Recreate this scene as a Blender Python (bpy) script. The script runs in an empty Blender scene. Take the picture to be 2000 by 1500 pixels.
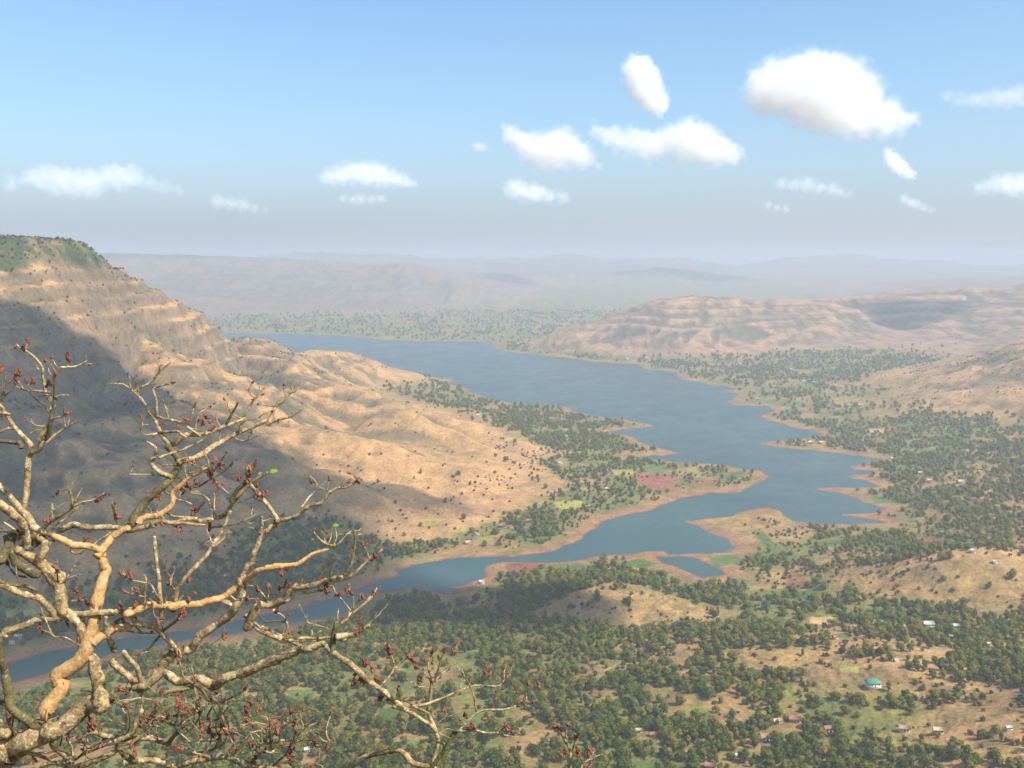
import bpy, bmesh, math, random
import numpy as np
from mathutils import Vector, Matrix, Euler

# ------------------------------------------------------------------ camera, sky, sun, exposure
scene = bpy.context.scene
COL = scene.collection
EYE = 400.0                      # metres of the viewpoint above the lake
F_PX = 1850.0                    # focal length in pixels of a 2000 px wide frame
PITCH = math.atan(250.0 / F_PX)  # the camera looks a little below the horizon

cam_data = bpy.data.cameras.new('camera')
cam_data.sensor_width = 36.0
cam_data.lens = 36.0 * F_PX / 2000.0
cam_data.clip_start = 0.1
cam_data.clip_end = 120000.0
cam = bpy.data.objects.new('camera', cam_data)
cam.location = (0, 0, EYE)
cam.rotation_euler = (math.radians(90) - PITCH, 0, 0)
COL.objects.link(cam)
scene.camera = cam

SUN_EL, SUN_AZ = math.radians(50.0), math.radians(122.0)   # azimuth clockwise from +Y (the view direction)
SUN = np.array([math.sin(SUN_AZ) * math.cos(SUN_EL), math.cos(SUN_AZ) * math.cos(SUN_EL), math.sin(SUN_EL)])

world = bpy.data.worlds.new('World')
scene.world = world
world.use_nodes = True
wn, wl = world.node_tree.nodes, world.node_tree.links
wn.clear()
sky = wn.new('ShaderNodeTexSky')
sky.sky_type = 'NISHITA'
sky.sun_disc = False
sky.sun_elevation = SUN_EL
sky.sun_rotation = SUN_AZ
sky.altitude = 1200.0
sky.air_density = 1.0
sky.dust_density = 6.0
sky.ozone_density = 6.0
bg = wn.new('ShaderNodeBackground')
bg.inputs['Strength'].default_value = 0.142
wo = wn.new('ShaderNodeOutputWorld')
# the pale dust that lies along the horizon, the same all the way round
tc = wn.new('ShaderNodeTexCoord'); sx = wn.new('ShaderNodeSeparateXYZ')
wl.new(tc.outputs['Generated'], sx.inputs[0])
mx = wn.new('ShaderNodeMath'); mx.operation = 'MAXIMUM'; mx.inputs[1].default_value = 0.0
wl.new(sx.outputs['Z'], mx.inputs[0])
dv_ = wn.new('ShaderNodeMath'); dv_.operation = 'MULTIPLY'; dv_.inputs[1].default_value = -1.0 / 0.10
wl.new(mx.outputs[0], dv_.inputs[0])
ex = wn.new('ShaderNodeMath'); ex.operation = 'EXPONENT'
wl.new(dv_.outputs[0], ex.inputs[0])
mxc = wn.new('ShaderNodeMix'); mxc.data_type = 'RGBA'
mxc.inputs[7].default_value = (2.85, 2.65, 3.3, 1.0)
wl.new(ex.outputs[0], mxc.inputs[0]); wl.new(sky.outputs[0], mxc.inputs[6])
tn = wn.new('ShaderNodeMix'); tn.data_type = 'RGBA'; tn.blend_type = 'MULTIPLY'; tn.inputs[0].default_value = 1.0
tn.inputs[7].default_value = (0.97, 1.11, 1.02, 1.0)
wl.new(mxc.outputs[2], tn.inputs[6]); wl.new(tn.outputs[2], bg.inputs['Color'])
wl.new(bg.outputs[0], wo.inputs['Surface'])

sun_data = bpy.data.lights.new('sun', 'SUN')
sun_data.energy = 4.5
sun_data.angle = math.radians(0.5)
sun_data.color = (1.0, 0.91, 0.76)
sun = bpy.data.objects.new('sun', sun_data)
sun.rotation_euler = Vector(SUN).to_track_quat('Z', 'Y').to_euler()
sun.location = (0, 0, 900)
COL.objects.link(sun)

vs = scene.view_settings
scene.display_settings.display_device = 'sRGB'
vs.view_transform = 'Standard'
vs.look = 'None'
vs.exposure = 0.7
vs.gamma = 1.0
vs.use_curve_mapping = False
scene.render.engine = 'CYCLES'
cy = scene.cycles
cy.max_bounces = 6
cy.diffuse_bounces = 2
cy.glossy_bounces = 2
cy.transmission_bounces = 2
cy.transparent_max_bounces = 8
cy.volume_bounces = 6
cy.use_denoising = True
cy.use_adaptive_sampling = True
cy.adaptive_threshold = 0.015
cy.sample_clamp_indirect = 4.0

rng = np.random.default_rng(7)
random.seed(7)
HAZE_COLOR, HAZE_DENSITY = (0.58, 0.66, 0.77, 1.0), 0.00015
CLOUD_TAU = 1.0
# ------------------------------------------------------------------ surveyed points (metres; x right, y ahead, z above the lake)
LAKE = [(-1517.0,5003.1),(-1274.6,4903.3),(-1062.2,4903.3),(-822.7,4745.4),(-590.7,4540.5),(-338.4,4458.0),(-96.1,4431.1),(-71.8,4132.1),(-43.4,3997.1),(84.1,3870.5),(184.4,3770.9),(313.5,3603.8),(459.1,3517.1),(490.9,3340.2),(569.0,3265.4),(555.0,3085.6),(624.7,2936.1),(665.9,2877.9),(641.1,2716.2),(601.9,2589.9),(610.3,2535.3),(686.5,2508.9),(686.6,2449.3),(633.9,2361.1),(626.8,2286.1),(656.2,2257.3),(668.7,2175.3),(690.6,2123.7),(686.1,2080.5),(631.4,2050.7),(544.9,2021.7),(527.9,1999.1),(570.5,1955.3),(635.6,1923.7),(702.0,1873.1),(733.4,1834.5),(687.7,1806.5),(640.3,1779.3),(637.1,1761.6),(672.7,1740.0),(672.7,1714.8),(605.5,1698.3),(635.9,1666.3),(641.3,1620.4),(589.4,1613.0),(532.3,1602.0),(559.1,1576.9),(571.8,1515.8),(586.6,1477.5),(565.1,1453.0),(507.5,1438.1),(544.0,1417.7),(566.6,1395.0),(524.8,1386.7),(470.8,1386.7),(424.7,1400.6),(421.0,1423.4),(423.1,1459.0),(411.0,1480.6),(391.4,1468.2),(351.7,1438.1),(315.3,1417.7),(262.1,1397.8),(275.7,1375.8),(291.5,1341.3),(305.5,1303.6),(307.0,1272.6),(286.8,1251.9),(256.1,1245.1),(215.0,1240.6),(210.6,1256.4),(189.2,1254.1),(155.8,1238.4),(124.2,1234.0),(95.6,1220.9),(67.7,1210.2),(20.3,1210.2),(-10.1,1206.0),(-33.3,1189.4),(-43.7,1145.8),(-59.9,1123.3),(-81.1,1110.6),(-71.1,1099.9),(-73.6,1091.1),(-98.9,1099.9),(-124.2,1105.2),(-157.9,1101.6),(-171.7,1070.6),(-182.4,1044.4),(-196.1,1022.4),(-226.8,1004.3),(-276.5,978.2),(-309.2,958.7),(-356.8,940.0),(-393.2,924.5),(-432.1,895.0),(-454.0,867.1),(-483.4,848.4),(-519.6,812.1),(-589.6,792.6),(-631.6,832.4),(-551.3,864.9),(-498.2,895.0),(-468.7,918.2),(-420.3,952.0),(-366.9,968.4),(-319.5,992.5),(-276.0,1019.3),(-237.1,1052.4),(-211.5,1074.0),(-182.6,1101.6),(-168.2,1130.7),(-133.9,1159.3),(-148.2,1175.2),(-120.1,1191.4),(-101.8,1212.4),(-75.5,1227.4),(-27.6,1231.8),(0.0,1227.4),(27.7,1238.4),(55.9,1249.6),(78.2,1272.6),(102.4,1311.0),(116.9,1354.4),(148.1,1400.6),(192.2,1441.0),(215.7,1465.1),(280.4,1532.3),(349.5,1576.9),(386.1,1584.0),(435.4,1639.2),(475.9,1698.3),(473.2,1748.6),(428.0,1761.6),(395.7,1792.8),(348.8,1806.5),(303.5,1834.5),(236.2,1863.3),(309.7,1873.1),(342.8,1903.1),(311.3,1950.0),(276.5,2010.4),(258.0,2086.6),(223.6,2142.8),(280.6,2175.3),(332.3,2202.0),(300.8,2286.1),(263.6,2323.0),(207.7,2368.8),(152.2,2416.5),(145.4,2483.0),(86.3,2544.3),(0.0,2580.6),(-73.4,2686.0),(-132.5,2822.0),(-185.7,2960.0),(-198.5,3059.6),(-274.8,3152.4),(-430.5,3294.9),(-675.9,3450.7),(-922.6,3534.1),(-1210.9,3911.8),(-1455.0,4326.8),(-1588.5,4807.3)]
POND = [(194.3,1227.4),(239.9,1225.3),(252.7,1203.9),(265.6,1179.2),(271.3,1157.4),(239.1,1145.8),(222.8,1169.2),(198.5,1197.6)]
CTRL = [(-1041.0,1500.0,438.1),(-908.6,1700.0,428.8),(-847.3,1760.0,418.7),(-823.6,1830.0,397.1),(-820.7,1900.0,376.8),(-799.0,1980.0,334.5),(-777.2,2060.0,306.5),(-754.4,2150.0,276.9),(-721.7,2300.0,229.8),(-685.1,2430.0,182.0),(-633.3,2650.0,126.1),(-573.9,2780.0,109.7),(-468.0,2870.0,89.3),(-353.2,2950.0,50.0),(-575.5,2300.0,137.2),(-469.0,2150.0,113.0),(-341.0,2080.0,87.9),(-222.3,2030.0,67.4),(-109.2,1990.0,42.9),(0.0,1960.0,24.3),(-510.1,2600.7,70.0),(-383.1,2701.0,35.0),(-249.2,2684.8,15.0),(-92.8,2420.8,6.0),(-437.3,2677.1,75.0),(68.3,2072.6,5.0),(-621.4,1960.0,102.7),(-479.9,1750.0,90.9),(-371.5,1690.0,75.1),(-274.1,1660.0,62.3),(-180.9,1640.0,43.3),(-88.4,1600.0,25.0),(0.0,1560.0,4.3),(-521.4,1580.0,88.3),(-454.5,1500.0,84.7),(-362.6,1460.0,72.6),(-275.1,1420.0,51.1),(-193.0,1390.0,18.9),(-152.5,1370.0,5.6),(-381.4,1935.4,85.0),(-255.4,1939.5,52.0),(-125.1,1896.3,28.0),(0.0,1835.8,9.0),(58.9,1779.4,6.0),(-324.2,1633.9,52.0),(-212.9,1604.9,22.0),(-129.7,1562.0,10.0),(-49.8,1496.8,5.0),(-839.3,1560.0,350.1),(-782.6,1440.0,244.9),(-725.3,1320.0,148.4),(-672.3,1210.0,66.9),(-773.2,1590.0,297.8),(-712.3,1450.0,196.1),(-660.1,1330.0,109.2),(-769.4,1780.0,285.6),(-721.7,1660.0,221.2),(-650.6,1480.0,117.9),(-577.4,1300.0,49.5),(-715.2,1880.0,197.5),(-631.6,1780.0,149.7),(-589.0,1600.0,95.1),(-512.2,1380.0,51.5),(-628.2,1120.6,14.0),(-597.2,1186.4,12.0),(-550.3,1231.3,8.0),(-497.0,1272.1,6.0),(-430.9,1287.3,5.0),(-355.9,1275.4,5.0),(-284.0,1272.1,6.0),(-208.0,1240.7,5.0),(-152.9,1243.8,4.0),(-370.7,1335.4,40.0),(-296.8,1334.5,25.0),(-568.0,1007.1,6.0),(-689.1,936.4,6.0),(-1100.0,1850.0,425.0),(-1300.0,2100.0,410.0),(-1050.0,2150.0,340.0),(-1450.0,2450.0,240.0),(-1500.0,3000.0,40.0),(-1200.0,2900.0,60.0),(-900.0,2700.0,90.0),(-1900.0,2000.0,420.0),(-1500.0,1250.0,330.0),(-1300.0,1000.0,150.0),(-1150.0,850.0,60.0),(-1100.0,700.0,20.0),(-2200.0,1500.0,430.0),(-2500.0,2400.0,300.0),(-900.0,3300.0,5.0),(-400.0,3100.0,30.0),(-700.0,3100.0,20.0),(-2500.0,900.0,330.0),(-24.5,4517.8,2.0),(155.1,4771.3,3.0),(200.8,3900.0,56.4),(297.9,3930.0,87.9),(430.3,3980.0,127.1),(542.6,4020.0,167.7),(634.9,4060.0,198.2),(751.3,4100.0,213.9),(939.7,4150.0,200.4),(1083.0,4180.0,163.0),(1201.0,4200.0,175.4),(1392.5,4300.0,158.5),(1526.2,4350.0,153.4),(1698.6,4500.0,178.8),(1868.4,4560.0,183.2),(2107.6,4600.0,186.2),(2330.4,4650.0,193.9),(2505.3,4650.0,201.4),(2848.0,4600.0,228.2),(3389.3,4500.0,256.1),(0.0,4255.1,2.0),(69.9,4294.4,3.0),(128.6,4312.7,6.0),(178.3,3862.9,5.0),(299.7,3676.5,8.0),(487.1,3584.7,8.0),(649.5,3513.7,10.0),(767.7,3530.5,12.0),(932.4,3574.3,15.0),(1095.8,3601.2,18.0),(1244.7,3696.7,22.0),(1420.4,3737.7,28.0),(1541.0,3638.0,28.0),(1707.9,3657.4,30.0),(1001.4,3850.0,69.2),(1183.1,3900.0,75.5),(1369.4,3950.0,71.3),(1535.7,4050.0,63.0),(1886.3,4200.0,84.7),(2032.0,3950.0,82.1),(2105.2,3700.0,82.1),(833.3,3850.0,111.0),(616.9,3800.0,114.7),(409.8,3780.0,64.9),(900.0,5200.0,10.0),(1800.0,5600.0,40.0),(2800.0,5600.0,120.0),(3600.0,5000.0,200.0),(500.0,5000.0,2.0),(1200.0,4900.0,40.0),(1422.3,2620.0,139.2),(1332.2,2580.0,119.3),(1254.0,2560.0,96.2),(1176.5,2540.0,74.9),(1100.2,2520.0,49.7),(1011.2,2500.0,23.6),(922.7,2480.0,7.4),(1107.0,2250.0,58.7),(1015.2,2180.0,33.1),(1228.2,2250.0,83.6),(1160.6,2120.0,55.0),(1618.6,2500.0,266.3),(1310.0,2000.0,118.7),(1780.5,2200.0,282.4),(870.7,2487.0,9.0),(860.9,2243.2,10.0),(862.5,2066.1,12.0),(954.7,2044.8,16.0),(1081.7,2074.5,22.0),(1110.0,2021.6,26.0),(1009.8,2641.0,14.0),(988.9,3023.9,8.0),(1239.3,3253.0,14.0),(1394.4,3202.5,20.0),(1671.1,3416.4,32.0),(832.5,3054.7,4.0),(783.1,1774.8,12.0),(943.5,1710.8,26.0),(626.4,1409.4,12.0),(746.7,1344.0,30.0),(491.9,1259.2,10.0),(553.1,1164.2,26.0),(612.4,1095.7,48.0),(408.6,1122.2,20.0),(458.6,1092.0,34.0),(519.7,1055.3,50.0),(556.5,989.7,36.0),(476.8,996.1,22.0),(398.9,1011.9,16.0),(334.7,1083.1,8.0),(281.1,996.8,10.0),(320.1,943.9,14.0),(398.1,939.0,16.0),(480.6,893.6,24.0),(721.5,991.5,70.0),(1115.0,1555.3,60.0),(565.1,710.3,80.0),(210.5,884.4,20.0),(275.2,866.8,26.0),(329.6,828.9,30.0),(382.8,791.4,34.0),(425.6,753.9,40.0),(260.1,815.4,18.0),(305.3,763.3,24.0),(352.6,724.4,30.0),(390.5,680.8,44.0),(174.0,759.7,12.0),(240.9,698.0,18.0),(301.7,654.0,30.0),(355.2,615.5,48.0),(128.0,1060.0,22.5),(94.0,1045.0,20.6),(165.3,1050.0,16.9),(198.1,1035.0,10.3),(57.4,1020.0,12.9),(227.8,1010.0,7.2),(117.8,969.8,8.0),(28.2,999.5,6.0),(249.0,979.8,8.0),(180.0,965.6,8.0),(75.3,1118.4,5.0),(188.3,1118.4,5.0),(0.0,1091.4,5.0),(-325.8,815.8,8.0),(-391.5,759.7,12.0),(-247.9,872.3,7.0),(-105.8,934.0,7.0),(52.0,918.7,8.0),(123.0,865.6,10.0),(-131.2,763.6,10.0),(0.0,763.6,10.0),(102.5,713.2,14.0),(-271.2,671.5,16.0),(-116.9,675.0,14.0),(0.0,671.5,16.0),(113.4,653.9,18.0),(-1427.1,5274.9,4.0),(-994.0,5248.3,6.0),(-549.8,5078.3,5.0),(-132.9,4907.3,5.0),(128.6,4747.2,5.0),(-1284.9,5945.1,18.0),(-789.9,5846.8,18.0),(-298.8,5526.9,15.0),(-3472.7,8300.0,316.2),(-3116.5,8300.0,316.2),(-2639.5,8200.0,308.5),(-2200.0,8200.0,295.3),(-1739.2,8100.0,275.0),(-1374.8,8000.0,251.0),(-1017.8,7900.0,273.9),(-837.4,7800.0,275.5),(-653.6,7600.0,205.7),(-484.4,7500.0,136.0),(-323.2,7500.0,95.8),(0.0,7400.0,36.2),(236.4,7300.0,-13.9),(466.8,7200.0,-54.9),(-2601.3,6900.0,123.8),(-2124.9,6800.0,109.6),(-1648.6,6800.0,109.6),(-1155.5,6700.0,95.8),(-794.1,6700.0,113.8),(-534.1,6600.0,47.1),(-138.3,6400.0,-11.2),(-4005.8,8300.0,333.8),(-5339.1,8300.0,355.9),(-6859.1,8000.0,378.8),(-1500.0,5200.0,10.0),(-2500.0,5000.0,30.0),(-3500.0,6000.0,150.0),(-1200.0,6200.0,40.0),(-790.0,10500.0,148.4),(-338.6,10500.0,131.5),(0.0,10500.0,86.6),(591.5,11000.0,89.3),(1182.8,11000.0,101.1),(1773.7,11000.0,124.6),(2474.7,11500.0,32.1),(3553.8,12000.0,-61.0),(4847.1,12000.0,-80.3),(6460.5,12000.0,-48.2),(9038.2,12000.0,16.1),(474.5,8800.0,-23.2),(1391.0,8600.0,-13.5),(-4026.2,12500.0,200.5),(-9387.7,12500.0,267.1),(-12963.3,11000.0,400.0),(11835.7,11000.0,48.1),(-6000.0,15000.0,250.0),(-2500.0,15000.0,240.0),(0.0,15500.0,230.0),(3000.0,15500.0,200.0),(7000.0,15000.0,220.0),(-9000.0,9000.0,300.0),(-7000.0,5000.0,300.0),(6000.0,7000.0,250.0),(8000.0,9000.0,260.0),(6000.0,3500.0,260.0),(-5000.0,2500.0,400.0),(-4500.0,800.0,300.0),(4500.0,1500.0,200.0),(0.0,430.0,16.0),(-350.0,400.0,18.0),(350.0,400.0,20.0),(0.0,560.0,16.0),(-450.0,520.0,16.0),(500.0,500.0,24.0),(800.0,400.0,40.0),(-800.0,400.0,30.0),(0.0,100.0,16.0),(500.0,100.0,20.0),(-500.0,100.0,20.0),(1200.0,100.0,60.0),(-1200.0,100.0,60.0),(1500.0,600.0,90.0)]
SPURS = [[(-685.1,2430.0,182.0),(-575.5,2300.0,137.2),(-469.0,2150.0,113.0),(-341.0,2080.0,87.9),(-222.3,2030.0,67.4),(-109.2,1990.0,42.9),(0.0,1960.0,24.3),(116.0,1915.0,-1.4)],[(-811.5,1880.0,299.5),(-703.8,1850.0,200.7),(-583.6,1780.0,134.9),(-505.4,1740.0,102.3),(-429.4,1700.0,85.5),(-350.9,1680.0,74.2),(-274.1,1660.0,62.3),(-180.9,1640.0,43.3),(-88.4,1600.0,25.0),(0.0,1560.0,4.3),(50.9,1530.0,-8.1)],[(-747.8,1620.0,234.3),(-651.4,1590.0,167.6),(-569.8,1550.0,121.9),(-498.4,1510.0,98.7),(-432.3,1480.0,83.1),(-360.2,1450.0,73.2),(-275.0,1420.0,52.7),(-193.0,1390.0,20.5),(-112.9,1350.0,-10.3)],[(-229.1,1900.0,74.9),(-143.0,1860.0,50.7),(-49.6,1800.0,26.7),(39.1,1770.0,8.1),(90.3,1720.0,-10.0)],[(-706.3,1330.0,183.5),(-645.5,1320.0,148.4),(-578.2,1310.0,109.9),(-504.1,1300.0,71.7),(-419.2,1300.0,34.7),(-345.2,1290.0,11.6)],[(-633.3,2650.0,126.1),(-573.9,2780.0,109.7),(-468.0,2870.0,89.3),(-353.2,2950.0,50.0),(-231.2,3030.0,10.5)],[(-294.5,1480.0,51.4),(-194.0,1460.0,35.5),(-111.9,1440.0,15.9),(-31.6,1420.0,1.0)],[(-1718.2,8000.0,259.5),(-1340.3,7800.0,258.9),(-979.1,7600.0,282.8),(-805.2,7500.0,284.3),(-608.2,7300.0,213.3),(-382.2,7100.0,134.8),(-150.9,7000.0,101.0),(148.9,6900.0,38.5),(398.0,6700.0,-8.8)],[(-805.3,7500.0,276.3),(-817.3,6900.0,142.3),(-806.6,6500.0,52.5)],[(-382.3,7100.0,127.2),(-433.6,6700.0,59.8),(-476.5,6300.0,2.0)],[(-722.1,9600.0,190.4),(-202.2,9400.0,144.6),(306.6,9500.0,116.5),(1053.7,9800.0,138.9),(1579.9,9800.0,170.4),(2151.3,10000.0,101.5),(2744.9,10200.0,40.9),(3639.9,10400.0,0.4)],[(-3650.5,8300.0,320.6),(-3116.3,8300.0,320.6),(-2639.3,8200.0,312.8),(-2173.1,8100.0,300.9),(-1718.0,8000.0,268.1)],[(-2639.7,8200.0,304.1),(-2277.8,7300.0,166.5),(-1963.9,6500.0,52.5)],[(-1901.2,8050.0,280.1),(-1666.2,7200.0,150.4),(-1472.9,6500.0,52.5)]]
CLOUDS = [(1.0,[(1065,8436,2014,92),(1088,8502,1986,95),(1112,8582,1977,120),(1116,8439,1906,108),(1149,8517,1892,120),(1192,8594,1847,104),(1205,8457,1783,111),(1244,8535,1748,85),(1280,8592,1726,78),(1283,8502,1674,56),(1305,8540,1657,46)]),(1.1,[(2292,9113,1876,120),(2371,9192,1917,148),(2465,9328,1987,210),(2528,9071,1957,198),(2698,9212,2014,230),(2880,9370,2025,216),(2919,9074,1976,250),(3112,9253,1962,216),(3305,9421,1964,230),(2828,9138,1801,210),(3021,9282,1774,180),(3087,9043,1708,190),(3259,9190,1706,157),(3423,9305,1718,160),(3465,9126,1674,130),(3611,9221,1687,130),(3729,9290,1680,90),(3777,9188,1668,70)]),(0.7,[(-103,12998,2061,71),(-34,13044,2020,89),(35,13126,2010,127),(154,12954,1893,140),(276,13052,1833,184),(446,13186,1807,184),(601,12924,1766,226),(642,13083,1871,165),(681,13184,1997,141),(817,13005,1828,140),(970,13115,1719,170),(411,12955,1636,113),(1160,13051,1597,64)]),(0.8,[(1097,12637,2028,96),(1271,12700,1951,124),(1452,12815,1906,179),(1644,12597,1829,167),(1879,12716,1816,193),(2099,12844,1900,173),(2258,12611,1967,193),(2369,12750,1912,186),(2486,12914,1885,220),(2570,12652,1793,180),(2733,12782,1771,179),(2813,12607,1713,127),(2953,12705,1710,103),(2231,12796,1706,138)]),(0.6,[(36,22482,1961,246),(319,22670,1891,210),(606,22828,1866,221),(900,22592,1786,166),(1207,22714,1775,147)]),(0.6,[(-3464,18062,1851,148),(-3257,18165,1883,164),(-3054,18308,1956,217),(-2772,18047,1906,199),(-2553,18189,1927,226),(-2329,18317,1862,168),(-2064,18116,1808,148),(-1956,18219,1759,97),(-1841,18266,1744,69)]),(0.32,[(-4361,24869,1880,108),(-4143,24946,1845,115),(-3926,25045,1864,149),(-3636,24878,1835,122),(-3383,24966,1873,122)]),(0.38,[(-9512,19096,1924,188),(-9351,19232,1930,188),(-9193,19388,1978,229),(-8814,19115,1901,206),(-8627,19263,1897,229),(-8389,19421,1925,216),(-7953,19124,1956,250),(-7788,19302,1951,206),(-7606,19454,1983,208),(-7222,19211,1844,159),(-6971,19323,1772,146),(-8312,19096,1686,188),(-8731,19237,1695,169),(-9147,19369,1744,188),(-9951,19147,1809,167),(-6650,19275,1698,94)]),(0.3,[(-7887,25803,1868,197),(-7590,25952,1795,177),(-7285,26089,1775,197),(-6922,25886,1669,139),(-6640,25990,1634,112)]),(0.8,[(6043,15614,2058,76),(6117,15666,1975,92),(6203,15748,1926,127),(6233,15603,1823,107),(6350,15681,1774,110),(6447,15739,1722,76),(6484,15653,1690,59)]),(0.32,[(3986,8951,1850,58),(4113,8994,1832,59),(4243,9043,1833,73),(4305,8951,1816,72),(4435,9002,1840,88),(4585,9066,1850,88),(4638,8942,1849,107)]),(0.5,[(9669,20066,1772,131),(9934,20155,1825,152),(10221,20291,1925,207),(10354,20024,1868,211),(10698,20173,1884,262)]),(0.32,[(5777,20752,1948,135),(6082,20850,1923,137),(6393,20964,1943,169),(6613,20771,1853,142),(6924,20874,1827,147),(7148,20955,1767,107),(7300,20830,1737,90)]),(0.35,[(10518,25874,1926,126),(10734,25967,1837,120),(10950,26064,1801,141),(11100,25912,1671,108),(11345,25991,1607,98)]),(0.3,[(6884,25888,1764,112),(7152,25972,1687,101),(7417,26051,1664,112)]),(0.3,[(-478,12945,1855,63),(-428,12993,1840,54),(-378,13033,1852,56)])]
FIELDS = [('green',[(137,1196),(170,1215),(189,1197),(173,1177),(135,1173)]),('green',[(36,1180),(67,1197),(106,1189),(108,1167),(65,1157)]),('green',[(13,1145),(52,1148),(52,1125),(16,1128)]),('green',[(351,1348),(365,1335),(367,1283),(369,1235),(357,1227),(351,1284)]),('green',[(261,1228),(304,1236),(303,1199),(265,1185)]),('green',[(422,1282),(464,1301),(459,1262),(422,1258)]),('green',[(340,1081),(364,1078),(364,1059),(338,1053)]),('green',[(314,1052),(340,1052),(336,1027),(312,1026)]),('green',[(380,1700),(429,1732),(424,1684),(381,1661)]),('green',[(247,1753),(293,1771),(295,1722),(247,1704)]),('green',[(-115,772),(-93,777),(-88,753),(-103,745),(-114,757)]),('green',[(-50,755),(-30,760),(-16,738),(-19,722),(-42,731)]),('green',[(-96,712),(-72,711),(-69,699),(-92,698)]),('green',[(-159,795),(-140,802),(-136,785),(-153,778)]),('green',[(-202,805),(-180,810),(-174,793),(-194,787)]),('green',[(262,987),(294,983),(293,961),(261,961)]),('green',[(599,1543),(635,1539),(623,1500),(590,1501)]),('green',[(585,1233),(612,1219),(558,1105),(533,1115)]),('green',[(-273,771),(-247,772),(-239,752),(-261,743)]),('green',[(727,1756),(768,1762),(754,1715),(718,1719)]),('green',[(85,658),(111,667),(116,650),(89,639)]),('green',[(315,898),(337,911),(332,888),(312,880)]),('yellow',[(68,1498),(109,1507),(129,1476),(97,1453),(70,1463)]),('yellow',[(-133,1380),(-107,1373),(-109,1353),(-128,1357)]),('yellow',[(-85,1344),(-64,1344),(-64,1326),(-83,1325)]),('yellow',[(-50,1306),(-26,1314),(-27,1290),(-46,1287)]),('yellow',[(183,1703),(225,1730),(224,1686),(184,1668)]),('yellow',[(298,818),(312,808),(306,796),(294,806)]),('yellow',[(308,727),(316,724),(310,709),(303,713)]),('yellow',[(-492,1027),(-562,1008),(-553,989),(-484,996)]),('yellow',[(309,1746),(351,1766),(347,1721),(307,1707)]),('red',[(-7,1201),(34,1206),(37,1175),(6,1154),(-9,1173)]),('red',[(223,1678),(273,1702),(296,1649),(282,1593),(236,1577),(219,1619)]),('red',[(566,1285),(597,1271),(577,1228),(548,1235)]),('red',[(-124,794),(-115,798),(-113,780),(-122,781)]),('red',[(-143,738),(-131,737),(-130,727),(-140,728)]),('red',[(318,1644),(367,1660),(364,1625),(316,1611)]),('red',[(339,1128),(360,1127),(355,1100),(334,1102)]),('red',[(723,1457),(745,1444),(730,1411),(706,1416)]),('straw',[(321,980),(352,984),(345,958),(312,950)]),('straw',[(70,1245),(142,1268),(150,1245),(89,1219)]),('straw',[(382,842),(412,845),(405,826),(376,822)]),('straw',[(806,2129),(841,2114),(830,2075),(797,2093)]),('straw',[(1052,2603),(1073,2490),(1058,2446),(1028,2537)])]
BARE = [[(379,1127),(434,1107),(498,1046),(598,1059),(550,967),(488,986),(425,1005),(377,1047)],[(206,864),(271,855),(317,820),(340,788),(409,725),(397,709),(349,736),(310,777),(278,813),(199,835)],[(328,725),(402,703),(369,643),(323,678)],[(17,999),(58,1022),(128,1056),(194,1044),(251,1012),(252,969),(135,954),(44,975)],[(493,973),(554,986),(536,951),(495,954)],[(63,858),(105,864),(106,830),(65,821)],[(127,796),(160,779),(150,750),(117,759)],[(328,656),(351,609),(345,599),(320,632)],[(63,794),(91,799),(93,773),(66,770)],[(268,797),(294,781),(284,760),(265,773)],[(269,1423),(351,1437),(427,1477),(422,1391),(445,1331),(400,1279),(323,1287),(320,1336)],[(311,1155),(370,1180),(377,1120),(332,1095),(278,1098)],[(953,2912),(1155,2684),(1098,2532),(949,2804)],[(885,2613),(1040,2506),(1007,2301),(864,2467)]]
GOLD = [(-495,1738),(-455,2196),(-333,2541),(0,1957),(126,1873),(49,1775),(95,1597),(33,1481),(-12,1401),(-101,1292),(-170,1272),(-223,1338),(-274,1373),(-335,1372)]
DENSE = [(1.5,[(680,2099),(1063,1915),(639,1134),(532,1253),(706,1830)]),(1.7,[(450,949),(529,928),(420,730),(379,783)]),(1.3,[(-130,758),(127,742),(174,762),(367,632),(343,588),(-302,654)]),(1.9,[(-161,1105),(-61,1085),(29,1012),(97,956),(53,940),(-152,962)]),(1.6,[(-604,1080),(-453,1161),(-213,1272),(-181,1195),(-192,1138),(-264,1066),(-393,995),(-534,943)]),(1.2,[(-158,2409),(0,2527),(265,2099),(310,1878),(99,1796),(0,1952),(-108,1977)]),(0.45,[(99,1796),(486,1762),(350,1582),(116,1390),(48,1439)]),(1.4,[(-1408,5204),(0,4938),(0,4524),(-785,4834),(-1354,5001)]),(1.5,[(540,3426),(959,3528),(1522,3503),(1225,2501),(906,2767),(695,2828)]),(1.4,[(-47,1202),(-10,1212),(0,1165),(-25,1098),(-47,1121)])]
SHADE = [[(-818,1517),(-779,1570),(-746,1621),(-730,1743),(-668,1751),(-578,1705),(-497,1650),(-415,1605),(-350,1586),(-243,1463),(-163,1471),(-83,1491),(-27,1404),(-101,1400),(-162,1388),(-196,1357),(-197,1306),(-160,1246),(-132,1181),(-88,1123),(-24,1079),(46,1030),(89,991),(98,967),(43,959),(-55,974),(-144,980),(-240,963),(-306,930),(-358,901),(-426,850),(-470,823),(-800,880),(-1100,1050),(-1350,1200),(-1250,1500)],[(1548,4381),(1659,4395),(1808,4411),(2146,4424),(2070,4286),(1883,4172),(1728,4066),(1604,4061),(1575,4226)],[(-168,1109),(-62,1112),(36,1078),(86,1020),(120,994),(109,967),(43,953),(-65,964),(-144,977),(-175,1035)]]
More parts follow.
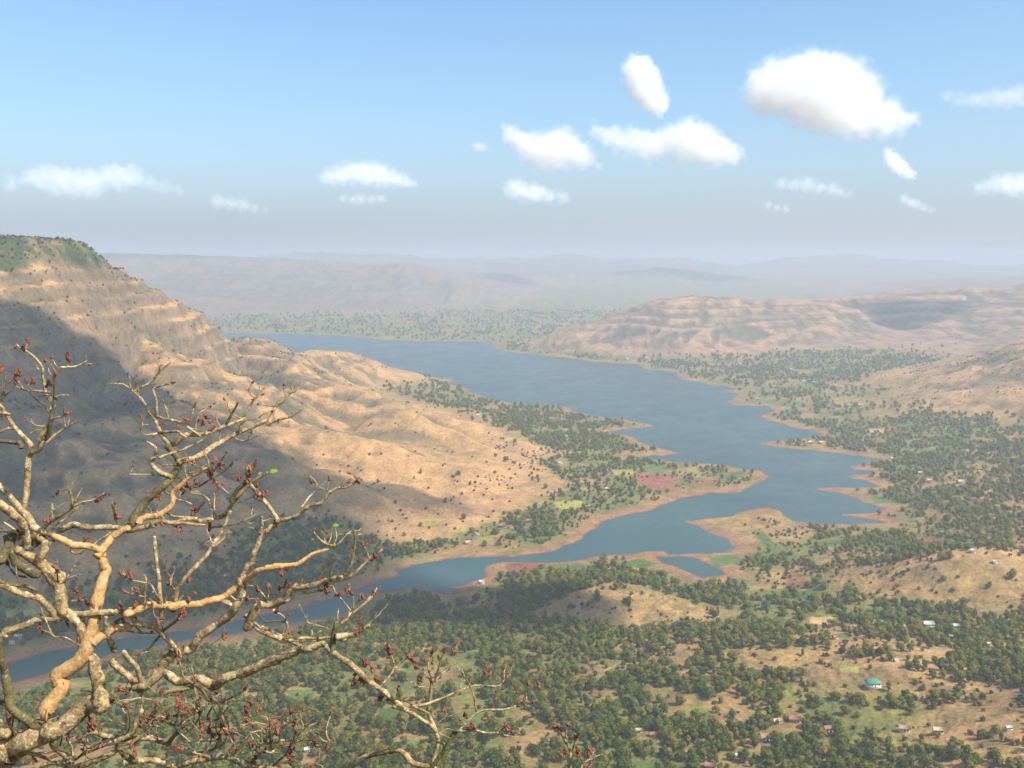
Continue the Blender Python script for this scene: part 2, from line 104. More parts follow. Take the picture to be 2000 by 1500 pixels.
HOUSES = [(309.0,768.7,11.8,'teal'),(429.0,935.0,11.6,'white'),(457.2,932.0,7.4,'white'),(433.7,893.2,4.0,'white'),(449.4,851.0,3.9,'white'),(544.5,1031.5,5.2,'white'),(335.4,737.7,5.1,'rust'),(302.4,687.8,7.9,'grey'),(229.2,724.4,9.1,'rust'),(214.7,723.2,7.5,'straw'),(197.7,693.4,9.6,'blue'),(249.2,702.5,8.9,'rust'),(319.8,669.5,7.7,'straw'),(359.2,645.4,5.2,'white'),(111.8,705.4,6.5,'rust'),(101.8,715.1,5.7,'straw'),(168.8,665.9,4.6,'white'),(315.4,881.7,6.0,'rust'),(363.5,1078.3,6.1,'rust'),(529.8,1053.3,5.9,'white'),(144.9,648.6,7.5,'rust'),(-12.8,1354.7,10.6,'rust'),(-2.3,1352.7,7.5,'rust'),(26.2,1383.4,10.0,'rust'),(162.6,1570.1,7.8,'white'),(-61.3,1278.0,8.6,'straw'),(-37.1,1121.5,6.9,'white'),(-50.0,1319.4,6.6,'grey'),(91.7,1767.5,7.8,'white'),(58.5,1829.1,8.1,'rust'),(-75.5,2151.8,11.8,'white'),(-263.3,2563.4,8.4,'white'),(-306.3,2536.7,8.3,'rust'),(-117.8,2087.0,8.0,'straw'),(58.0,4280.1,18.6,'white'),(30.0,4253.6,13.8,'white'),(442.0,3613.9,9.8,'white'),(517.2,3590.7,11.7,'straw'),(608.9,3370.6,11.0,'straw'),(823.2,3385.5,11.1,'white'),(684.0,2606.6,11.4,'straw'),(120.3,2045.6,5.6,'white'),(954.6,3217.6,8.8,'white'),(908.1,2916.4,11.1,'white'),(930.7,2892.5,9.5,'white'),(975.5,2775.7,10.6,'straw'),(812.5,2730.0,8.9,'white'),(900.8,2417.2,13.2,'straw'),(638.4,1983.5,12.0,'straw'),(660.1,1983.2,13.1,'straw'),(896.8,1831.5,6.1,'white'),(752.1,1841.0,6.1,'white'),(741.9,1682.6,8.4,'white'),(726.9,1610.3,9.8,'straw'),(761.4,1571.0,13.0,'straw'),(-517.8,949.0,7.0,'white'),(-517.4,934.0,6.3,'white'),(-352.6,1126.6,5.7,'white'),(-158.9,693.6,6.4,'white'),(272.4,826.4,4.2,'rust'),(344.6,809.0,4.1,'white')]
BANK = [(359.3,961.3),(372.7,956.7),(386.1,949.5),(397.0,943.4),(405.2,933.9)]
BRANCHES = [
('g',-1,'-2.607,4.1,-2.702,0.1019 -2.576,4.1,-2.614,0.0966 -2.52,4.1,-2.497,0.0891 -2.418,4.1,-2.375,0.0798 -2.313,4.1,-2.269,0.071 -2.248,4.1,-2.217,0.0659 -2.197,4.1,-2.186,0.0623 -2.15,4.1,-2.159,0.059 -2.104,4.1,-2.136,0.0558 -2.05,4.1,-2.115,0.0522 -1.996,4.1,-2.094,0.0486 -1.947,4.1,-2.074,0.0453 -1.909,4.1,-2.049,0.0425 -1.888,4.1,-2.009,0.0398 -1.878,4.1,-1.975,0.0377'),
('o',0,'-2.149,4.1,-2.106,0.0532 -2.138,4.124,-2.074,0.0518 -2.122,4.151,-2.032,0.05 -2.11,4.168,-1.996,0.0486 -2.095,4.179,-1.958,0.047 -2.073,4.187,-1.913,0.0453 -2.047,4.191,-1.863,0.0433 -2.014,4.193,-1.807,0.041 -1.983,4.197,-1.753,0.0389 -1.957,4.204,-1.712,0.0371 -1.94,4.216,-1.674,0.0355 -1.936,4.233,-1.634,0.0339 -1.94,4.256,-1.59,0.0323 -1.947,4.287,-1.537,0.0302 -1.953,4.316,-1.487,0.0283 -1.95,4.335,-1.45,0.0268 -1.945,4.345,-1.426,0.0258'),
('o',1,'-1.946,4.345,-1.426,0.0235 -1.938,4.354,-1.413,0.0233 -1.927,4.365,-1.395,0.023 -1.913,4.377,-1.376,0.0227 -1.898,4.388,-1.356,0.0224 -1.885,4.397,-1.335,0.0221 -1.873,4.404,-1.316,0.0218 -1.861,4.408,-1.301,0.0216 -1.852,4.411,-1.291,0.0215'),
('o',1,'-1.946,4.345,-1.426,0.0211 -1.947,4.337,-1.406,0.021 -1.95,4.328,-1.383,0.0207 -1.96,4.319,-1.366,0.0205 -1.973,4.309,-1.351,0.0203 -1.988,4.299,-1.336,0.02 -2.005,4.288,-1.326,0.0198 -2.023,4.279,-1.326,0.0195 -2.04,4.269,-1.327,0.0193 -2.054,4.261,-1.318,0.0191 -2.069,4.251,-1.307,0.0189 -2.092,4.238,-1.295,0.0185 -2.11,4.228,-1.285,0.0183'),
('d',2,'-1.857,4.409,-1.3,0.0286 -1.845,4.418,-1.292,0.0282 -1.831,4.43,-1.279,0.0277 -1.823,4.442,-1.257,0.0272 -1.816,4.456,-1.233,0.0266 -1.809,4.468,-1.21,0.026 -1.8,4.478,-1.189,0.0255 -1.788,4.488,-1.174,0.025 -1.772,4.497,-1.16,0.0245 -1.752,4.508,-1.142,0.0238 -1.73,4.519,-1.123,0.0231 -1.711,4.528,-1.108,0.0225 -1.694,4.537,-1.093,0.0219 -1.677,4.545,-1.076,0.0214 -1.664,4.552,-1.058,0.0208 -1.654,4.56,-1.038,0.0203 -1.648,4.567,-1.019,0.0198 -1.645,4.573,-1.002,0.0194 -1.647,4.578,-0.987,0.0191 -1.656,4.585,-0.97,0.0186 -1.669,4.592,-0.955,0.0182 -1.683,4.599,-0.941,0.0178 -1.695,4.605,-0.93,0.0174'),
('g',4,'-1.703,4.605,-0.929,0.0162 -1.712,4.607,-0.916,0.0157 -1.723,4.61,-0.899,0.0152 -1.732,4.613,-0.882,0.0147 -1.739,4.617,-0.864,0.0141 -1.746,4.621,-0.844,0.0135 -1.753,4.626,-0.825,0.013 -1.759,4.629,-0.812,0.0126 -1.768,4.633,-0.8,0.0122 -1.787,4.641,-0.785,0.0116 -1.808,4.65,-0.767,0.0109 -1.823,4.66,-0.746,0.0102 -1.84,4.672,-0.724,0.0094 -1.87,4.69,-0.699,0.0085 -1.897,4.706,-0.68,0.0076'),
('g',5,'-1.897,4.706,-0.68,0.0076 -1.918,4.701,-0.662,0.0067 -1.947,4.696,-0.642,0.0057 -1.979,4.692,-0.633,0.0046 -2.005,4.689,-0.629,0.0038'),
('g',5,'-1.897,4.706,-0.68,0.0089 -1.881,4.707,-0.668,0.0085 -1.861,4.709,-0.655,0.008 -1.84,4.711,-0.646,0.0075 -1.82,4.712,-0.637,0.007 -1.8,4.714,-0.62,0.0065 -1.783,4.715,-0.601,0.006 -1.774,4.716,-0.586,0.0056 -1.764,4.717,-0.57,0.0052 -1.738,4.718,-0.546,0.0045 -1.714,4.719,-0.526,0.0038'),
('g',7,'-1.767,4.717,-0.57,0.0051 -1.766,4.708,-0.551,0.0042 -1.766,4.699,-0.532,0.0033'),
('g',6,'-1.907,4.703,-0.656,0.0051 -1.914,4.705,-0.624,0.0041 -1.92,4.707,-0.592,0.0031'),
('g',7,'-1.891,4.707,-0.657,0.0051 -1.883,4.707,-0.63,0.0041 -1.875,4.708,-0.603,0.0031'),
('g',5,'-1.703,4.605,-0.934,0.0174 -1.69,4.605,-0.933,0.0172 -1.673,4.607,-0.929,0.0169 -1.657,4.608,-0.923,0.0166 -1.643,4.61,-0.915,0.0163 -1.633,4.611,-0.906,0.016 -1.623,4.613,-0.897,0.0158 -1.613,4.614,-0.89,0.0155 -1.598,4.617,-0.885,0.0153 -1.574,4.622,-0.884,0.0148 -1.546,4.628,-0.882,0.0143 -1.523,4.636,-0.877,0.0138 -1.5,4.644,-0.87,0.0134 -1.477,4.655,-0.858,0.0129 -1.454,4.666,-0.848,0.0124 -1.434,4.676,-0.841,0.0119 -1.414,4.686,-0.836,0.0115 -1.393,4.698,-0.829,0.0111 -1.373,4.708,-0.824,0.0107 -1.359,4.715,-0.819,0.0104 -1.351,4.72,-0.815,0.0102'),
('g',11,'-1.351,4.72,-0.815,0.0102 -1.344,4.718,-0.801,0.0098 -1.333,4.716,-0.778,0.0091 -1.316,4.714,-0.747,0.0082 -1.298,4.713,-0.715,0.0072 -1.28,4.713,-0.692,0.0064 -1.266,4.714,-0.673,0.0058 -1.267,4.715,-0.659,0.0054 -1.271,4.716,-0.65,0.0051'),
('g',12,'-1.266,4.714,-0.673,0.0051 -1.251,4.711,-0.665,0.0038 -1.236,4.709,-0.657,0.0025'),
('g',12,'-1.293,4.713,-0.71,0.0051 -1.303,4.706,-0.694,0.0043 -1.314,4.699,-0.676,0.0034 -1.32,4.694,-0.665,0.0029 -1.324,4.691,-0.657,0.0025'),
('g',4,'-1.638,4.567,-1.019,0.0222 -1.631,4.575,-1.012,0.022 -1.619,4.587,-1.003,0.0216 -1.6,4.603,-0.993,0.021 -1.579,4.62,-0.984,0.0204 -1.558,4.635,-0.977,0.0198 -1.536,4.648,-0.969,0.0192 -1.514,4.662,-0.957,0.0186 -1.492,4.674,-0.943,0.0179 -1.468,4.684,-0.932,0.0173 -1.445,4.693,-0.921,0.0167 -1.422,4.7,-0.908,0.016 -1.402,4.706,-0.897,0.0155 -1.39,4.71,-0.889,0.0151 -1.377,4.713,-0.882,0.0148 -1.353,4.719,-0.874,0.0142 -1.323,4.726,-0.864,0.0134 -1.283,4.738,-0.851,0.0124 -1.25,4.749,-0.841,0.0116'),
('g',15,'-1.25,4.749,-0.841,0.0116 -1.223,4.75,-0.832,0.0106 -1.188,4.752,-0.821,0.0094 -1.156,4.752,-0.817,0.0083 -1.125,4.75,-0.81,0.0073 -1.093,4.746,-0.79,0.0061 -1.07,4.742,-0.772,0.0051'),
('g',16,'-1.245,4.749,-0.836,0.0128 -1.236,4.751,-0.82,0.0124 -1.224,4.754,-0.8,0.0118 -1.215,4.757,-0.781,0.0113 -1.203,4.759,-0.764,0.0108 -1.186,4.761,-0.752,0.0102 -1.167,4.763,-0.738,0.0096 -1.147,4.765,-0.714,0.0089 -1.13,4.766,-0.691,0.0082 -1.121,4.766,-0.683,0.0078 -1.116,4.766,-0.681,0.0077'),
('g',17,'-1.116,4.766,-0.681,0.0064 -1.123,4.767,-0.664,0.0049 -1.129,4.767,-0.647,0.0033'),
('g',17,'-1.116,4.766,-0.681,0.0064 -1.098,4.774,-0.673,0.0049 -1.08,4.782,-0.665,0.0034'),
('g',17,'-1.206,4.759,-0.759,0.0051 -1.23,4.763,-0.758,0.0046 -1.257,4.767,-0.755,0.0039 -1.274,4.77,-0.744,0.0034 -1.284,4.773,-0.735,0.0031'),
('g',15,'-1.387,4.71,-0.892,0.0127 -1.381,4.705,-0.872,0.0119 -1.372,4.698,-0.848,0.0108 -1.357,4.693,-0.828,0.0097 -1.344,4.688,-0.813,0.0089'),
('g',15,'-1.402,4.704,-0.912,0.0051 -1.387,4.698,-0.917,0.0048 -1.367,4.689,-0.92,0.0045 -1.349,4.682,-0.918,0.0042 -1.326,4.673,-0.911,0.0038 -1.285,4.658,-0.896,0.0031 -1.251,4.646,-0.883,0.0025'),
('d',11,'-1.427,4.679,-0.834,0.0089 -1.416,4.678,-0.816,0.0082 -1.401,4.675,-0.792,0.0075 -1.391,4.674,-0.773,0.0069 -1.381,4.672,-0.755,0.0063 -1.369,4.669,-0.733,0.0056 -1.36,4.667,-0.716,0.005'),
('g',5,'-1.745,4.618,-0.862,0.0075 -1.772,4.607,-0.869,0.0067 -1.802,4.595,-0.873,0.0058 -1.816,4.587,-0.862,0.0053 -1.821,4.582,-0.848,0.0049 -1.817,4.577,-0.836,0.0046 -1.807,4.572,-0.826,0.0043 -1.791,4.567,-0.819,0.004 -1.777,4.562,-0.816,0.0037'),
('g',5,'-1.796,4.644,-0.776,0.0088 -1.757,4.635,-0.787,0.0086 -1.714,4.625,-0.799,0.0084 -1.69,4.62,-0.804,0.0083 -1.671,4.616,-0.808,0.0082 -1.649,4.613,-0.814,0.0081 -1.628,4.609,-0.822,0.008 -1.611,4.606,-0.833,0.0079 -1.592,4.603,-0.846,0.0077 -1.564,4.6,-0.865,0.0076 -1.541,4.598,-0.881,0.0075'),
('g',25,'-1.692,4.62,-0.801,0.0062 -1.7,4.625,-0.779,0.0055 -1.709,4.631,-0.754,0.0046 -1.714,4.634,-0.738,0.0041 -1.717,4.636,-0.729,0.0038'),
('g',25,'-1.774,4.638,-0.786,0.01 -1.764,4.632,-0.746,0.0091 -1.754,4.624,-0.701,0.008 -1.759,4.62,-0.674,0.0074 -1.764,4.616,-0.654,0.0069 -1.757,4.614,-0.644,0.0066 -1.742,4.612,-0.638,0.0062 -1.713,4.608,-0.631,0.0056 -1.688,4.604,-0.625,0.005'),
('g',25,'-1.592,4.605,-0.821,0.0055 -1.589,4.605,-0.814,0.0054 -1.585,4.604,-0.8,0.0051 -1.581,4.603,-0.778,0.0048 -1.572,4.602,-0.749,0.0043 -1.55,4.603,-0.708,0.0036 -1.53,4.607,-0.673,0.003'),
('g',25,'-1.567,4.6,-0.866,0.0075 -1.559,4.607,-0.826,0.0065 -1.548,4.616,-0.782,0.0054 -1.537,4.622,-0.765,0.0049 -1.525,4.626,-0.758,0.0045 -1.51,4.632,-0.752,0.0041 -1.497,4.637,-0.75,0.0038'),
('g',11,'-1.468,4.662,-0.842,0.0063 -1.476,4.673,-0.812,0.0051 -1.483,4.683,-0.783,0.0038'),
('g',11,'-1.355,4.717,-0.815,0.0051 -1.372,4.714,-0.809,0.0046 -1.393,4.709,-0.798,0.004 -1.416,4.702,-0.777,0.0032 -1.434,4.697,-0.759,0.0025'),
('g',21,'-1.342,4.688,-0.815,0.0051 -1.323,4.688,-0.816,0.0045 -1.3,4.686,-0.815,0.0038 -1.278,4.685,-0.805,0.0031 -1.26,4.684,-0.796,0.0025'),
('g',5,'-1.739,4.617,-0.862,0.01 -1.695,4.596,-0.856,0.0093 -1.648,4.574,-0.851,0.0086 -1.629,4.565,-0.856,0.0082 -1.618,4.558,-0.864,0.008 -1.598,4.549,-0.872,0.0077 -1.583,4.543,-0.878,0.0074'),
('g',15,'-1.478,4.681,-0.929,0.0076 -1.473,4.681,-0.909,0.0068 -1.468,4.681,-0.887,0.0059 -1.469,4.681,-0.874,0.0054 -1.47,4.681,-0.866,0.0051'),
('g',4,'-1.674,4.545,-1.083,0.0172 -1.696,4.541,-1.069,0.0161 -1.722,4.536,-1.051,0.0149 -1.736,4.533,-1.034,0.0141 -1.744,4.53,-1.018,0.0134 -1.749,4.528,-1.008,0.013 -1.749,4.526,-0.998,0.0126 -1.738,4.523,-0.986,0.0121 -1.727,4.519,-0.974,0.0115 -1.723,4.518,-0.966,0.0112 -1.722,4.516,-0.958,0.0109 -1.722,4.512,-0.944,0.0105 -1.724,4.508,-0.93,0.0099 -1.731,4.504,-0.917,0.0094 -1.741,4.498,-0.905,0.0087 -1.756,4.491,-0.893,0.0079 -1.768,4.485,-0.884,0.0073'),
('g',35,'-1.719,4.519,-0.98,0.0086 -1.701,4.536,-0.971,0.0083 -1.677,4.556,-0.96,0.008 -1.657,4.572,-0.953,0.0077 -1.636,4.586,-0.946,0.0075 -1.615,4.598,-0.939,0.0072 -1.593,4.609,-0.933,0.007 -1.569,4.62,-0.926,0.0067 -1.548,4.628,-0.918,0.0065 -1.538,4.631,-0.91,0.0063 -1.533,4.633,-0.904,0.0063'),
('g',35,'-1.687,4.543,-1.075,0.0074 -1.701,4.539,-1.072,0.007 -1.718,4.535,-1.069,0.0066 -1.734,4.532,-1.069,0.0062 -1.753,4.528,-1.068,0.0058 -1.778,4.522,-1.064,0.0052 -1.805,4.517,-1.059,0.0045 -1.836,4.512,-1.055,0.0038 -1.861,4.508,-1.052,0.0032'),
('g',37,'-1.856,4.509,-1.052,0.0044 -1.853,4.512,-1.037,0.0034 -1.85,4.514,-1.022,0.0024'),
('g',35,'-1.724,4.534,-1.031,0.0074 -1.713,4.532,-1.019,0.0069 -1.698,4.529,-1.007,0.0065 -1.685,4.527,-1.006,0.0061 -1.671,4.525,-1.008,0.0057 -1.653,4.522,-1.004,0.0053 -1.638,4.52,-1.001,0.0049'),
('o',4,'-1.81,4.434,-1.284,0.0216 -1.802,4.441,-1.274,0.0212 -1.79,4.45,-1.262,0.0207 -1.772,4.461,-1.252,0.0201 -1.752,4.472,-1.245,0.0195 -1.733,4.481,-1.247,0.0189 -1.714,4.488,-1.25,0.0184 -1.696,4.495,-1.244,0.0178 -1.68,4.501,-1.234,0.0173 -1.666,4.506,-1.219,0.0168 -1.656,4.511,-1.202,0.0162 -1.653,4.513,-1.189,0.0159 -1.653,4.515,-1.176,0.0156 -1.654,4.517,-1.162,0.0152 -1.653,4.519,-1.146,0.0148 -1.64,4.521,-1.132,0.0143 -1.623,4.523,-1.117,0.0137 -1.605,4.525,-1.1,0.013 -1.585,4.527,-1.083,0.0123 -1.562,4.529,-1.069,0.0117 -1.54,4.531,-1.057,0.011 -1.517,4.534,-1.046,0.0103 -1.5,4.537,-1.039,0.0098'),
('g',40,'-1.585,4.527,-1.083,0.0073 -1.586,4.525,-1.063,0.0066 -1.589,4.523,-1.04,0.0058 -1.592,4.522,-1.025,0.0052 -1.594,4.52,-1.016,0.0049'),
('g',41,'-1.584,4.525,-1.052,0.0061 -1.555,4.515,-1.045,0.0053 -1.522,4.504,-1.035,0.0044 -1.508,4.499,-1.026,0.0039 -1.5,4.495,-1.018,0.0036'),
('d',40,'-1.623,4.523,-1.12,0.0086 -1.589,4.535,-1.123,0.0079 -1.548,4.548,-1.123,0.0072 -1.521,4.556,-1.111,0.0066 -1.495,4.562,-1.095,0.0061 -1.463,4.566,-1.078,0.0055 -1.435,4.568,-1.062,0.0049 -1.419,4.568,-1.049,0.0046 -1.407,4.568,-1.038,0.0043 -1.392,4.567,-1.025,0.004 -1.379,4.566,-1.015,0.0037'),
('g',4,'-1.672,4.537,-1.12,0.0074 -1.65,4.539,-1.127,0.0071 -1.622,4.541,-1.136,0.0067 -1.6,4.542,-1.145,0.0064 -1.578,4.542,-1.152,0.0062 -1.551,4.542,-1.157,0.0058 -1.525,4.54,-1.163,0.0055 -1.502,4.536,-1.18,0.0052 -1.486,4.532,-1.196,0.0049'),
('d',44,'-1.498,4.535,-1.189,0.0086 -1.515,4.533,-1.21,0.0075 -1.536,4.531,-1.234,0.0063 -1.552,4.53,-1.249,0.0054 -1.563,4.529,-1.257,0.0049'),
('g',44,'-1.486,4.532,-1.196,0.0098 -1.48,4.527,-1.211,0.0093 -1.472,4.52,-1.232,0.0086 -1.469,4.513,-1.255,0.0079 -1.467,4.508,-1.275,0.0073'),
('g',46,'-1.463,4.508,-1.278,0.0122 -1.472,4.502,-1.274,0.0123 -1.484,4.493,-1.27,0.0124 -1.501,4.481,-1.273,0.0125 -1.518,4.47,-1.275,0.0126 -1.529,4.463,-1.271,0.0127 -1.539,4.456,-1.264,0.0128 -1.554,4.447,-1.257,0.0129 -1.57,4.438,-1.253,0.0131 -1.587,4.429,-1.255,0.0132 -1.605,4.421,-1.258,0.0134 -1.619,4.415,-1.259,0.0135 -1.634,4.41,-1.258,0.0136 -1.652,4.403,-1.254,0.0137 -1.67,4.398,-1.251,0.0139 -1.679,4.395,-1.251,0.014 -1.686,4.393,-1.253,0.014 -1.699,4.39,-1.258,0.0141 -1.71,4.387,-1.263,0.0142'),
('g',47,'-1.709,4.387,-1.267,0.0142 -1.738,4.398,-1.281,0.0146 -1.775,4.412,-1.297,0.0151 -1.813,4.425,-1.309,0.0155 -1.848,4.435,-1.315,0.0159 -1.874,4.441,-1.311,0.0163 -1.896,4.446,-1.303,0.0166 -1.919,4.449,-1.295,0.0169 -1.946,4.451,-1.291,0.0172 -1.987,4.452,-1.295,0.0177 -2.032,4.45,-1.3,0.0183 -2.077,4.445,-1.301,0.0189 -2.121,4.441,-1.301,0.0194 -2.157,4.439,-1.301,0.0199 -2.191,4.44,-1.301,0.0203 -2.223,4.442,-1.306,0.0207 -2.254,4.446,-1.311,0.0211 -2.283,4.452,-1.313,0.0214 -2.304,4.457,-1.314,0.0217'),
('g',47,'-1.463,4.508,-1.278,0.0146 -1.445,4.499,-1.269,0.0143 -1.422,4.487,-1.253,0.0138 -1.398,4.474,-1.231,0.0132 -1.375,4.461,-1.208,0.0126 -1.358,4.451,-1.188,0.0121 -1.342,4.443,-1.169,0.0117 -1.32,4.433,-1.147,0.0111 -1.298,4.425,-1.126,0.0105 -1.28,4.419,-1.108,0.01 -1.261,4.414,-1.09,0.0095 -1.234,4.41,-1.069,0.0089 -1.206,4.406,-1.05,0.0082 -1.18,4.404,-1.034,0.0076 -1.16,4.403,-1.023,0.0071'),
('d',47,'-1.469,4.504,-1.277,0.0122 -1.472,4.507,-1.286,0.0115 -1.476,4.511,-1.299,0.0105 -1.487,4.518,-1.319,0.0088 -1.497,4.525,-1.338,0.0073'),
('d',49,'-1.35,4.446,-1.173,0.0168 -1.345,4.443,-1.16,0.0164 -1.336,4.439,-1.141,0.0157 -1.322,4.434,-1.121,0.015 -1.306,4.429,-1.101,0.0141 -1.286,4.425,-1.085,0.0133 -1.266,4.421,-1.069,0.0125 -1.251,4.418,-1.048,0.0117 -1.237,4.415,-1.022,0.0107 -1.219,4.413,-0.987,0.0094 -1.204,4.413,-0.958,0.0083'),
('g',49,'-1.454,4.503,-1.273,0.0049 -1.454,4.51,-1.246,0.0051 -1.456,4.518,-1.211,0.0055 -1.458,4.525,-1.176,0.0058 -1.46,4.529,-1.149,0.0061'),
('g',4,'-1.717,4.526,-1.117,0.0061 -1.703,4.524,-1.135,0.006 -1.684,4.522,-1.155,0.0058 -1.661,4.52,-1.167,0.0056 -1.639,4.518,-1.177,0.0054 -1.619,4.517,-1.183,0.0053 -1.601,4.516,-1.188,0.0051 -1.581,4.515,-1.196,0.005 -1.567,4.514,-1.203,0.0049'),
('g',53,'-1.639,4.518,-1.177,0.0061 -1.628,4.516,-1.161,0.0046 -1.617,4.515,-1.145,0.0032'),
('g',40,'-1.5,4.537,-1.039,0.0061 -1.49,4.533,-1.045,0.006 -1.478,4.528,-1.049,0.0058 -1.468,4.524,-1.043,0.0056 -1.456,4.518,-1.031,0.0054 -1.439,4.51,-1.017,0.0051 -1.419,4.5,-0.996,0.0047 -1.393,4.485,-0.963,0.0041 -1.371,4.472,-0.934,0.0036'),
('g',55,'-1.478,4.528,-1.049,0.0061 -1.474,4.529,-1.061,0.0059 -1.465,4.53,-1.08,0.0055 -1.449,4.531,-1.101,0.0051 -1.431,4.534,-1.123,0.0046 -1.409,4.537,-1.144,0.0041 -1.393,4.541,-1.16,0.0037'),
('g',55,'-1.483,4.531,-1.042,0.0049 -1.484,4.538,-1.026,0.0043 -1.486,4.546,-1.007,0.0035 -1.491,4.552,-0.992,0.0029 -1.496,4.556,-0.982,0.0025'),
('g',40,'-1.5,4.537,-1.035,0.0049 -1.52,4.542,-1.028,0.0043 -1.544,4.548,-1.019,0.0035 -1.56,4.553,-1.009,0.0029 -1.572,4.555,-1.001,0.0025'),
('g',49,'-1.319,4.44,-1.175,0.006 -1.297,4.433,-1.167,0.0052 -1.27,4.425,-1.156,0.0042 -1.249,4.419,-1.148,0.0034 -1.233,4.414,-1.142,0.0029'),
('g',49,'-1.25,4.413,-1.079,0.0119 -1.237,4.411,-1.091,0.0121 -1.221,4.407,-1.108,0.0124 -1.206,4.404,-1.127,0.0126 -1.191,4.399,-1.146,0.0128 -1.176,4.395,-1.162,0.0131 -1.16,4.39,-1.178,0.0133 -1.138,4.38,-1.202,0.0136 -1.118,4.37,-1.223,0.0139 -1.109,4.364,-1.237,0.0141 -1.106,4.36,-1.245,0.0141'),
('g',60,'-1.106,4.36,-1.248,0.0153 -1.07,4.353,-1.237,0.0145 -1.029,4.344,-1.221,0.0136 -1.005,4.339,-1.202,0.013 -0.987,4.334,-1.183,0.0125 -0.973,4.331,-1.171,0.0121 -0.961,4.328,-1.162,0.0118 -0.946,4.325,-1.153,0.0115 -0.93,4.322,-1.145,0.0111 -0.913,4.319,-1.141,0.0108 -0.895,4.316,-1.134,0.0104 -0.881,4.312,-1.114,0.0099 -0.864,4.307,-1.093,0.0093 -0.838,4.303,-1.08,0.0087 -0.809,4.298,-1.071,0.0081 -0.784,4.294,-1.068,0.0076 -0.76,4.29,-1.064,0.007 -0.732,4.285,-1.045,0.0064 -0.71,4.28,-1.028,0.0058'),
('g',61,'-0.982,4.333,-1.178,0.0082 -0.973,4.352,-1.156,0.0075 -0.96,4.374,-1.129,0.0066 -0.947,4.389,-1.114,0.006 -0.936,4.4,-1.101,0.0055 -0.929,4.41,-1.088,0.0051 -0.929,4.417,-1.075,0.0047 -0.945,4.429,-1.059,0.0041 -0.962,4.438,-1.045,0.0036'),
('g',61,'-0.859,4.306,-1.082,0.0047 -0.881,4.313,-1.077,0.0037 -0.904,4.321,-1.071,0.0028'),
('g',63,'-0.859,4.306,-1.082,0.0047 -0.855,4.309,-1.054,0.0037 -0.851,4.312,-1.025,0.0028'),
('g',60,'-1.106,4.36,-1.245,0.0165 -1.133,4.356,-1.266,0.0167 -1.164,4.351,-1.288,0.0169 -1.18,4.349,-1.295,0.0171 -1.192,4.348,-1.302,0.0171 -1.203,4.347,-1.315,0.0172 -1.212,4.346,-1.331,0.0174 -1.22,4.345,-1.348,0.0175 -1.228,4.344,-1.371,0.0176 -1.235,4.345,-1.402,0.0178 -1.245,4.346,-1.436,0.0181 -1.264,4.348,-1.466,0.0183 -1.283,4.351,-1.494,0.0185 -1.294,4.354,-1.523,0.0187 -1.301,4.356,-1.546,0.0188'),
('g',65,'-1.192,4.348,-1.302,0.0118 -1.185,4.34,-1.268,0.0096 -1.176,4.332,-1.232,0.0073 -1.17,4.329,-1.217,0.0063 -1.167,4.327,-1.211,0.0058'),
('g',66,'-1.177,4.334,-1.243,0.0059 -1.156,4.338,-1.234,0.0045 -1.135,4.342,-1.225,0.0031'),
('g',66,'-1.19,4.343,-1.285,0.007 -1.223,4.355,-1.281,0.0053 -1.255,4.367,-1.277,0.0035'),
('g',65,'-1.288,4.351,-1.492,0.0212 -1.287,4.349,-1.51,0.0213 -1.284,4.347,-1.533,0.0215 -1.279,4.346,-1.548,0.0217 -1.274,4.345,-1.566,0.0219 -1.276,4.343,-1.593,0.0221 -1.283,4.342,-1.622,0.0224 -1.296,4.341,-1.645,0.0226 -1.314,4.341,-1.668,0.0229 -1.335,4.342,-1.692,0.0232 -1.36,4.343,-1.718,0.0235 -1.388,4.346,-1.748,0.0239 -1.42,4.349,-1.778,0.0243 -1.459,4.353,-1.811,0.0248 -1.499,4.356,-1.84,0.0252 -1.529,4.358,-1.858,0.0256 -1.557,4.36,-1.872,0.0258 -1.585,4.36,-1.886,0.0261 -1.614,4.36,-1.899,0.0264 -1.647,4.359,-1.916,0.0268 -1.677,4.357,-1.933,0.0271 -1.698,4.355,-1.95,0.0273 -1.715,4.353,-1.966,0.0276 -1.727,4.351,-1.983,0.0277 -1.737,4.349,-2,0.0279 -1.744,4.348,-2.017,0.0281 -1.749,4.347,-2.03,0.0282'),
('o',69,'-1.274,4.345,-1.555,0.0188 -1.254,4.335,-1.536,0.018 -1.229,4.321,-1.512,0.017 -1.208,4.31,-1.492,0.0161 -1.186,4.299,-1.475,0.0153 -1.16,4.289,-1.464,0.0144 -1.133,4.278,-1.456,0.0135 -1.1,4.267,-1.446,0.0124 -1.073,4.258,-1.438,0.0115'),
('o',70,'-1.147,4.285,-1.465,0.0162 -1.127,4.296,-1.461,0.0158 -1.099,4.311,-1.459,0.0152 -1.066,4.326,-1.463,0.0145 -1.033,4.339,-1.464,0.0138 -1.006,4.348,-1.454,0.0132 -0.981,4.356,-1.44,0.0126 -0.955,4.362,-1.424,0.0119 -0.928,4.367,-1.409,0.0113 -0.899,4.37,-1.398,0.0107 -0.873,4.372,-1.388,0.0101 -0.857,4.373,-1.377,0.0097 -0.847,4.373,-1.37,0.0095'),
('g',71,'-0.847,4.373,-1.37,0.0083 -0.862,4.374,-1.369,0.0079 -0.881,4.375,-1.366,0.0074 -0.896,4.376,-1.36,0.007 -0.91,4.376,-1.352,0.0065 -0.923,4.377,-1.339,0.0061 -0.935,4.377,-1.325,0.0056 -0.943,4.376,-1.308,0.0051 -0.948,4.376,-1.295,0.0047'),
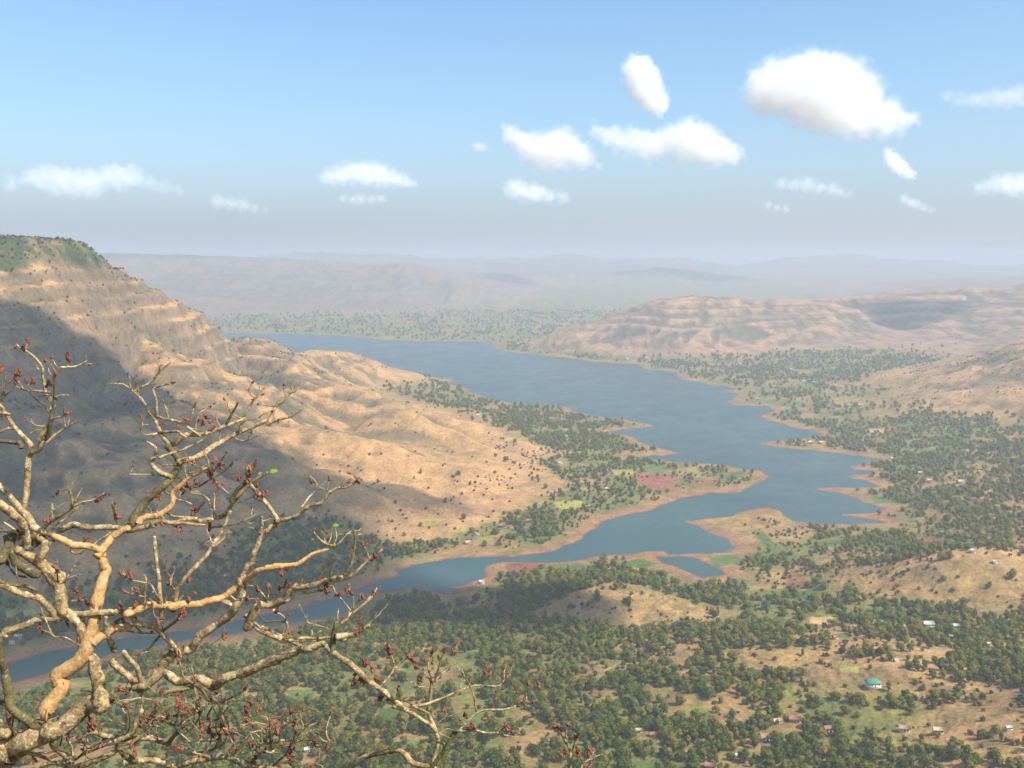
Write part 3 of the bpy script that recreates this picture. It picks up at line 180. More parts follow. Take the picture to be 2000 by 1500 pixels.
('g',71,'-0.845,4.373,-1.362,0.0052 -0.841,4.379,-1.346,0.0047 -0.837,4.386,-1.324,0.004 -0.843,4.393,-1.303,0.0034 -0.85,4.398,-1.286,0.0029'),
('g',73,'-0.837,4.386,-1.322,0.0047 -0.827,4.389,-1.32,0.0036 -0.816,4.392,-1.317,0.0024'),
('g',71,'-0.84,4.373,-1.37,0.0059 -0.826,4.374,-1.358,0.0054 -0.81,4.374,-1.343,0.0047 -0.798,4.374,-1.329,0.0041 -0.788,4.374,-1.317,0.0036 -0.775,4.373,-1.311,0.0032 -0.765,4.373,-1.309,0.0028'),
('d',75,'-0.75,4.373,-1.294,0.0071 -0.744,4.37,-1.31,0.0075 -0.739,4.365,-1.333,0.0079 -0.739,4.359,-1.358,0.0085 -0.742,4.353,-1.386,0.0091 -0.748,4.347,-1.415,0.0097 -0.756,4.341,-1.442,0.0103 -0.766,4.337,-1.462,0.0107 -0.777,4.333,-1.477,0.0111 -0.787,4.33,-1.49,0.0115 -0.795,4.327,-1.498,0.0117'),
('g',76,'-0.795,4.327,-1.498,0.0117 -0.821,4.336,-1.504,0.0125 -0.853,4.346,-1.512,0.0135 -0.877,4.354,-1.52,0.0142 -0.9,4.361,-1.529,0.015 -0.925,4.368,-1.542,0.0158 -0.952,4.376,-1.557,0.0167 -0.981,4.383,-1.57,0.0176 -1.011,4.389,-1.581,0.0186 -1.041,4.395,-1.588,0.0195 -1.069,4.4,-1.596,0.0204 -1.088,4.403,-1.611,0.0211 -1.109,4.407,-1.63,0.0219 -1.147,4.412,-1.651,0.0232 -1.188,4.418,-1.673,0.0246 -1.22,4.424,-1.69,0.0257 -1.248,4.429,-1.708,0.0267 -1.277,4.436,-1.738,0.0279 -1.299,4.443,-1.764,0.0288'),
('g',76,'-0.735,4.368,-1.319,0.0071 -0.725,4.369,-1.315,0.0053 -0.714,4.37,-1.312,0.0035'),
('g',77,'-0.925,4.368,-1.55,0.0118 -0.914,4.37,-1.548,0.0117 -0.896,4.374,-1.545,0.0114 -0.87,4.378,-1.544,0.0111 -0.842,4.383,-1.544,0.0107 -0.818,4.387,-1.543,0.0104 -0.796,4.391,-1.539,0.0101 -0.773,4.395,-1.527,0.0097 -0.752,4.398,-1.511,0.0094 -0.733,4.402,-1.491,0.009 -0.715,4.405,-1.471,0.0087 -0.7,4.407,-1.453,0.0084 -0.686,4.409,-1.438,0.0081 -0.671,4.411,-1.428,0.0078 -0.656,4.413,-1.42,0.0076 -0.64,4.414,-1.41,0.0074 -0.627,4.416,-1.402,0.0072'),
('g',79,'-0.693,4.409,-1.442,0.0048 -0.694,4.403,-1.422,0.0041 -0.698,4.397,-1.4,0.0034 -0.706,4.391,-1.384,0.0028 -0.714,4.387,-1.374,0.0024'),
('d',77,'-0.873,4.351,-1.518,0.0094 -0.863,4.35,-1.498,0.0065 -0.853,4.348,-1.479,0.0035'),
('d',77,'-0.924,4.368,-1.535,0.0094 -0.912,4.372,-1.517,0.0086 -0.895,4.376,-1.492,0.0074 -0.875,4.38,-1.46,0.0059 -0.858,4.382,-1.433,0.0047'),
('g',77,'-1.187,4.418,-1.657,0.0072 -1.204,4.424,-1.642,0.0062 -1.223,4.431,-1.623,0.0051 -1.237,4.436,-1.609,0.0042 -1.247,4.44,-1.599,0.0036'),
('g',77,'-1.116,4.407,-1.618,0.006 -1.14,4.406,-1.618,0.0048 -1.164,4.405,-1.618,0.0036'),
('g',83,'-1.191,4.42,-1.65,0.0048 -1.191,4.428,-1.629,0.004 -1.19,4.436,-1.606,0.0032 -1.185,4.441,-1.593,0.0027 -1.18,4.444,-1.585,0.0024'),
('g',77,'-1.012,4.391,-1.605,0.0095 -0.987,4.393,-1.604,0.0086 -0.957,4.395,-1.602,0.0075 -0.932,4.396,-1.597,0.0066 -0.913,4.397,-1.591,0.0059'),
('g',77,'-1.17,4.418,-1.696,0.0119 -1.155,4.426,-1.685,0.0115 -1.136,4.436,-1.672,0.0111 -1.118,4.443,-1.665,0.0106 -1.102,4.45,-1.657,0.0103 -1.093,4.456,-1.643,0.0099 -1.088,4.461,-1.63,0.0096'),
('g',72,'-0.869,4.374,-1.362,0.0052 -0.868,4.392,-1.337,0.004 -0.867,4.409,-1.312,0.0029'),
('g',72,'-0.884,4.375,-1.363,0.0052 -0.889,4.376,-1.348,0.004 -0.895,4.376,-1.333,0.0028'),
('o',69,'-1.281,4.346,-1.548,0.0211 -1.291,4.344,-1.555,0.0212 -1.306,4.342,-1.565,0.0214 -1.328,4.339,-1.577,0.0216 -1.352,4.334,-1.589,0.0218 -1.372,4.33,-1.599,0.0219 -1.394,4.324,-1.608,0.0221 -1.425,4.315,-1.613,0.0223 -1.454,4.304,-1.616,0.0225 -1.467,4.299,-1.621,0.0226 -1.479,4.293,-1.623,0.0227 -1.502,4.281,-1.616,0.0229 -1.531,4.265,-1.605,0.0231 -1.567,4.243,-1.589,0.0233 -1.603,4.221,-1.577,0.0236 -1.626,4.207,-1.578,0.0237 -1.647,4.195,-1.586,0.0239 -1.678,4.18,-1.596,0.0241 -1.709,4.167,-1.608,0.0243 -1.736,4.158,-1.62,0.0245 -1.757,4.153,-1.628,0.0247'),
('o',1,'-1.948,4.197,-1.765,0.0272 -1.929,4.207,-1.754,0.027 -1.904,4.221,-1.741,0.0267 -1.882,4.233,-1.729,0.0264 -1.859,4.246,-1.717,0.0261 -1.826,4.263,-1.704,0.0258 -1.799,4.278,-1.693,0.0254'),
('g',90,'-1.394,4.324,-1.612,0.0164 -1.374,4.331,-1.628,0.0158 -1.349,4.339,-1.648,0.0151 -1.328,4.345,-1.664,0.0145 -1.313,4.35,-1.675,0.0141'),
('g',90,'-1.573,4.235,-1.582,0.0137 -1.57,4.235,-1.566,0.0136 -1.564,4.236,-1.545,0.0135 -1.551,4.237,-1.529,0.0134 -1.535,4.238,-1.513,0.0133 -1.523,4.24,-1.494,0.0132 -1.51,4.244,-1.474,0.013 -1.492,4.249,-1.45,0.0128 -1.473,4.256,-1.426,0.0127 -1.454,4.265,-1.404,0.0125 -1.437,4.274,-1.384,0.0124 -1.428,4.282,-1.368,0.0123 -1.419,4.289,-1.352,0.0122 -1.408,4.3,-1.331,0.012 -1.395,4.311,-1.31,0.0119 -1.383,4.32,-1.293,0.0118 -1.374,4.326,-1.281,0.0117'),
('g',93,'-1.396,4.296,-1.343,0.0093 -1.379,4.301,-1.336,0.0083 -1.359,4.307,-1.324,0.0071 -1.342,4.314,-1.306,0.0057 -1.329,4.319,-1.29,0.0047'),
('g',49,'-1.359,4.458,-1.207,0.012 -1.368,4.46,-1.227,0.0121 -1.381,4.463,-1.254,0.0121 -1.39,4.465,-1.279,0.0121 -1.403,4.469,-1.306,0.0121 -1.43,4.474,-1.341,0.0121 -1.454,4.478,-1.37,0.0121'),
('g',48,'-2.303,4.457,-1.306,0.0241 -2.317,4.462,-1.29,0.0239 -2.337,4.47,-1.268,0.0238 -2.36,4.477,-1.245,0.0235 -2.386,4.484,-1.222,0.0233 -2.411,4.49,-1.198,0.023 -2.436,4.494,-1.174,0.0228 -2.465,4.496,-1.15,0.0225 -2.491,4.497,-1.129,0.0222 -2.512,4.497,-1.117,0.022 -2.527,4.497,-1.11,0.0219'),
('g',91,'-1.956,4.197,-1.772,0.034 -1.977,4.203,-1.754,0.0337 -2.003,4.212,-1.73,0.0333 -2.021,4.218,-1.707,0.033 -2.038,4.224,-1.682,0.0327 -2.054,4.229,-1.656,0.0323 -2.071,4.233,-1.63,0.032 -2.088,4.236,-1.607,0.0316 -2.106,4.237,-1.583,0.0312 -2.122,4.239,-1.556,0.0309 -2.138,4.239,-1.528,0.0304 -2.158,4.239,-1.501,0.03 -2.178,4.239,-1.473,0.0296 -2.196,4.24,-1.44,0.0291 -2.214,4.242,-1.411,0.0287 -2.231,4.244,-1.389,0.0283 -2.246,4.247,-1.372,0.028 -2.259,4.25,-1.353,0.0278 -2.268,4.252,-1.34,0.0276'),
('g',97,'-2.257,4.252,-1.33,0.023 -2.253,4.24,-1.307,0.0229 -2.25,4.225,-1.278,0.0228 -2.249,4.213,-1.257,0.0228 -2.249,4.202,-1.235,0.0227 -2.245,4.187,-1.203,0.0226 -2.243,4.172,-1.172,0.0226 -2.249,4.161,-1.15,0.0225 -2.26,4.151,-1.131,0.0224 -2.276,4.14,-1.113,0.0224 -2.292,4.131,-1.097,0.0223 -2.307,4.124,-1.083,0.0223 -2.318,4.119,-1.073,0.0223'),
('g',97,'-1.992,4.212,-1.726,0.0228 -1.989,4.213,-1.748,0.024 -1.985,4.213,-1.775,0.0256 -1.98,4.214,-1.797,0.0269 -1.973,4.214,-1.817,0.0281 -1.958,4.214,-1.831,0.0293 -1.942,4.213,-1.843,0.0305 -1.932,4.213,-1.852,0.0313 -1.925,4.212,-1.865,0.0322 -1.923,4.211,-1.894,0.0339 -1.923,4.208,-1.927,0.0358 -1.921,4.205,-1.958,0.0376 -1.92,4.201,-1.988,0.0393 -1.925,4.197,-2.022,0.0413 -1.931,4.192,-2.052,0.0431 -1.937,4.189,-2.074,0.0444 -1.942,4.187,-2.088,0.0453'),
('d',96,'-2.304,4.457,-1.31,0.0289 -2.307,4.455,-1.326,0.0278 -2.312,4.453,-1.347,0.0264 -2.316,4.451,-1.366,0.025 -2.319,4.449,-1.381,0.0241'),
('g',100,'-2.304,4.456,-1.321,0.0241 -2.293,4.453,-1.336,0.0235 -2.281,4.45,-1.354,0.0227 -2.276,4.448,-1.371,0.0221 -2.273,4.446,-1.383,0.0216'),
('g',97,'-2.123,4.239,-1.509,0.0229 -2.132,4.234,-1.483,0.0229 -2.143,4.229,-1.45,0.0229 -2.151,4.224,-1.421,0.0228 -2.156,4.221,-1.393,0.0228 -2.153,4.219,-1.365,0.0228 -2.148,4.218,-1.337,0.0228 -2.151,4.218,-1.306,0.0228 -2.155,4.219,-1.282,0.0228'),
('g',69,'-1.596,4.36,-1.915,0.0141 -1.599,4.353,-1.902,0.0143 -1.606,4.341,-1.879,0.0145 -1.62,4.322,-1.845,0.0149 -1.636,4.302,-1.809,0.0154 -1.655,4.284,-1.775,0.0158 -1.67,4.271,-1.75,0.0162'),
('g',103,'-1.69,4.271,-1.743,0.0185 -1.716,4.258,-1.715,0.0185 -1.748,4.243,-1.683,0.0186 -1.771,4.234,-1.66,0.0187 -1.794,4.228,-1.643,0.0187 -1.818,4.223,-1.636,0.0188 -1.843,4.219,-1.632,0.0188 -1.868,4.217,-1.626,0.0189 -1.894,4.215,-1.623,0.019 -1.925,4.214,-1.631,0.0191 -1.956,4.214,-1.641,0.0192 -1.979,4.215,-1.648,0.0192 -2.003,4.215,-1.653,0.0193 -2.037,4.214,-1.655,0.0194 -2.074,4.213,-1.656,0.0195 -2.109,4.209,-1.655,0.0196 -2.141,4.204,-1.656,0.0197 -2.166,4.198,-1.664,0.0197 -2.189,4.191,-1.673,0.0198 -2.211,4.183,-1.681,0.0198 -2.234,4.174,-1.688,0.0199 -2.264,4.161,-1.691,0.0199 -2.292,4.149,-1.693,0.02 -2.314,4.14,-1.696,0.02 -2.33,4.133,-1.701,0.02 -2.338,4.128,-1.713,0.02 -2.341,4.124,-1.723,0.0201'),
('g',104,'-2.104,4.209,-1.651,0.0205 -2.11,4.2,-1.634,0.0204 -2.119,4.188,-1.613,0.0204 -2.132,4.176,-1.595,0.0203 -2.147,4.163,-1.577,0.0203 -2.164,4.151,-1.558,0.0202 -2.182,4.14,-1.54,0.0201 -2.199,4.133,-1.526,0.0201 -2.216,4.127,-1.513,0.0201 -2.238,4.122,-1.499,0.0201 -2.262,4.118,-1.488,0.02 -2.288,4.116,-1.483,0.02 -2.311,4.115,-1.48,0.02 -2.324,4.114,-1.475,0.02 -2.331,4.114,-1.472,0.02'),
('d',0,'-2.202,4.1,-2.123,0.0266 -2.218,4.098,-2.11,0.0262 -2.239,4.095,-2.09,0.0255 -2.264,4.092,-2.063,0.0248 -2.285,4.089,-2.032,0.024 -2.295,4.088,-1.999,0.0233 -2.3,4.087,-1.964,0.0227 -2.303,4.087,-1.927,0.022 -2.305,4.087,-1.89,0.0212 -2.308,4.088,-1.854,0.0205 -2.312,4.089,-1.818,0.0198 -2.315,4.09,-1.784,0.0192 -2.319,4.091,-1.753,0.0185 -2.321,4.092,-1.727,0.018 -2.323,4.092,-1.71,0.0177'),
('g',104,'-1.885,4.215,-1.649,0.016 -1.88,4.221,-1.685,0.0168 -1.873,4.227,-1.728,0.0179 -1.87,4.231,-1.759,0.0186 -1.869,4.234,-1.788,0.0193 -1.87,4.237,-1.821,0.02 -1.871,4.24,-1.847,0.0206'),
('g',107,'-1.871,4.24,-1.847,0.0206 -1.863,4.239,-1.872,0.0204 -1.852,4.238,-1.903,0.0201 -1.839,4.236,-1.926,0.0198 -1.824,4.234,-1.947,0.0195 -1.806,4.23,-1.969,0.0192 -1.786,4.223,-1.991,0.0189 -1.761,4.213,-2.018,0.0185 -1.74,4.203,-2.038,0.0182'),
('g',108,'-1.746,4.213,-2.005,0.0137 -1.742,4.201,-1.974,0.0139 -1.739,4.185,-1.936,0.0142 -1.738,4.173,-1.905,0.0144 -1.74,4.161,-1.876,0.0146 -1.752,4.145,-1.842,0.0149 -1.764,4.13,-1.81,0.0152 -1.769,4.12,-1.786,0.0154 -1.772,4.114,-1.77,0.0156'),
('g',108,'-1.766,4.213,-2.024,0.025 -1.726,4.203,-2.005,0.0251 -1.673,4.191,-1.984,0.0252 -1.621,4.18,-1.971,0.0253 -1.568,4.17,-1.962,0.0254 -1.519,4.161,-1.956,0.0255 -1.473,4.154,-1.951,0.0256 -1.435,4.148,-1.944,0.0257 -1.398,4.143,-1.935,0.0257 -1.351,4.135,-1.922,0.0258 -1.304,4.128,-1.909,0.0259 -1.265,4.121,-1.899,0.026 -1.229,4.114,-1.888,0.0261 -1.193,4.106,-1.874,0.0261 -1.153,4.097,-1.854,0.0262 -1.091,4.081,-1.822,0.0263 -1.039,4.068,-1.794,0.0264'),
('g',110,'-1.14,4.093,-1.849,0.0265 -1.106,4.087,-1.833,0.0258 -1.065,4.078,-1.813,0.025 -1.034,4.071,-1.799,0.0243 -1.005,4.063,-1.784,0.0237 -0.978,4.053,-1.766,0.0231 -0.951,4.042,-1.746,0.0225 -0.922,4.03,-1.729,0.0219 -0.893,4.016,-1.714,0.0213 -0.863,4.002,-1.704,0.0207 -0.836,3.989,-1.698,0.0202 -0.814,3.976,-1.702,0.0197 -0.798,3.967,-1.707,0.0193'),
('g',111,'-0.806,3.972,-1.706,0.0172 -0.796,3.967,-1.715,0.017 -0.78,3.958,-1.728,0.0167 -0.755,3.948,-1.739,0.0164 -0.727,3.938,-1.751,0.016 -0.7,3.93,-1.766,0.0157 -0.675,3.925,-1.784,0.0153 -0.653,3.922,-1.805,0.015 -0.632,3.922,-1.828,0.0147 -0.609,3.925,-1.854,0.0143 -0.587,3.929,-1.881,0.014 -0.566,3.933,-1.905,0.0137 -0.545,3.937,-1.928,0.0134 -0.518,3.942,-1.95,0.0131 -0.496,3.944,-1.966,0.0128'),
('g',112,'-0.527,3.94,-1.951,0.0128 -0.494,3.936,-1.962,0.0124 -0.456,3.932,-1.977,0.012 -0.431,3.931,-1.994,0.0118 -0.409,3.932,-2.012,0.0115 -0.381,3.935,-2.034,0.0112 -0.358,3.94,-2.057,0.0109 -0.346,3.944,-2.074,0.0108 -0.34,3.947,-2.085,0.0107'),
('d',112,'-0.791,3.964,-1.72,0.0171 -0.783,3.963,-1.706,0.0167 -0.773,3.962,-1.684,0.0159 -0.77,3.961,-1.652,0.015 -0.768,3.96,-1.62,0.014 -0.765,3.96,-1.596,0.0133 -0.764,3.961,-1.581,0.0128'),
('g',114,'-0.749,3.961,-1.594,0.0096 -0.735,3.969,-1.575,0.0086 -0.718,3.978,-1.555,0.0074 -0.706,3.983,-1.547,0.0068 -0.699,3.985,-1.544,0.0065'),
('d',115,'-0.699,3.985,-1.544,0.0075 -0.688,3.989,-1.53,0.0068 -0.676,3.993,-1.512,0.0058 -0.669,3.998,-1.494,0.005 -0.666,4.001,-1.48,0.0043'),
('g',116,'-0.699,3.985,-1.544,0.0075 -0.679,3.995,-1.532,0.007 -0.654,4.007,-1.517,0.0063 -0.637,4.016,-1.507,0.0058 -0.622,4.023,-1.495,0.0053 -0.611,4.031,-1.477,0.0048 -0.603,4.038,-1.461,0.0044'),
('g',115,'-0.705,3.983,-1.546,0.0054 -0.717,3.976,-1.524,0.0049 -0.732,3.967,-1.499,0.0044 -0.743,3.962,-1.481,0.004 -0.752,3.958,-1.467,0.0036 -0.76,3.955,-1.456,0.0034 -0.764,3.953,-1.448,0.0032'),
('g',116,'-0.697,3.986,-1.541,0.0054 -0.695,3.989,-1.517,0.0048 -0.695,3.992,-1.49,0.0041 -0.705,3.994,-1.475,0.0036 -0.715,3.995,-1.467,0.0032'),
('g',114,'-0.762,3.961,-1.573,0.0043 -0.762,3.977,-1.553,0.0032 -0.762,3.992,-1.533,0.0022'),
('g',114,'-0.769,3.961,-1.655,0.0193 -0.743,3.962,-1.648,0.0174 -0.712,3.962,-1.638,0.015 -0.685,3.964,-1.626,0.0129 -0.661,3.965,-1.614,0.011 -0.643,3.967,-1.607,0.0095 -0.631,3.968,-1.602,0.0086'),
('g',121,'-0.631,3.968,-1.602,0.0054 -0.623,3.968,-1.589,0.0048 -0.61,3.969,-1.574,0.004 -0.594,3.969,-1.562,0.0032 -0.58,3.97,-1.553,0.0026'),
('g',114,'-0.762,3.961,-1.666,0.0064 -0.751,3.958,-1.666,0.0061 -0.734,3.954,-1.663,0.0056 -0.711,3.948,-1.649,0.0049 -0.691,3.942,-1.636,0.0043'),
('g',77,'-1.284,4.436,-1.736,0.0192 -1.263,4.434,-1.756,0.0188 -1.239,4.431,-1.781,0.0184 -1.222,4.43,-1.799,0.0181 -1.202,4.43,-1.815,0.0178 -1.163,4.431,-1.836,0.0172 -1.129,4.435,-1.853,0.0168'),
('g',124,'-1.227,4.43,-1.8,0.0168 -1.21,4.437,-1.815,0.0163 -1.187,4.446,-1.834,0.0157 -1.165,4.455,-1.852,0.015 -1.143,4.461,-1.868,0.0145 -1.124,4.466,-1.876,0.014 -1.103,4.47,-1.884,0.0135 -1.072,4.475,-1.898,0.0128 -1.045,4.477,-1.91,0.0121'),
('g',124,'-1.124,4.435,-1.853,0.0096 -1.114,4.433,-1.841,0.0091 -1.104,4.431,-1.824,0.0085 -1.1,4.429,-1.804,0.0079 -1.101,4.427,-1.783,0.0072 -1.108,4.424,-1.761,0.0065 -1.118,4.422,-1.742,0.0058 -1.131,4.42,-1.731,0.0052 -1.142,4.419,-1.725,0.0048'),
('d',126,'-1.105,4.426,-1.775,0.0072 -1.122,4.42,-1.766,0.0068 -1.146,4.412,-1.757,0.0064 -1.169,4.404,-1.758,0.006 -1.191,4.398,-1.756,0.0056 -1.21,4.391,-1.738,0.0051 -1.223,4.386,-1.72,0.0047'),
('g',125,'-1.103,4.47,-1.882,0.0097 -1.073,4.482,-1.877,0.0093 -1.037,4.496,-1.875,0.0089 -1.01,4.507,-1.88,0.0086 -0.984,4.517,-1.887,0.0084 -0.951,4.532,-1.889,0.008 -0.921,4.545,-1.891,0.0077 -0.904,4.553,-1.898,0.0075 -0.896,4.557,-1.904,0.0074'),
('g',128,'-0.998,4.51,-1.88,0.0049 -0.998,4.519,-1.866,0.0037 -0.999,4.528,-1.852,0.0024'),
('g',114,'-0.795,3.96,-1.62,0.0032 -0.814,3.959,-1.611,0.003 -0.841,3.958,-1.601,0.0028 -0.87,3.958,-1.593,0.0026 -0.894,3.958,-1.583,0.0024 -0.897,3.959,-1.565,0.0023 -0.893,3.96,-1.549,0.0021'),
('g',113,'-0.432,3.932,-1.96,0.0074 -0.418,3.938,-1.962,0.0073 -0.4,3.947,-1.965,0.0072 -0.385,3.954,-1.967,0.007 -0.368,3.963,-1.968,0.0069 -0.345,3.975,-1.963,0.0067 -0.318,3.99,-1.956,0.0064 -0.283,4.008,-1.946,0.0061 -0.248,4.026,-1.938,0.0057 -0.219,4.041,-1.933,0.0054 -0.191,4.055,-1.931,0.0052 -0.166,4.067,-1.931,0.005 -0.139,4.079,-1.935,0.0047 -0.101,4.097,-1.946,0.0044 -0.066,4.113,-1.954,0.0041 -0.046,4.125,-1.943,0.0039 -0.032,4.135,-1.928,0.0036 -0.017,4.144,-1.919,0.0035 -0.007,4.15,-1.914,0.0034'),
('g',131,'-0.187,4.059,-1.923,0.0044 -0.188,4.055,-1.895,0.0033 -0.188,4.051,-1.868,0.0022'),
('g',131,'-0.232,4.037,-1.927,0.0044 -0.228,4.046,-1.904,0.0033 -0.225,4.056,-1.881,0.0022'),
('g',131,'-0.432,3.932,-1.962,0.0064 -0.401,3.925,-1.976,0.0058 -0.369,3.919,-1.991,0.0053'),
('d',112,'-0.545,3.937,-1.93,0.0053 -0.514,3.931,-1.925,0.005 -0.477,3.922,-1.923,0.0047 -0.451,3.915,-1.932,0.0044 -0.434,3.91,-1.941,0.0042'),
('d',135,'-0.487,3.925,-1.924,0.0042 -0.49,3.921,-1.897,0.0032 -0.492,3.917,-1.87,0.0021'),
('g',112,'-0.58,3.929,-1.866,0.0053 -0.557,3.943,-1.848,0.0049 -0.532,3.958,-1.825,0.0043 -0.522,3.966,-1.808,0.004 -0.519,3.97,-1.796,0.0039'),
('g',137,'-0.519,3.97,-1.796,0.0043 -0.523,3.961,-1.767,0.0038 -0.529,3.951,-1.733,0.0033 -0.536,3.942,-1.706,0.0029 -0.541,3.936,-1.687,0.0026'),
('g',138,'-0.519,3.97,-1.796,0.0047 -0.495,3.972,-1.778,0.0042 -0.466,3.974,-1.753,0.0036 -0.442,3.974,-1.723,0.003 -0.425,3.972,-1.697,0.0026'),
('g',113,'-0.334,3.941,-2.047,0.0043 -0.31,3.944,-2.03,0.0037 -0.287,3.946,-2.009,0.0031 -0.288,3.948,-1.993,0.0028 -0.296,3.95,-1.981,0.0026'),
('g',140,'-0.291,3.945,-2.014,0.0043 -0.262,3.934,-2.001,0.0037 -0.233,3.923,-1.988,0.0032'),
('g',113,'-0.326,3.947,-2.101,0.0043 -0.307,3.953,-2.088,0.004 -0.284,3.961,-2.077,0.0036 -0.265,3.966,-2.084,0.0034 -0.251,3.971,-2.093,0.0032'),
('d',142,'-0.241,3.971,-2.098,0.0107 -0.249,3.972,-2.111,0.0109 -0.261,3.974,-2.13,0.0111 -0.275,3.976,-2.151,0.0113 -0.29,3.978,-2.173,0.0116 -0.303,3.98,-2.193,0.0118 -0.32,3.983,-2.217,0.012 -0.352,3.988,-2.258,0.0125 -0.38,3.992,-2.294,0.0129'),
('g',143,'-0.364,3.988,-2.256,0.0108 -0.358,3.992,-2.234,0.0107 -0.35,3.998,-2.205,0.0105 -0.344,4.004,-2.179,0.0104 -0.341,4.008,-2.154,0.0102 -0.344,4.013,-2.128,0.0101 -0.35,4.017,-2.102,0.01 -0.36,4.02,-2.074,0.0098 -0.37,4.023,-2.049,0.0097 -0.374,4.025,-2.03,0.0096 -0.374,4.027,-2.01,0.0095 -0.37,4.03,-1.981,0.0093 -0.364,4.032,-1.951,0.0091 -0.358,4.034,-1.924,0.009 -0.355,4.036,-1.902,0.0089 -0.359,4.037,-1.887,0.0088 -0.364,4.038,-1.877,0.0087'),
('g',143,'-0.345,3.989,-2.293,0.0129 -0.358,3.99,-2.284,0.0131 -0.379,3.99,-2.272,0.0133 -0.41,3.991,-2.261,0.0136 -0.442,3.995,-2.249,0.0139 -0.468,3.999,-2.234,0.0142 -0.491,4.005,-2.221,0.0145 -0.51,4.01,-2.217,0.0147 -0.531,4.016,-2.22,0.0149 -0.565,4.027,-2.229,0.0152 -0.603,4.042,-2.244,0.0156 -0.638,4.056,-2.262,0.0159 -0.672,4.071,-2.282,0.0163 -0.704,4.085,-2.304,0.0167 -0.737,4.099,-2.329,0.017 -0.776,4.114,-2.364,0.0175 -0.808,4.124,-2.391,0.0178'),
('g',143,'-0.241,3.971,-2.098,0.0075 -0.222,3.975,-2.077,0.0072 -0.198,3.98,-2.052,0.0069 -0.18,3.985,-2.032,0.0066 -0.16,3.99,-2.016,0.0064 -0.139,3.995,-2.009,0.0061 -0.113,4.001,-2.007,0.0059 -0.079,4.011,-2.012,0.0055 -0.041,4.023,-2.018,0.0052 0.005,4.039,-2.018,0.0047 0.042,4.052,-2.017,0.0044'),
('g',146,'-0.163,3.99,-2.014,0.0054 -0.165,3.988,-1.982,0.005 -0.169,3.986,-1.944,0.0045 -0.175,3.985,-1.917,0.0042 -0.183,3.984,-1.893,0.0039 -0.198,3.985,-1.866,0.0035 -0.212,3.985,-1.843,0.0031 -0.218,3.986,-1.827,0.0029 -0.221,3.987,-1.818,0.0028'),
('g',143,'-0.246,3.971,-2.093,0.0075 -0.213,3.965,-2.089,0.0071 -0.174,3.958,-2.086,0.0066 -0.144,3.952,-2.091,0.0062 -0.116,3.947,-2.095,0.0059 -0.088,3.941,-2.09,0.0055 -0.064,3.936,-2.085,0.0052 -0.046,3.933,-2.087,0.005 -0.03,3.929,-2.091,0.0048 -0.007,3.924,-2.092,0.0045 0.012,3.92,-2.091,0.0042'),
('d',148,'-0.059,3.935,-2.084,0.0053 -0.045,3.933,-2.068,0.0039 -0.03,3.931,-2.052,0.0025'),
('g',144,'-0.364,4.037,-1.892,0.0055 -0.381,4.044,-1.872,0.0044 -0.399,4.05,-1.852,0.0033'),
('g',144,'-0.35,4.037,-1.887,0.0065 -0.337,4.019,-1.841,0.0056 -0.322,3.998,-1.788,0.0046 -0.309,3.983,-1.749,0.0038 -0.3,3.974,-1.723,0.0032'),
('g',151,'-0.344,4.032,-1.88,0.0054 -0.316,4.039,-1.864,0.0048 -0.282,4.046,-1.84,0.004 -0.261,4.05,-1.809,0.0032 -0.248,4.051,-1.782,0.0026'),
('g',144,'-0.367,4.038,-1.882,0.0044 -0.374,4.046,-1.862,0.004 -0.38,4.056,-1.835,0.0036 -0.371,4.068,-1.801,0.0031 -0.361,4.078,-1.773,0.0026'),
('g',144,'-0.364,4.034,-1.926,0.0044 -0.39,4.029,-1.918,0.0035 -0.416,4.022,-1.911,0.0027 -0.422,4.02,-1.916,0.0024 -0.421,4.018,-1.924,0.0022'),
('g',131,'-0.144,4.079,-1.912,0.004 -0.132,4.079,-1.896,0.0035 -0.119,4.079,-1.876,0.003 -0.113,4.079,-1.855,0.0026 -0.109,4.078,-1.84,0.0022'),
('g',96,'-2.354,4.475,-1.257,0.0193 -2.354,4.477,-1.248,0.0193 -2.355,4.482,-1.229,0.0192 -2.358,4.492,-1.192,0.0189 -2.36,4.502,-1.15,0.0186 -2.36,4.51,-1.113,0.0183 -2.359,4.517,-1.077,0.0181 -2.358,4.523,-1.038,0.0178 -2.356,4.528,-1.003,0.0175 -2.35,4.532,-0.974,0.0173 -2.345,4.535,-0.954,0.0172'),
('d',156,'-2.345,4.535,-0.954,0.0172 -2.331,4.538,-0.948,0.0167 -2.314,4.543,-0.937,0.0161 -2.298,4.548,-0.916,0.0154 -2.285,4.551,-0.897,0.0148'),
('d',157,'-2.281,4.551,-0.894,0.0148 -2.267,4.547,-0.868,0.0142 -2.25,4.542,-0.835,0.0136 -2.242,4.538,-0.811,0.0131 -2.237,4.535,-0.789,0.0127 -2.23,4.532,-0.765,0.0123 -2.223,4.53,-0.742,0.0118 -2.217,4.528,-0.723,0.0115 -2.212,4.526,-0.704,0.0111 -2.208,4.524,-0.68,0.0107 -2.205,4.522,-0.655,0.0102 -2.202,4.52,-0.625,0.0096 -2.199,4.518,-0.598,0.0091 -2.197,4.517,-0.58,0.0088 -2.195,4.517,-0.568,0.0085'),
('g',158,'-2.195,4.517,-0.568,0.0085 -2.189,4.519,-0.558,0.0083 -2.181,4.521,-0.546,0.008 -2.175,4.522,-0.54,0.0078 -2.167,4.524,-0.536,0.0076 -2.151,4.527,-0.536,0.0073 -2.133,4.531,-0.536,0.0068 -2.114,4.535,-0.533,0.0064 -2.096,4.54,-0.526,0.006 -2.075,4.547,-0.511,0.0054 -2.06,4.554,-0.498,0.0049'),
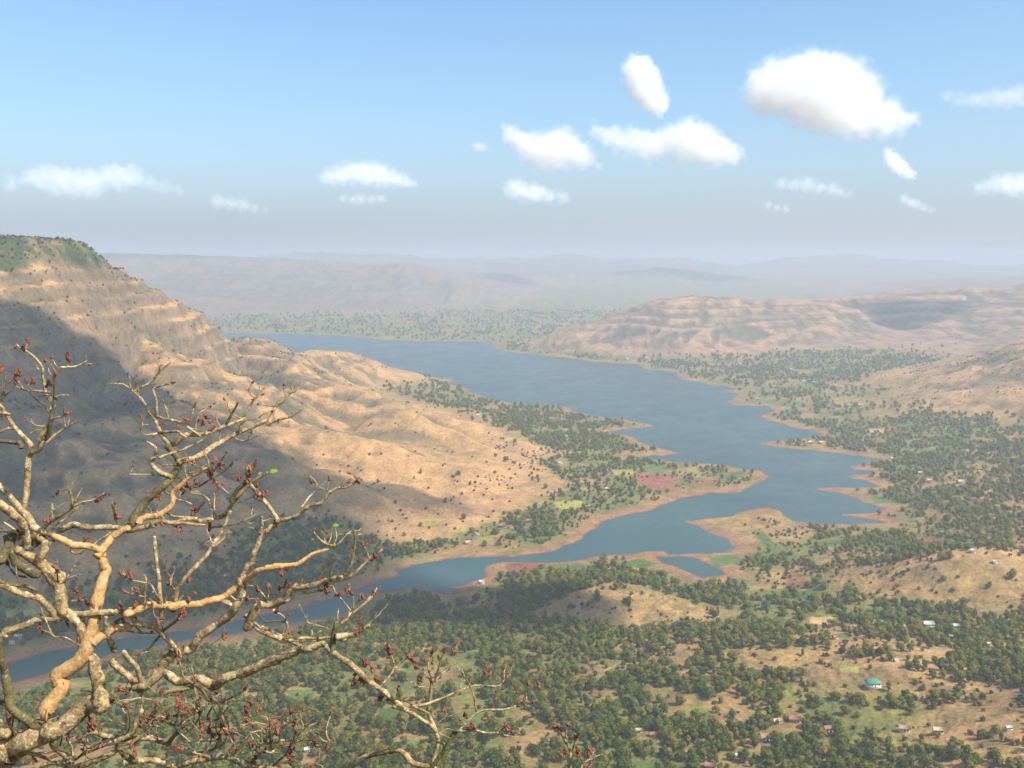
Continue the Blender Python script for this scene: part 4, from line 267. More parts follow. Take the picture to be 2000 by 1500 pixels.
('g',157,'-2.3,4.549,-0.905,0.0123 -2.295,4.55,-0.877,0.0113 -2.285,4.551,-0.844,0.0101 -2.269,4.551,-0.825,0.0092 -2.253,4.55,-0.81,0.0085 -2.242,4.549,-0.794,0.0078 -2.235,4.548,-0.783,0.0074'),
('g',159,'-2.136,4.529,-0.534,0.0054 -2.129,4.526,-0.505,0.0042 -2.123,4.521,-0.476,0.0029'),
('g',159,'-2.177,4.522,-0.539,0.0061 -2.196,4.526,-0.513,0.0045 -2.214,4.529,-0.488,0.0029'),
('g',159,'-2.191,4.519,-0.557,0.0049 -2.202,4.519,-0.536,0.0041 -2.214,4.518,-0.513,0.0033 -2.226,4.518,-0.502,0.0028 -2.235,4.518,-0.498,0.0024'),
('g',158,'-2.203,4.517,-0.576,0.0049 -2.214,4.519,-0.566,0.0043 -2.225,4.52,-0.554,0.0036 -2.228,4.522,-0.54,0.0029 -2.229,4.524,-0.528,0.0024'),
('g',158,'-2.223,4.53,-0.742,0.0073 -2.227,4.53,-0.719,0.0065 -2.232,4.53,-0.693,0.0056 -2.235,4.53,-0.681,0.0051 -2.238,4.53,-0.675,0.0049'),
('d',158,'-2.244,4.531,-0.754,0.0073 -2.251,4.53,-0.74,0.007 -2.262,4.528,-0.723,0.0065 -2.277,4.526,-0.713,0.0061 -2.293,4.525,-0.7,0.0057 -2.309,4.523,-0.674,0.005 -2.321,4.522,-0.651,0.0044'),
('g',158,'-2.218,4.522,-0.655,0.0086 -2.237,4.516,-0.65,0.0081 -2.262,4.508,-0.645,0.0075 -2.285,4.501,-0.642,0.0069 -2.306,4.494,-0.639,0.0064 -2.323,4.488,-0.637,0.006 -2.337,4.483,-0.634,0.0056 -2.352,4.477,-0.626,0.0052 -2.363,4.472,-0.618,0.0048'),
('g',167,'-2.333,4.483,-0.63,0.0053 -2.343,4.483,-0.612,0.0041 -2.353,4.483,-0.593,0.0029'),
('g',167,'-2.306,4.494,-0.636,0.0049 -2.31,4.493,-0.623,0.0036 -2.315,4.493,-0.61,0.0024'),
('g',167,'-2.242,4.513,-0.646,0.0098 -2.249,4.519,-0.63,0.0095 -2.258,4.526,-0.61,0.0092 -2.265,4.531,-0.597,0.0089 -2.272,4.537,-0.582,0.0087 -2.28,4.546,-0.556,0.0083 -2.289,4.555,-0.528,0.0078 -2.302,4.562,-0.507,0.0074 -2.319,4.568,-0.488,0.007 -2.343,4.576,-0.47,0.0066 -2.364,4.581,-0.456,0.0062'),
('g',170,'-2.364,4.581,-0.456,0.0054 -2.381,4.576,-0.442,0.0046 -2.397,4.57,-0.429,0.0037'),
('g',171,'-2.367,4.58,-0.452,0.005 -2.364,4.595,-0.429,0.0037 -2.361,4.611,-0.406,0.0025'),
('g',170,'-2.291,4.549,-0.55,0.0049 -2.295,4.548,-0.535,0.0037 -2.299,4.546,-0.52,0.0025'),
('g',158,'-2.206,4.523,-0.67,0.0061 -2.197,4.524,-0.669,0.0057 -2.183,4.525,-0.668,0.005 -2.16,4.528,-0.668,0.0039 -2.141,4.53,-0.667,0.0029'),
('g',165,'-2.237,4.53,-0.667,0.0061 -2.268,4.539,-0.67,0.0049 -2.299,4.548,-0.674,0.0037'),
('g',160,'-2.232,4.548,-0.787,0.0086 -2.216,4.548,-0.78,0.0077 -2.196,4.547,-0.772,0.0067 -2.178,4.546,-0.763,0.0057 -2.165,4.546,-0.756,0.0049'),
('g',157,'-2.278,4.55,-0.905,0.0111 -2.264,4.551,-0.891,0.0104 -2.243,4.552,-0.871,0.0095 -2.216,4.552,-0.852,0.0084 -2.187,4.551,-0.833,0.0073 -2.163,4.549,-0.82,0.0064 -2.142,4.546,-0.809,0.0057 -2.122,4.542,-0.796,0.005 -2.108,4.539,-0.785,0.0044'),
('g',177,'-2.183,4.55,-0.829,0.0044 -2.179,4.546,-0.806,0.0034 -2.176,4.542,-0.782,0.0025'),
('g',160,'-2.265,4.55,-0.822,0.0074 -2.283,4.545,-0.826,0.0065 -2.305,4.54,-0.827,0.0054 -2.32,4.535,-0.819,0.0046 -2.329,4.532,-0.807,0.0039 -2.331,4.53,-0.794,0.0034 -2.329,4.528,-0.783,0.0029'),
('g',160,'-2.273,4.551,-0.833,0.0074 -2.288,4.548,-0.835,0.0066 -2.308,4.545,-0.84,0.0057 -2.33,4.542,-0.847,0.0046 -2.348,4.54,-0.854,0.0037'),
('d',168,'-2.371,4.483,-0.593,0.0031 -2.375,4.476,-0.611,0.0037 -2.384,4.467,-0.632,0.0044 -2.403,4.457,-0.65,0.0053 -2.42,4.449,-0.663,0.006'),
('g',48,'-2.27,4.45,-1.296,0.012 -2.263,4.447,-1.291,0.0119 -2.248,4.439,-1.282,0.0117 -2.215,4.422,-1.265,0.0113 -2.177,4.404,-1.245,0.0109 -2.145,4.388,-1.224,0.0104 -2.117,4.375,-1.203,0.01 -2.094,4.364,-1.183,0.0097 -2.078,4.357,-1.168,0.0094'),
('g',182,'-2.078,4.357,-1.168,0.0094 -2.081,4.36,-1.151,0.0087 -2.086,4.365,-1.129,0.0078 -2.094,4.369,-1.107,0.0068 -2.105,4.372,-1.09,0.006 -2.122,4.374,-1.094,0.0054 -2.137,4.376,-1.103,0.0047'),
('g',183,'-2.067,4.36,-1.151,0.0052 -2.05,4.363,-1.12,0.004 -2.033,4.367,-1.089,0.0028'),
('g',182,'-2.079,4.359,-1.173,0.0082 -2.05,4.354,-1.161,0.0076 -2.015,4.349,-1.148,0.0069 -1.989,4.346,-1.144,0.0064 -1.964,4.343,-1.139,0.0059 -1.934,4.339,-1.122,0.0052 -1.91,4.337,-1.108,0.0047'),
('g',48,'-2.197,4.44,-1.278,0.0072 -2.169,4.442,-1.262,0.0066 -2.137,4.445,-1.241,0.0058 -2.117,4.447,-1.221,0.0052 -2.103,4.448,-1.204,0.0048'),
('g',182,'-2.202,4.416,-1.26,0.0084 -2.202,4.416,-1.259,0.0083 -2.203,4.419,-1.249,0.008 -2.212,4.427,-1.217,0.007 -2.222,4.436,-1.186,0.006'),
('g',48,'-1.919,4.449,-1.285,0.0096 -1.919,4.444,-1.26,0.0086 -1.919,4.438,-1.228,0.0072 -1.918,4.431,-1.196,0.0058 -1.918,4.425,-1.172,0.0048'),
('g',48,'-1.932,4.45,-1.312,0.0072 -1.97,4.437,-1.34,0.0072 -2.013,4.422,-1.372,0.0072 -2.037,4.413,-1.388,0.0072 -2.055,4.406,-1.398,0.0071 -2.074,4.398,-1.407,0.0071 -2.09,4.391,-1.412,0.0071 -2.103,4.385,-1.405,0.0071 -2.11,4.381,-1.393,0.0071 -2.105,4.377,-1.382,0.0071 -2.098,4.373,-1.372,0.0071'),
('g',98,'-2.258,4.21,-1.255,0.0091 -2.273,4.213,-1.249,0.0083 -2.293,4.218,-1.24,0.0072 -2.316,4.224,-1.224,0.0058 -2.335,4.228,-1.21,0.0046'),
('g',190,'-2.27,4.212,-1.26,0.0068 -2.29,4.214,-1.259,0.0063 -2.314,4.217,-1.257,0.0056 -2.336,4.219,-1.256,0.005 -2.351,4.22,-1.255,0.0046'),
('d',191,'-2.286,4.213,-1.282,0.0205 -2.303,4.211,-1.282,0.0219 -2.319,4.208,-1.287,0.0233 -2.32,4.205,-1.305,0.0247 -2.315,4.202,-1.326,0.0264 -2.306,4.198,-1.345,0.0281 -2.297,4.195,-1.36,0.0295'),
('d',192,'-2.326,4.206,-1.297,0.0273 -2.318,4.204,-1.316,0.0268 -2.305,4.201,-1.342,0.0261 -2.289,4.198,-1.367,0.0255 -2.27,4.194,-1.391,0.0248 -2.249,4.188,-1.411,0.0241 -2.228,4.183,-1.427,0.0235 -2.208,4.177,-1.441,0.0229 -2.193,4.173,-1.449,0.0226'),
('d',40,'-1.721,4.486,-1.253,0.0061 -1.733,4.483,-1.246,0.0056 -1.747,4.48,-1.236,0.0049 -1.758,4.476,-1.218,0.0042 -1.766,4.474,-1.202,0.0036'),
('g',40,'-1.723,4.483,-1.244,0.0048 -1.721,4.477,-1.218,0.0036 -1.719,4.471,-1.191,0.0024'),
('d',4,'-1.645,4.552,-1.07,0.0062 -1.636,4.552,-1.076,0.0059 -1.627,4.552,-1.085,0.0056 -1.631,4.552,-1.1,0.0052 -1.636,4.553,-1.112,0.0049'),
('g',40,'-1.687,4.499,-1.237,0.0073 -1.674,4.503,-1.25,0.007 -1.655,4.509,-1.263,0.0065 -1.626,4.516,-1.267,0.0059 -1.599,4.522,-1.267,0.0054 -1.583,4.526,-1.262,0.0051 -1.574,4.528,-1.257,0.0049'),
('d',45,'-1.555,4.53,-1.25,0.0061 -1.546,4.526,-1.267,0.0058 -1.539,4.521,-1.286,0.0054 -1.545,4.518,-1.297,0.0051 -1.553,4.516,-1.304,0.0049'),
('o',47,'-1.624,4.413,-1.267,0.0119 -1.599,4.401,-1.262,0.0113 -1.567,4.386,-1.259,0.0104 -1.537,4.372,-1.262,0.0095 -1.507,4.358,-1.266,0.0087 -1.474,4.344,-1.267,0.0077 -1.448,4.335,-1.267,0.007'),
('g',50,'-1.479,4.518,-1.32,0.0073 -1.449,4.517,-1.316,0.0068 -1.414,4.515,-1.312,0.0061 -1.394,4.515,-1.31,0.0057 -1.376,4.515,-1.307,0.0054 -1.349,4.515,-1.3,0.0048 -1.319,4.516,-1.289,0.0042 -1.286,4.52,-1.271,0.0035 -1.26,4.524,-1.256,0.0029'),
('g',200,'-1.278,4.521,-1.263,0.0037 -1.277,4.526,-1.245,0.0031 -1.275,4.531,-1.227,0.0024'),
('g',102,'-2.109,4.239,-1.513,0.0069 -2.095,4.24,-1.498,0.0065 -2.075,4.24,-1.477,0.0059 -2.05,4.241,-1.447,0.0052 -2.028,4.24,-1.421,0.0046'),
('g',202,'-2.072,4.24,-1.488,0.005 -2.056,4.237,-1.482,0.0046 -2.036,4.233,-1.474,0.004 -2.013,4.228,-1.464,0.0033 -1.995,4.223,-1.456,0.0027'),
('d',202,'-2.107,4.239,-1.51,0.0057 -2.101,4.224,-1.474,0.0049 -2.096,4.208,-1.436,0.004 -2.096,4.2,-1.418,0.0036 -2.098,4.196,-1.41,0.0034'),
('g',97,'-2.077,4.236,-1.601,0.0057 -2.075,4.238,-1.598,0.0056 -2.066,4.243,-1.596,0.0054 -2.036,4.259,-1.6,0.0047 -2.006,4.275,-1.608,0.004 -1.998,4.282,-1.624,0.0037 -1.998,4.287,-1.639,0.0035'),
('g',205,'-2.071,4.24,-1.588,0.0046 -2.044,4.23,-1.572,0.0039 -2.017,4.22,-1.554,0.0032 -2.012,4.215,-1.542,0.0029 -2.012,4.212,-1.533,0.0027'),
('d',193,'-2.227,4.179,-1.448,0.0068 -2.253,4.188,-1.451,0.0062 -2.284,4.2,-1.448,0.0054 -2.312,4.214,-1.427,0.0043 -2.334,4.227,-1.405,0.0034'),
('d',105,'-2.227,4.122,-1.468,0.0056 -2.23,4.122,-1.455,0.0051 -2.233,4.123,-1.439,0.0045 -2.238,4.124,-1.423,0.0038 -2.242,4.124,-1.411,0.0033'),
('d',105,'-2.319,4.114,-1.447,0.0089 -2.3,4.115,-1.452,0.0089 -2.276,4.116,-1.458,0.0089 -2.251,4.117,-1.462,0.0089 -2.226,4.119,-1.467,0.0089 -2.2,4.121,-1.474,0.0089 -2.177,4.124,-1.483,0.0089 -2.16,4.126,-1.492,0.0089 -2.149,4.128,-1.499,0.0089'),
('g',90,'-1.687,4.18,-1.591,0.009 -1.682,4.175,-1.571,0.0086 -1.676,4.168,-1.542,0.008 -1.668,4.159,-1.51,0.0072 -1.663,4.152,-1.479,0.0065 -1.667,4.147,-1.455,0.006 -1.672,4.143,-1.439,0.0056'),
('g',210,'-1.667,4.152,-1.477,0.0056 -1.682,4.152,-1.473,0.0053 -1.701,4.152,-1.468,0.0049 -1.718,4.152,-1.464,0.0045 -1.736,4.153,-1.457,0.0041 -1.76,4.153,-1.44,0.0035 -1.78,4.155,-1.425,0.0029'),
('g',210,'-1.681,4.168,-1.544,0.0056 -1.7,4.161,-1.538,0.005 -1.723,4.154,-1.53,0.0043 -1.745,4.147,-1.52,0.0035 -1.762,4.142,-1.511,0.0029'),
('g',212,'-1.722,4.154,-1.526,0.0045 -1.733,4.161,-1.509,0.0034 -1.744,4.168,-1.491,0.0023'),
('g',210,'-1.66,4.152,-1.479,0.0045 -1.647,4.155,-1.469,0.0034 -1.633,4.159,-1.459,0.0022'),
('g',91,'-1.904,4.225,-1.724,0.0069 -1.885,4.233,-1.726,0.0066 -1.859,4.243,-1.731,0.0064 -1.828,4.255,-1.743,0.006 -1.798,4.267,-1.756,0.0057 -1.773,4.276,-1.765,0.0054 -1.751,4.285,-1.771,0.0052 -1.724,4.295,-1.778,0.0049 -1.703,4.302,-1.782,0.0047'),
('g',91,'-1.815,4.263,-1.709,0.0058 -1.799,4.265,-1.714,0.0055 -1.778,4.268,-1.723,0.0053 -1.76,4.271,-1.743,0.0049 -1.746,4.273,-1.763,0.0046'),
('g',105,'-2.16,4.159,-1.59,0.0045 -2.155,4.163,-1.618,0.0045 -2.148,4.169,-1.653,0.0045 -2.14,4.175,-1.689,0.0045 -2.13,4.182,-1.721,0.0045 -2.121,4.186,-1.738,0.0045 -2.114,4.188,-1.746,0.0045'),
('g',1,'-1.984,4.194,-1.797,0.0045 -1.993,4.183,-1.785,0.0045 -2.007,4.168,-1.768,0.0045 -2.023,4.15,-1.744,0.0045 -2.041,4.133,-1.723,0.0045 -2.059,4.121,-1.717,0.0045 -2.075,4.111,-1.714,0.0044 -2.086,4.104,-1.703,0.0044 -2.095,4.098,-1.69,0.0044 -2.11,4.092,-1.681,0.0044 -2.123,4.087,-1.675,0.0044'),
('g',214,'-1.651,4.153,-1.479,0.0067 -1.637,4.144,-1.49,0.0059 -1.625,4.136,-1.502,0.005 -1.626,4.133,-1.506,0.0047 -1.63,4.131,-1.507,0.0045'),
('g',210,'-1.668,4.17,-1.551,0.0068 -1.661,4.173,-1.557,0.0066 -1.654,4.177,-1.572,0.0063 -1.659,4.185,-1.605,0.0059 -1.661,4.194,-1.641,0.0054 -1.645,4.202,-1.663,0.0049 -1.628,4.208,-1.676,0.0045'),
('g',220,'-1.631,4.207,-1.664,0.0136 -1.627,4.206,-1.64,0.0134 -1.624,4.205,-1.608,0.013 -1.626,4.205,-1.581,0.0127 -1.629,4.207,-1.553,0.0124 -1.631,4.21,-1.527,0.0121 -1.633,4.216,-1.501,0.0118 -1.637,4.222,-1.478,0.0115 -1.644,4.231,-1.451,0.0112 -1.654,4.249,-1.413,0.0107 -1.665,4.271,-1.372,0.0102 -1.676,4.295,-1.333,0.0097 -1.684,4.312,-1.303,0.0093'),
('g',90,'-1.576,4.235,-1.575,0.0057 -1.57,4.238,-1.558,0.0053 -1.566,4.242,-1.54,0.0048 -1.576,4.244,-1.533,0.0045 -1.589,4.247,-1.527,0.0042 -1.594,4.249,-1.512,0.0038 -1.596,4.251,-1.499,0.0034'),
('d',221,'-1.599,4.205,-1.608,0.0091 -1.599,4.207,-1.578,0.0079 -1.597,4.208,-1.543,0.0064 -1.586,4.21,-1.519,0.0053 -1.575,4.211,-1.503,0.0046'),
('g',90,'-1.538,4.259,-1.576,0.0046 -1.548,4.255,-1.583,0.0049 -1.561,4.25,-1.596,0.0054 -1.577,4.244,-1.619,0.0062 -1.591,4.238,-1.64,0.0069'),
('g',90,'-1.342,4.334,-1.604,0.0059 -1.33,4.329,-1.61,0.0053 -1.313,4.321,-1.615,0.0047 -1.295,4.315,-1.611,0.004 -1.28,4.309,-1.606,0.0035'),
('g',69,'-1.282,4.342,-1.618,0.0047 -1.261,4.339,-1.617,0.0042 -1.237,4.335,-1.616,0.0036 -1.219,4.332,-1.617,0.0031 -1.206,4.331,-1.618,0.0028'),
('g',110,'-1.467,4.154,-1.97,0.0101 -1.449,4.159,-1.995,0.0099 -1.427,4.165,-2.024,0.0097 -1.408,4.17,-2.044,0.0096 -1.392,4.176,-2.059,0.0094 -1.378,4.181,-2.068,0.0093 -1.367,4.185,-2.079,0.0093 -1.364,4.192,-2.103,0.0091 -1.363,4.201,-2.133,0.009 -1.361,4.212,-2.168,0.0089 -1.359,4.225,-2.203,0.0087 -1.354,4.235,-2.229,0.0086 -1.352,4.245,-2.252,0.0085 -1.358,4.253,-2.274,0.0084 -1.371,4.263,-2.297,0.0083 -1.395,4.277,-2.323,0.0082 -1.426,4.292,-2.348,0.008 -1.459,4.308,-2.37,0.0079 -1.493,4.322,-2.388,0.0077 -1.525,4.334,-2.401,0.0076 -1.557,4.345,-2.409,0.0074 -1.593,4.356,-2.411,0.0072 -1.62,4.363,-2.411,0.0071'),
('d',110,'-1.466,4.152,-1.958,0.0067 -1.446,4.146,-1.96,0.0066 -1.423,4.139,-1.967,0.0063 -1.41,4.134,-1.977,0.0062 -1.399,4.129,-1.991,0.006 -1.384,4.122,-2.011,0.0058 -1.372,4.117,-2.027,0.0056'),
('g',227,'-1.363,4.183,-2.067,0.005 -1.335,4.174,-2.051,0.0045 -1.301,4.162,-2.03,0.0039 -1.271,4.152,-2.01,0.0033 -1.248,4.144,-1.995,0.0029'),
('g',229,'-1.249,4.144,-1.999,0.004 -1.243,4.136,-1.954,0.0031 -1.237,4.128,-1.909,0.0022'),
('g',110,'-1.462,4.152,-1.961,0.0067 -1.484,4.147,-1.947,0.0064 -1.506,4.14,-1.926,0.006 -1.512,4.134,-1.902,0.0057 -1.513,4.127,-1.872,0.0054 -1.516,4.113,-1.826,0.0049 -1.517,4.099,-1.786,0.0044'),
('g',227,'-1.467,4.154,-1.966,0.0112 -1.493,4.157,-1.976,0.0116 -1.53,4.161,-1.988,0.0122 -1.576,4.163,-2,0.0129 -1.614,4.162,-2.007,0.0135'),
('g',227,'-1.459,4.302,-2.342,0.0047 -1.457,4.308,-2.317,0.0043 -1.457,4.315,-2.289,0.0039 -1.462,4.319,-2.274,0.0037 -1.469,4.321,-2.265,0.0035'),
('g',227,'-1.43,4.292,-2.348,0.0046 -1.421,4.298,-2.325,0.0041 -1.413,4.303,-2.303,0.0035'),
('g',0,'-2.276,4.1,-2.171,0.0044 -2.29,4.095,-2.149,0.0047 -2.309,4.089,-2.124,0.005 -2.329,4.083,-2.11,0.0053 -2.344,4.079,-2.101,0.0055'),
('g',0,'-2.221,4.1,-2.201,0.0089 -2.238,4.098,-2.221,0.0087 -2.25,4.095,-2.244,0.0086 -2.24,4.093,-2.261,0.0085 -2.217,4.089,-2.271,0.0083 -2.18,4.084,-2.266,0.0081 -2.136,4.077,-2.253,0.0079 -2.095,4.069,-2.237,0.0077 -2.055,4.059,-2.217,0.0074 -2.013,4.049,-2.192,0.0072 -1.972,4.037,-2.168,0.007 -1.925,4.024,-2.144,0.0067 -1.89,4.015,-2.126,0.0065'),
('g',0,'-2.287,4.1,-2.231,0.0111 -2.274,4.101,-2.248,0.0111 -2.255,4.101,-2.266,0.0111 -2.235,4.103,-2.275,0.0111 -2.212,4.105,-2.283,0.0111 -2.185,4.108,-2.294,0.0111 -2.157,4.114,-2.307,0.0111 -2.126,4.123,-2.325,0.0111 -2.098,4.134,-2.345,0.0112 -2.081,4.143,-2.365,0.0112 -2.072,4.149,-2.38,0.0112'),
('g',237,'-2.081,4.137,-2.339,0.0078 -2.052,4.124,-2.323,0.0077 -2.011,4.106,-2.299,0.0075 -1.968,4.088,-2.269,0.0073 -1.921,4.071,-2.238,0.0071 -1.863,4.056,-2.208,0.0068 -1.817,4.048,-2.188,0.0066'),
('g',237,'-2.054,4.149,-2.388,0.0179 -2.005,4.129,-2.357,0.0175 -1.94,4.104,-2.317,0.0169 -1.872,4.083,-2.28,0.0163 -1.817,4.072,-2.25,0.0158 -1.797,4.069,-2.228,0.0155 -1.792,4.068,-2.214,0.0154'),
('g',239,'-1.768,4.068,-2.201,0.0176 -1.748,4.072,-2.2,0.0174 -1.722,4.076,-2.2,0.0171 -1.699,4.079,-2.199,0.0168 -1.671,4.082,-2.199,0.0165 -1.624,4.082,-2.201,0.0159 -1.582,4.078,-2.201,0.0154'),
('d',240,'-1.59,4.079,-2.213,0.0154 -1.572,4.075,-2.197,0.0143 -1.55,4.07,-2.178,0.0129 -1.535,4.066,-2.159,0.0118 -1.525,4.063,-2.144,0.011'),
('g',239,'-1.789,4.068,-2.195,0.0154 -1.771,4.065,-2.183,0.0152 -1.749,4.062,-2.166,0.0148 -1.732,4.059,-2.151,0.0146 -1.718,4.056,-2.133,0.0143 -1.707,4.053,-2.105,0.014 -1.699,4.051,-2.075,0.0137 -1.685,4.05,-2.051,0.0134 -1.675,4.05,-2.034,0.0131'),
('g',241,'-1.534,4.063,-2.122,0.0044 -1.53,4.069,-2.106,0.0039 -1.527,4.075,-2.088,0.0033 -1.53,4.08,-2.074,0.0029 -1.535,4.083,-2.065,0.0026'),
('g',241,'-1.51,4.063,-2.122,0.0044 -1.503,4.057,-2.102,0.0041 -1.495,4.048,-2.073,0.0036 -1.491,4.037,-2.038,0.0031 -1.489,4.028,-2.009,0.0026'),
('g',242,'-1.757,4.063,-2.174,0.0066 -1.727,4.078,-2.18,0.006 -1.692,4.093,-2.183,0.0054 -1.676,4.101,-2.173,0.0051 -1.668,4.106,-2.159,0.0048 -1.668,4.109,-2.146,0.0046 -1.672,4.112,-2.136,0.0044'),
('d',245,'-1.672,4.112,-2.133,0.0133 -1.659,4.114,-2.11,0.0133 -1.643,4.116,-2.082,0.0133 -1.627,4.118,-2.054,0.0134 -1.614,4.121,-2.032,0.0134'),
('g',245,'-1.692,4.093,-2.183,0.0044 -1.669,4.096,-2.161,0.0041 -1.64,4.099,-2.141,0.0038 -1.615,4.104,-2.142,0.0035 -1.597,4.108,-2.149,0.0033'),
('d',242,'-1.794,4.068,-2.188,0.0176 -1.79,4.065,-2.206,0.0176 -1.783,4.06,-2.228,0.0176 -1.773,4.057,-2.245,0.0175 -1.76,4.053,-2.258,0.0175 -1.744,4.049,-2.265,0.0175 -1.73,4.045,-2.269,0.0175'),
('g',248,'-1.818,4.068,-2.18,0.0132 -1.837,4.06,-2.168,0.0132 -1.862,4.05,-2.152,0.0131 -1.886,4.042,-2.138,0.0131 -1.906,4.037,-2.127,0.0131'),
('g',238,'-2.012,4.106,-2.307,0.0155 -2.028,4.111,-2.307,0.0156 -2.052,4.117,-2.305,0.0156 -2.081,4.125,-2.297,0.0156 -2.108,4.132,-2.283,0.0156 -2.122,4.137,-2.263,0.0157 -2.13,4.14,-2.245,0.0157'),
('d',242,'-1.757,4.061,-2.136,0.0066 -1.751,4.059,-2.119,0.0066 -1.747,4.058,-2.097,0.0066 -1.749,4.057,-2.072,0.0066 -1.753,4.056,-2.052,0.0066'),
('d',99,'-1.917,4.188,-2.088,0.0136 -1.897,4.179,-2.074,0.013 -1.874,4.168,-2.055,0.0123 -1.856,4.157,-2.034,0.0117 -1.843,4.149,-2.016,0.0112'),
('g',236,'-1.975,4.041,-2.188,0.0044 -1.964,4.045,-2.193,0.0041 -1.951,4.049,-2.2,0.0038 -1.94,4.054,-2.213,0.0035 -1.932,4.058,-2.224,0.0033'),
('g',236,'-1.914,4.021,-2.148,0.0043 -1.914,4.022,-2.169,0.0038 -1.915,4.024,-2.19,0.0033'),
('d',236,'-2.055,4.059,-2.228,0.011 -2.032,4.049,-2.236,0.0097 -2.004,4.037,-2.245,0.0082 -1.984,4.03,-2.249,0.0072 -1.971,4.025,-2.25,0.0065'),
('g',69,'-1.442,4.353,-1.846,0.0047 -1.422,4.347,-1.833,0.0043 -1.4,4.34,-1.817,0.0039 -1.387,4.336,-1.806,0.0037 -1.379,4.333,-1.799,0.0035'),
('g',246,'-1.644,4.12,-2.024,0.0045 -1.659,4.115,-2.018,0.0046 -1.678,4.109,-2.012,0.0047 -1.692,4.105,-2.008,0.0049 -1.709,4.099,-2.007,0.005 -1.742,4.089,-2.009,0.0053 -1.772,4.081,-2.013,0.0055'),
('g',181,'-2.436,4.449,-0.685,0.0084 -2.423,4.441,-0.666,0.0079 -2.405,4.431,-0.641,0.0073 -2.387,4.42,-0.615,0.0066 -2.374,4.412,-0.591,0.006 -2.375,4.407,-0.576,0.0056 -2.378,4.403,-0.565,0.0053 -2.372,4.399,-0.552,0.005 -2.366,4.397,-0.542,0.0048'),
('g',258,'-2.441,4.449,-0.692,0.0096 -2.433,4.447,-0.699,0.0099 -2.421,4.445,-0.71,0.0102 -2.409,4.441,-0.726,0.0108 -2.394,4.436,-0.745,0.0113 -2.378,4.431,-0.764,0.0119 -2.361,4.424,-0.784,0.0125 -2.341,4.414,-0.807,0.0132 -2.32,4.403,-0.828,0.0139 -2.305,4.394,-0.842,0.0143 -2.292,4.386,-0.854,0.0147 -2.279,4.376,-0.867,0.0151 -2.271,4.369,-0.877,0.0154'),
('g',258,'-2.372,4.412,-0.591,0.006 -2.348,4.406,-0.572,0.0048 -2.325,4.4,-0.553,0.0036'),
('g',259,'-2.348,4.418,-0.805,0.0096 -2.366,4.417,-0.807,0.009 -2.388,4.415,-0.812,0.0084 -2.408,4.414,-0.821,0.0077 -2.424,4.413,-0.83,0.0072'),
('g',259,'-2.386,4.435,-0.749,0.0096 -2.393,4.431,-0.745,0.0096 -2.402,4.425,-0.74,0.0096 -2.416,4.418,-0.735,0.0096 -2.427,4.412,-0.73,0.0095'),
('g',241,'-1.506,4.065,-2.168,0.0055 -1.482,4.058,-2.152,0.0051 -1.454,4.05,-2.13,0.0046 -1.436,4.043,-2.104,0.0042 -1.422,4.037,-2.079,0.0038 -1.411,4.031,-2.059,0.0035 -1.404,4.028,-2.045,0.0033'),
('d',263,'-1.397,4.028,-2.041,0.0033 -1.403,4.032,-2.034,0.0035 -1.413,4.036,-2.027,0.0037 -1.434,4.043,-2.03,0.0041 -1.452,4.049,-2.034,0.0044'),
('g',263,'-1.413,4.039,-2.095,0.0044 -1.393,4.041,-2.085,0.0035 -1.373,4.044,-2.075,0.0026'),
('g',265,'-1.407,4.039,-2.095,0.0033 -1.406,4.036,-2.105,0.0034 -1.405,4.03,-2.119,0.0037 -1.403,4.022,-2.139,0.004 -1.401,4.015,-2.156,0.0043'),
('d',156,'-2.381,4.535,-0.943,0.0147 -2.395,4.535,-0.924,0.0139 -2.413,4.536,-0.905,0.013 -2.428,4.537,-0.899,0.0125 -2.447,4.537,-0.898,0.0118 -2.479,4.537,-0.893,0.0108 -2.506,4.537,-0.89,0.0098'),
('d',146,'-0.012,4.033,-1.987,0.0044 0.018,4.032,-1.986,0.0037 0.051,4.031,-1.986,0.0029 0.072,4.03,-1.988,0.0025 0.085,4.03,-1.991,0.0022'),
('g',268,'0.066,4.031,-1.986,0.0022 0.063,4.039,-1.969,0.0027 0.061,4.047,-1.953,0.0033'),
('g',243,'-1.56,4.071,-2.093,0.0055 -1.547,4.067,-2.109,0.0053 -1.531,4.061,-2.129,0.0051 -1.516,4.057,-2.143,0.005 -1.501,4.053,-2.157,0.0048 -1.481,4.047,-2.177,0.0046 -1.464,4.043,-2.193,0.0044'),
('g',248,'-1.773,4.05,-2.305,0.0197 -1.767,4.051,-2.302,0.0197 -1.753,4.053,-2.299,0.0195 -1.723,4.059,-2.296,0.0193 -1.688,4.066,-2.295,0.019 -1.656,4.074,-2.298,0.0188 -1.625,4.084,-2.305,0.0185 -1.592,4.096,-2.321,0.0183 -1.565,4.11,-2.339,0.0181 -1.546,4.119,-2.351,0.0179 -1.535,4.125,-2.359,0.0178'),
('g',271,'-1.553,4.116,-2.354,0.02 -1.545,4.112,-2.344,0.02 -1.526,4.103,-2.328,0.02 -1.488,4.087,-2.305,0.0199 -1.442,4.07,-2.282,0.0198 -1.404,4.056,-2.269,0.0197 -1.362,4.042,-2.26,0.0197 -1.307,4.026,-2.254,0.0196 -1.248,4.01,-2.253,0.0195 -1.192,3.996,-2.255,0.0194 -1.137,3.982,-2.259,0.0194 -1.074,3.965,-2.261,0.0193 -1.026,3.949,-2.262,0.0192'),
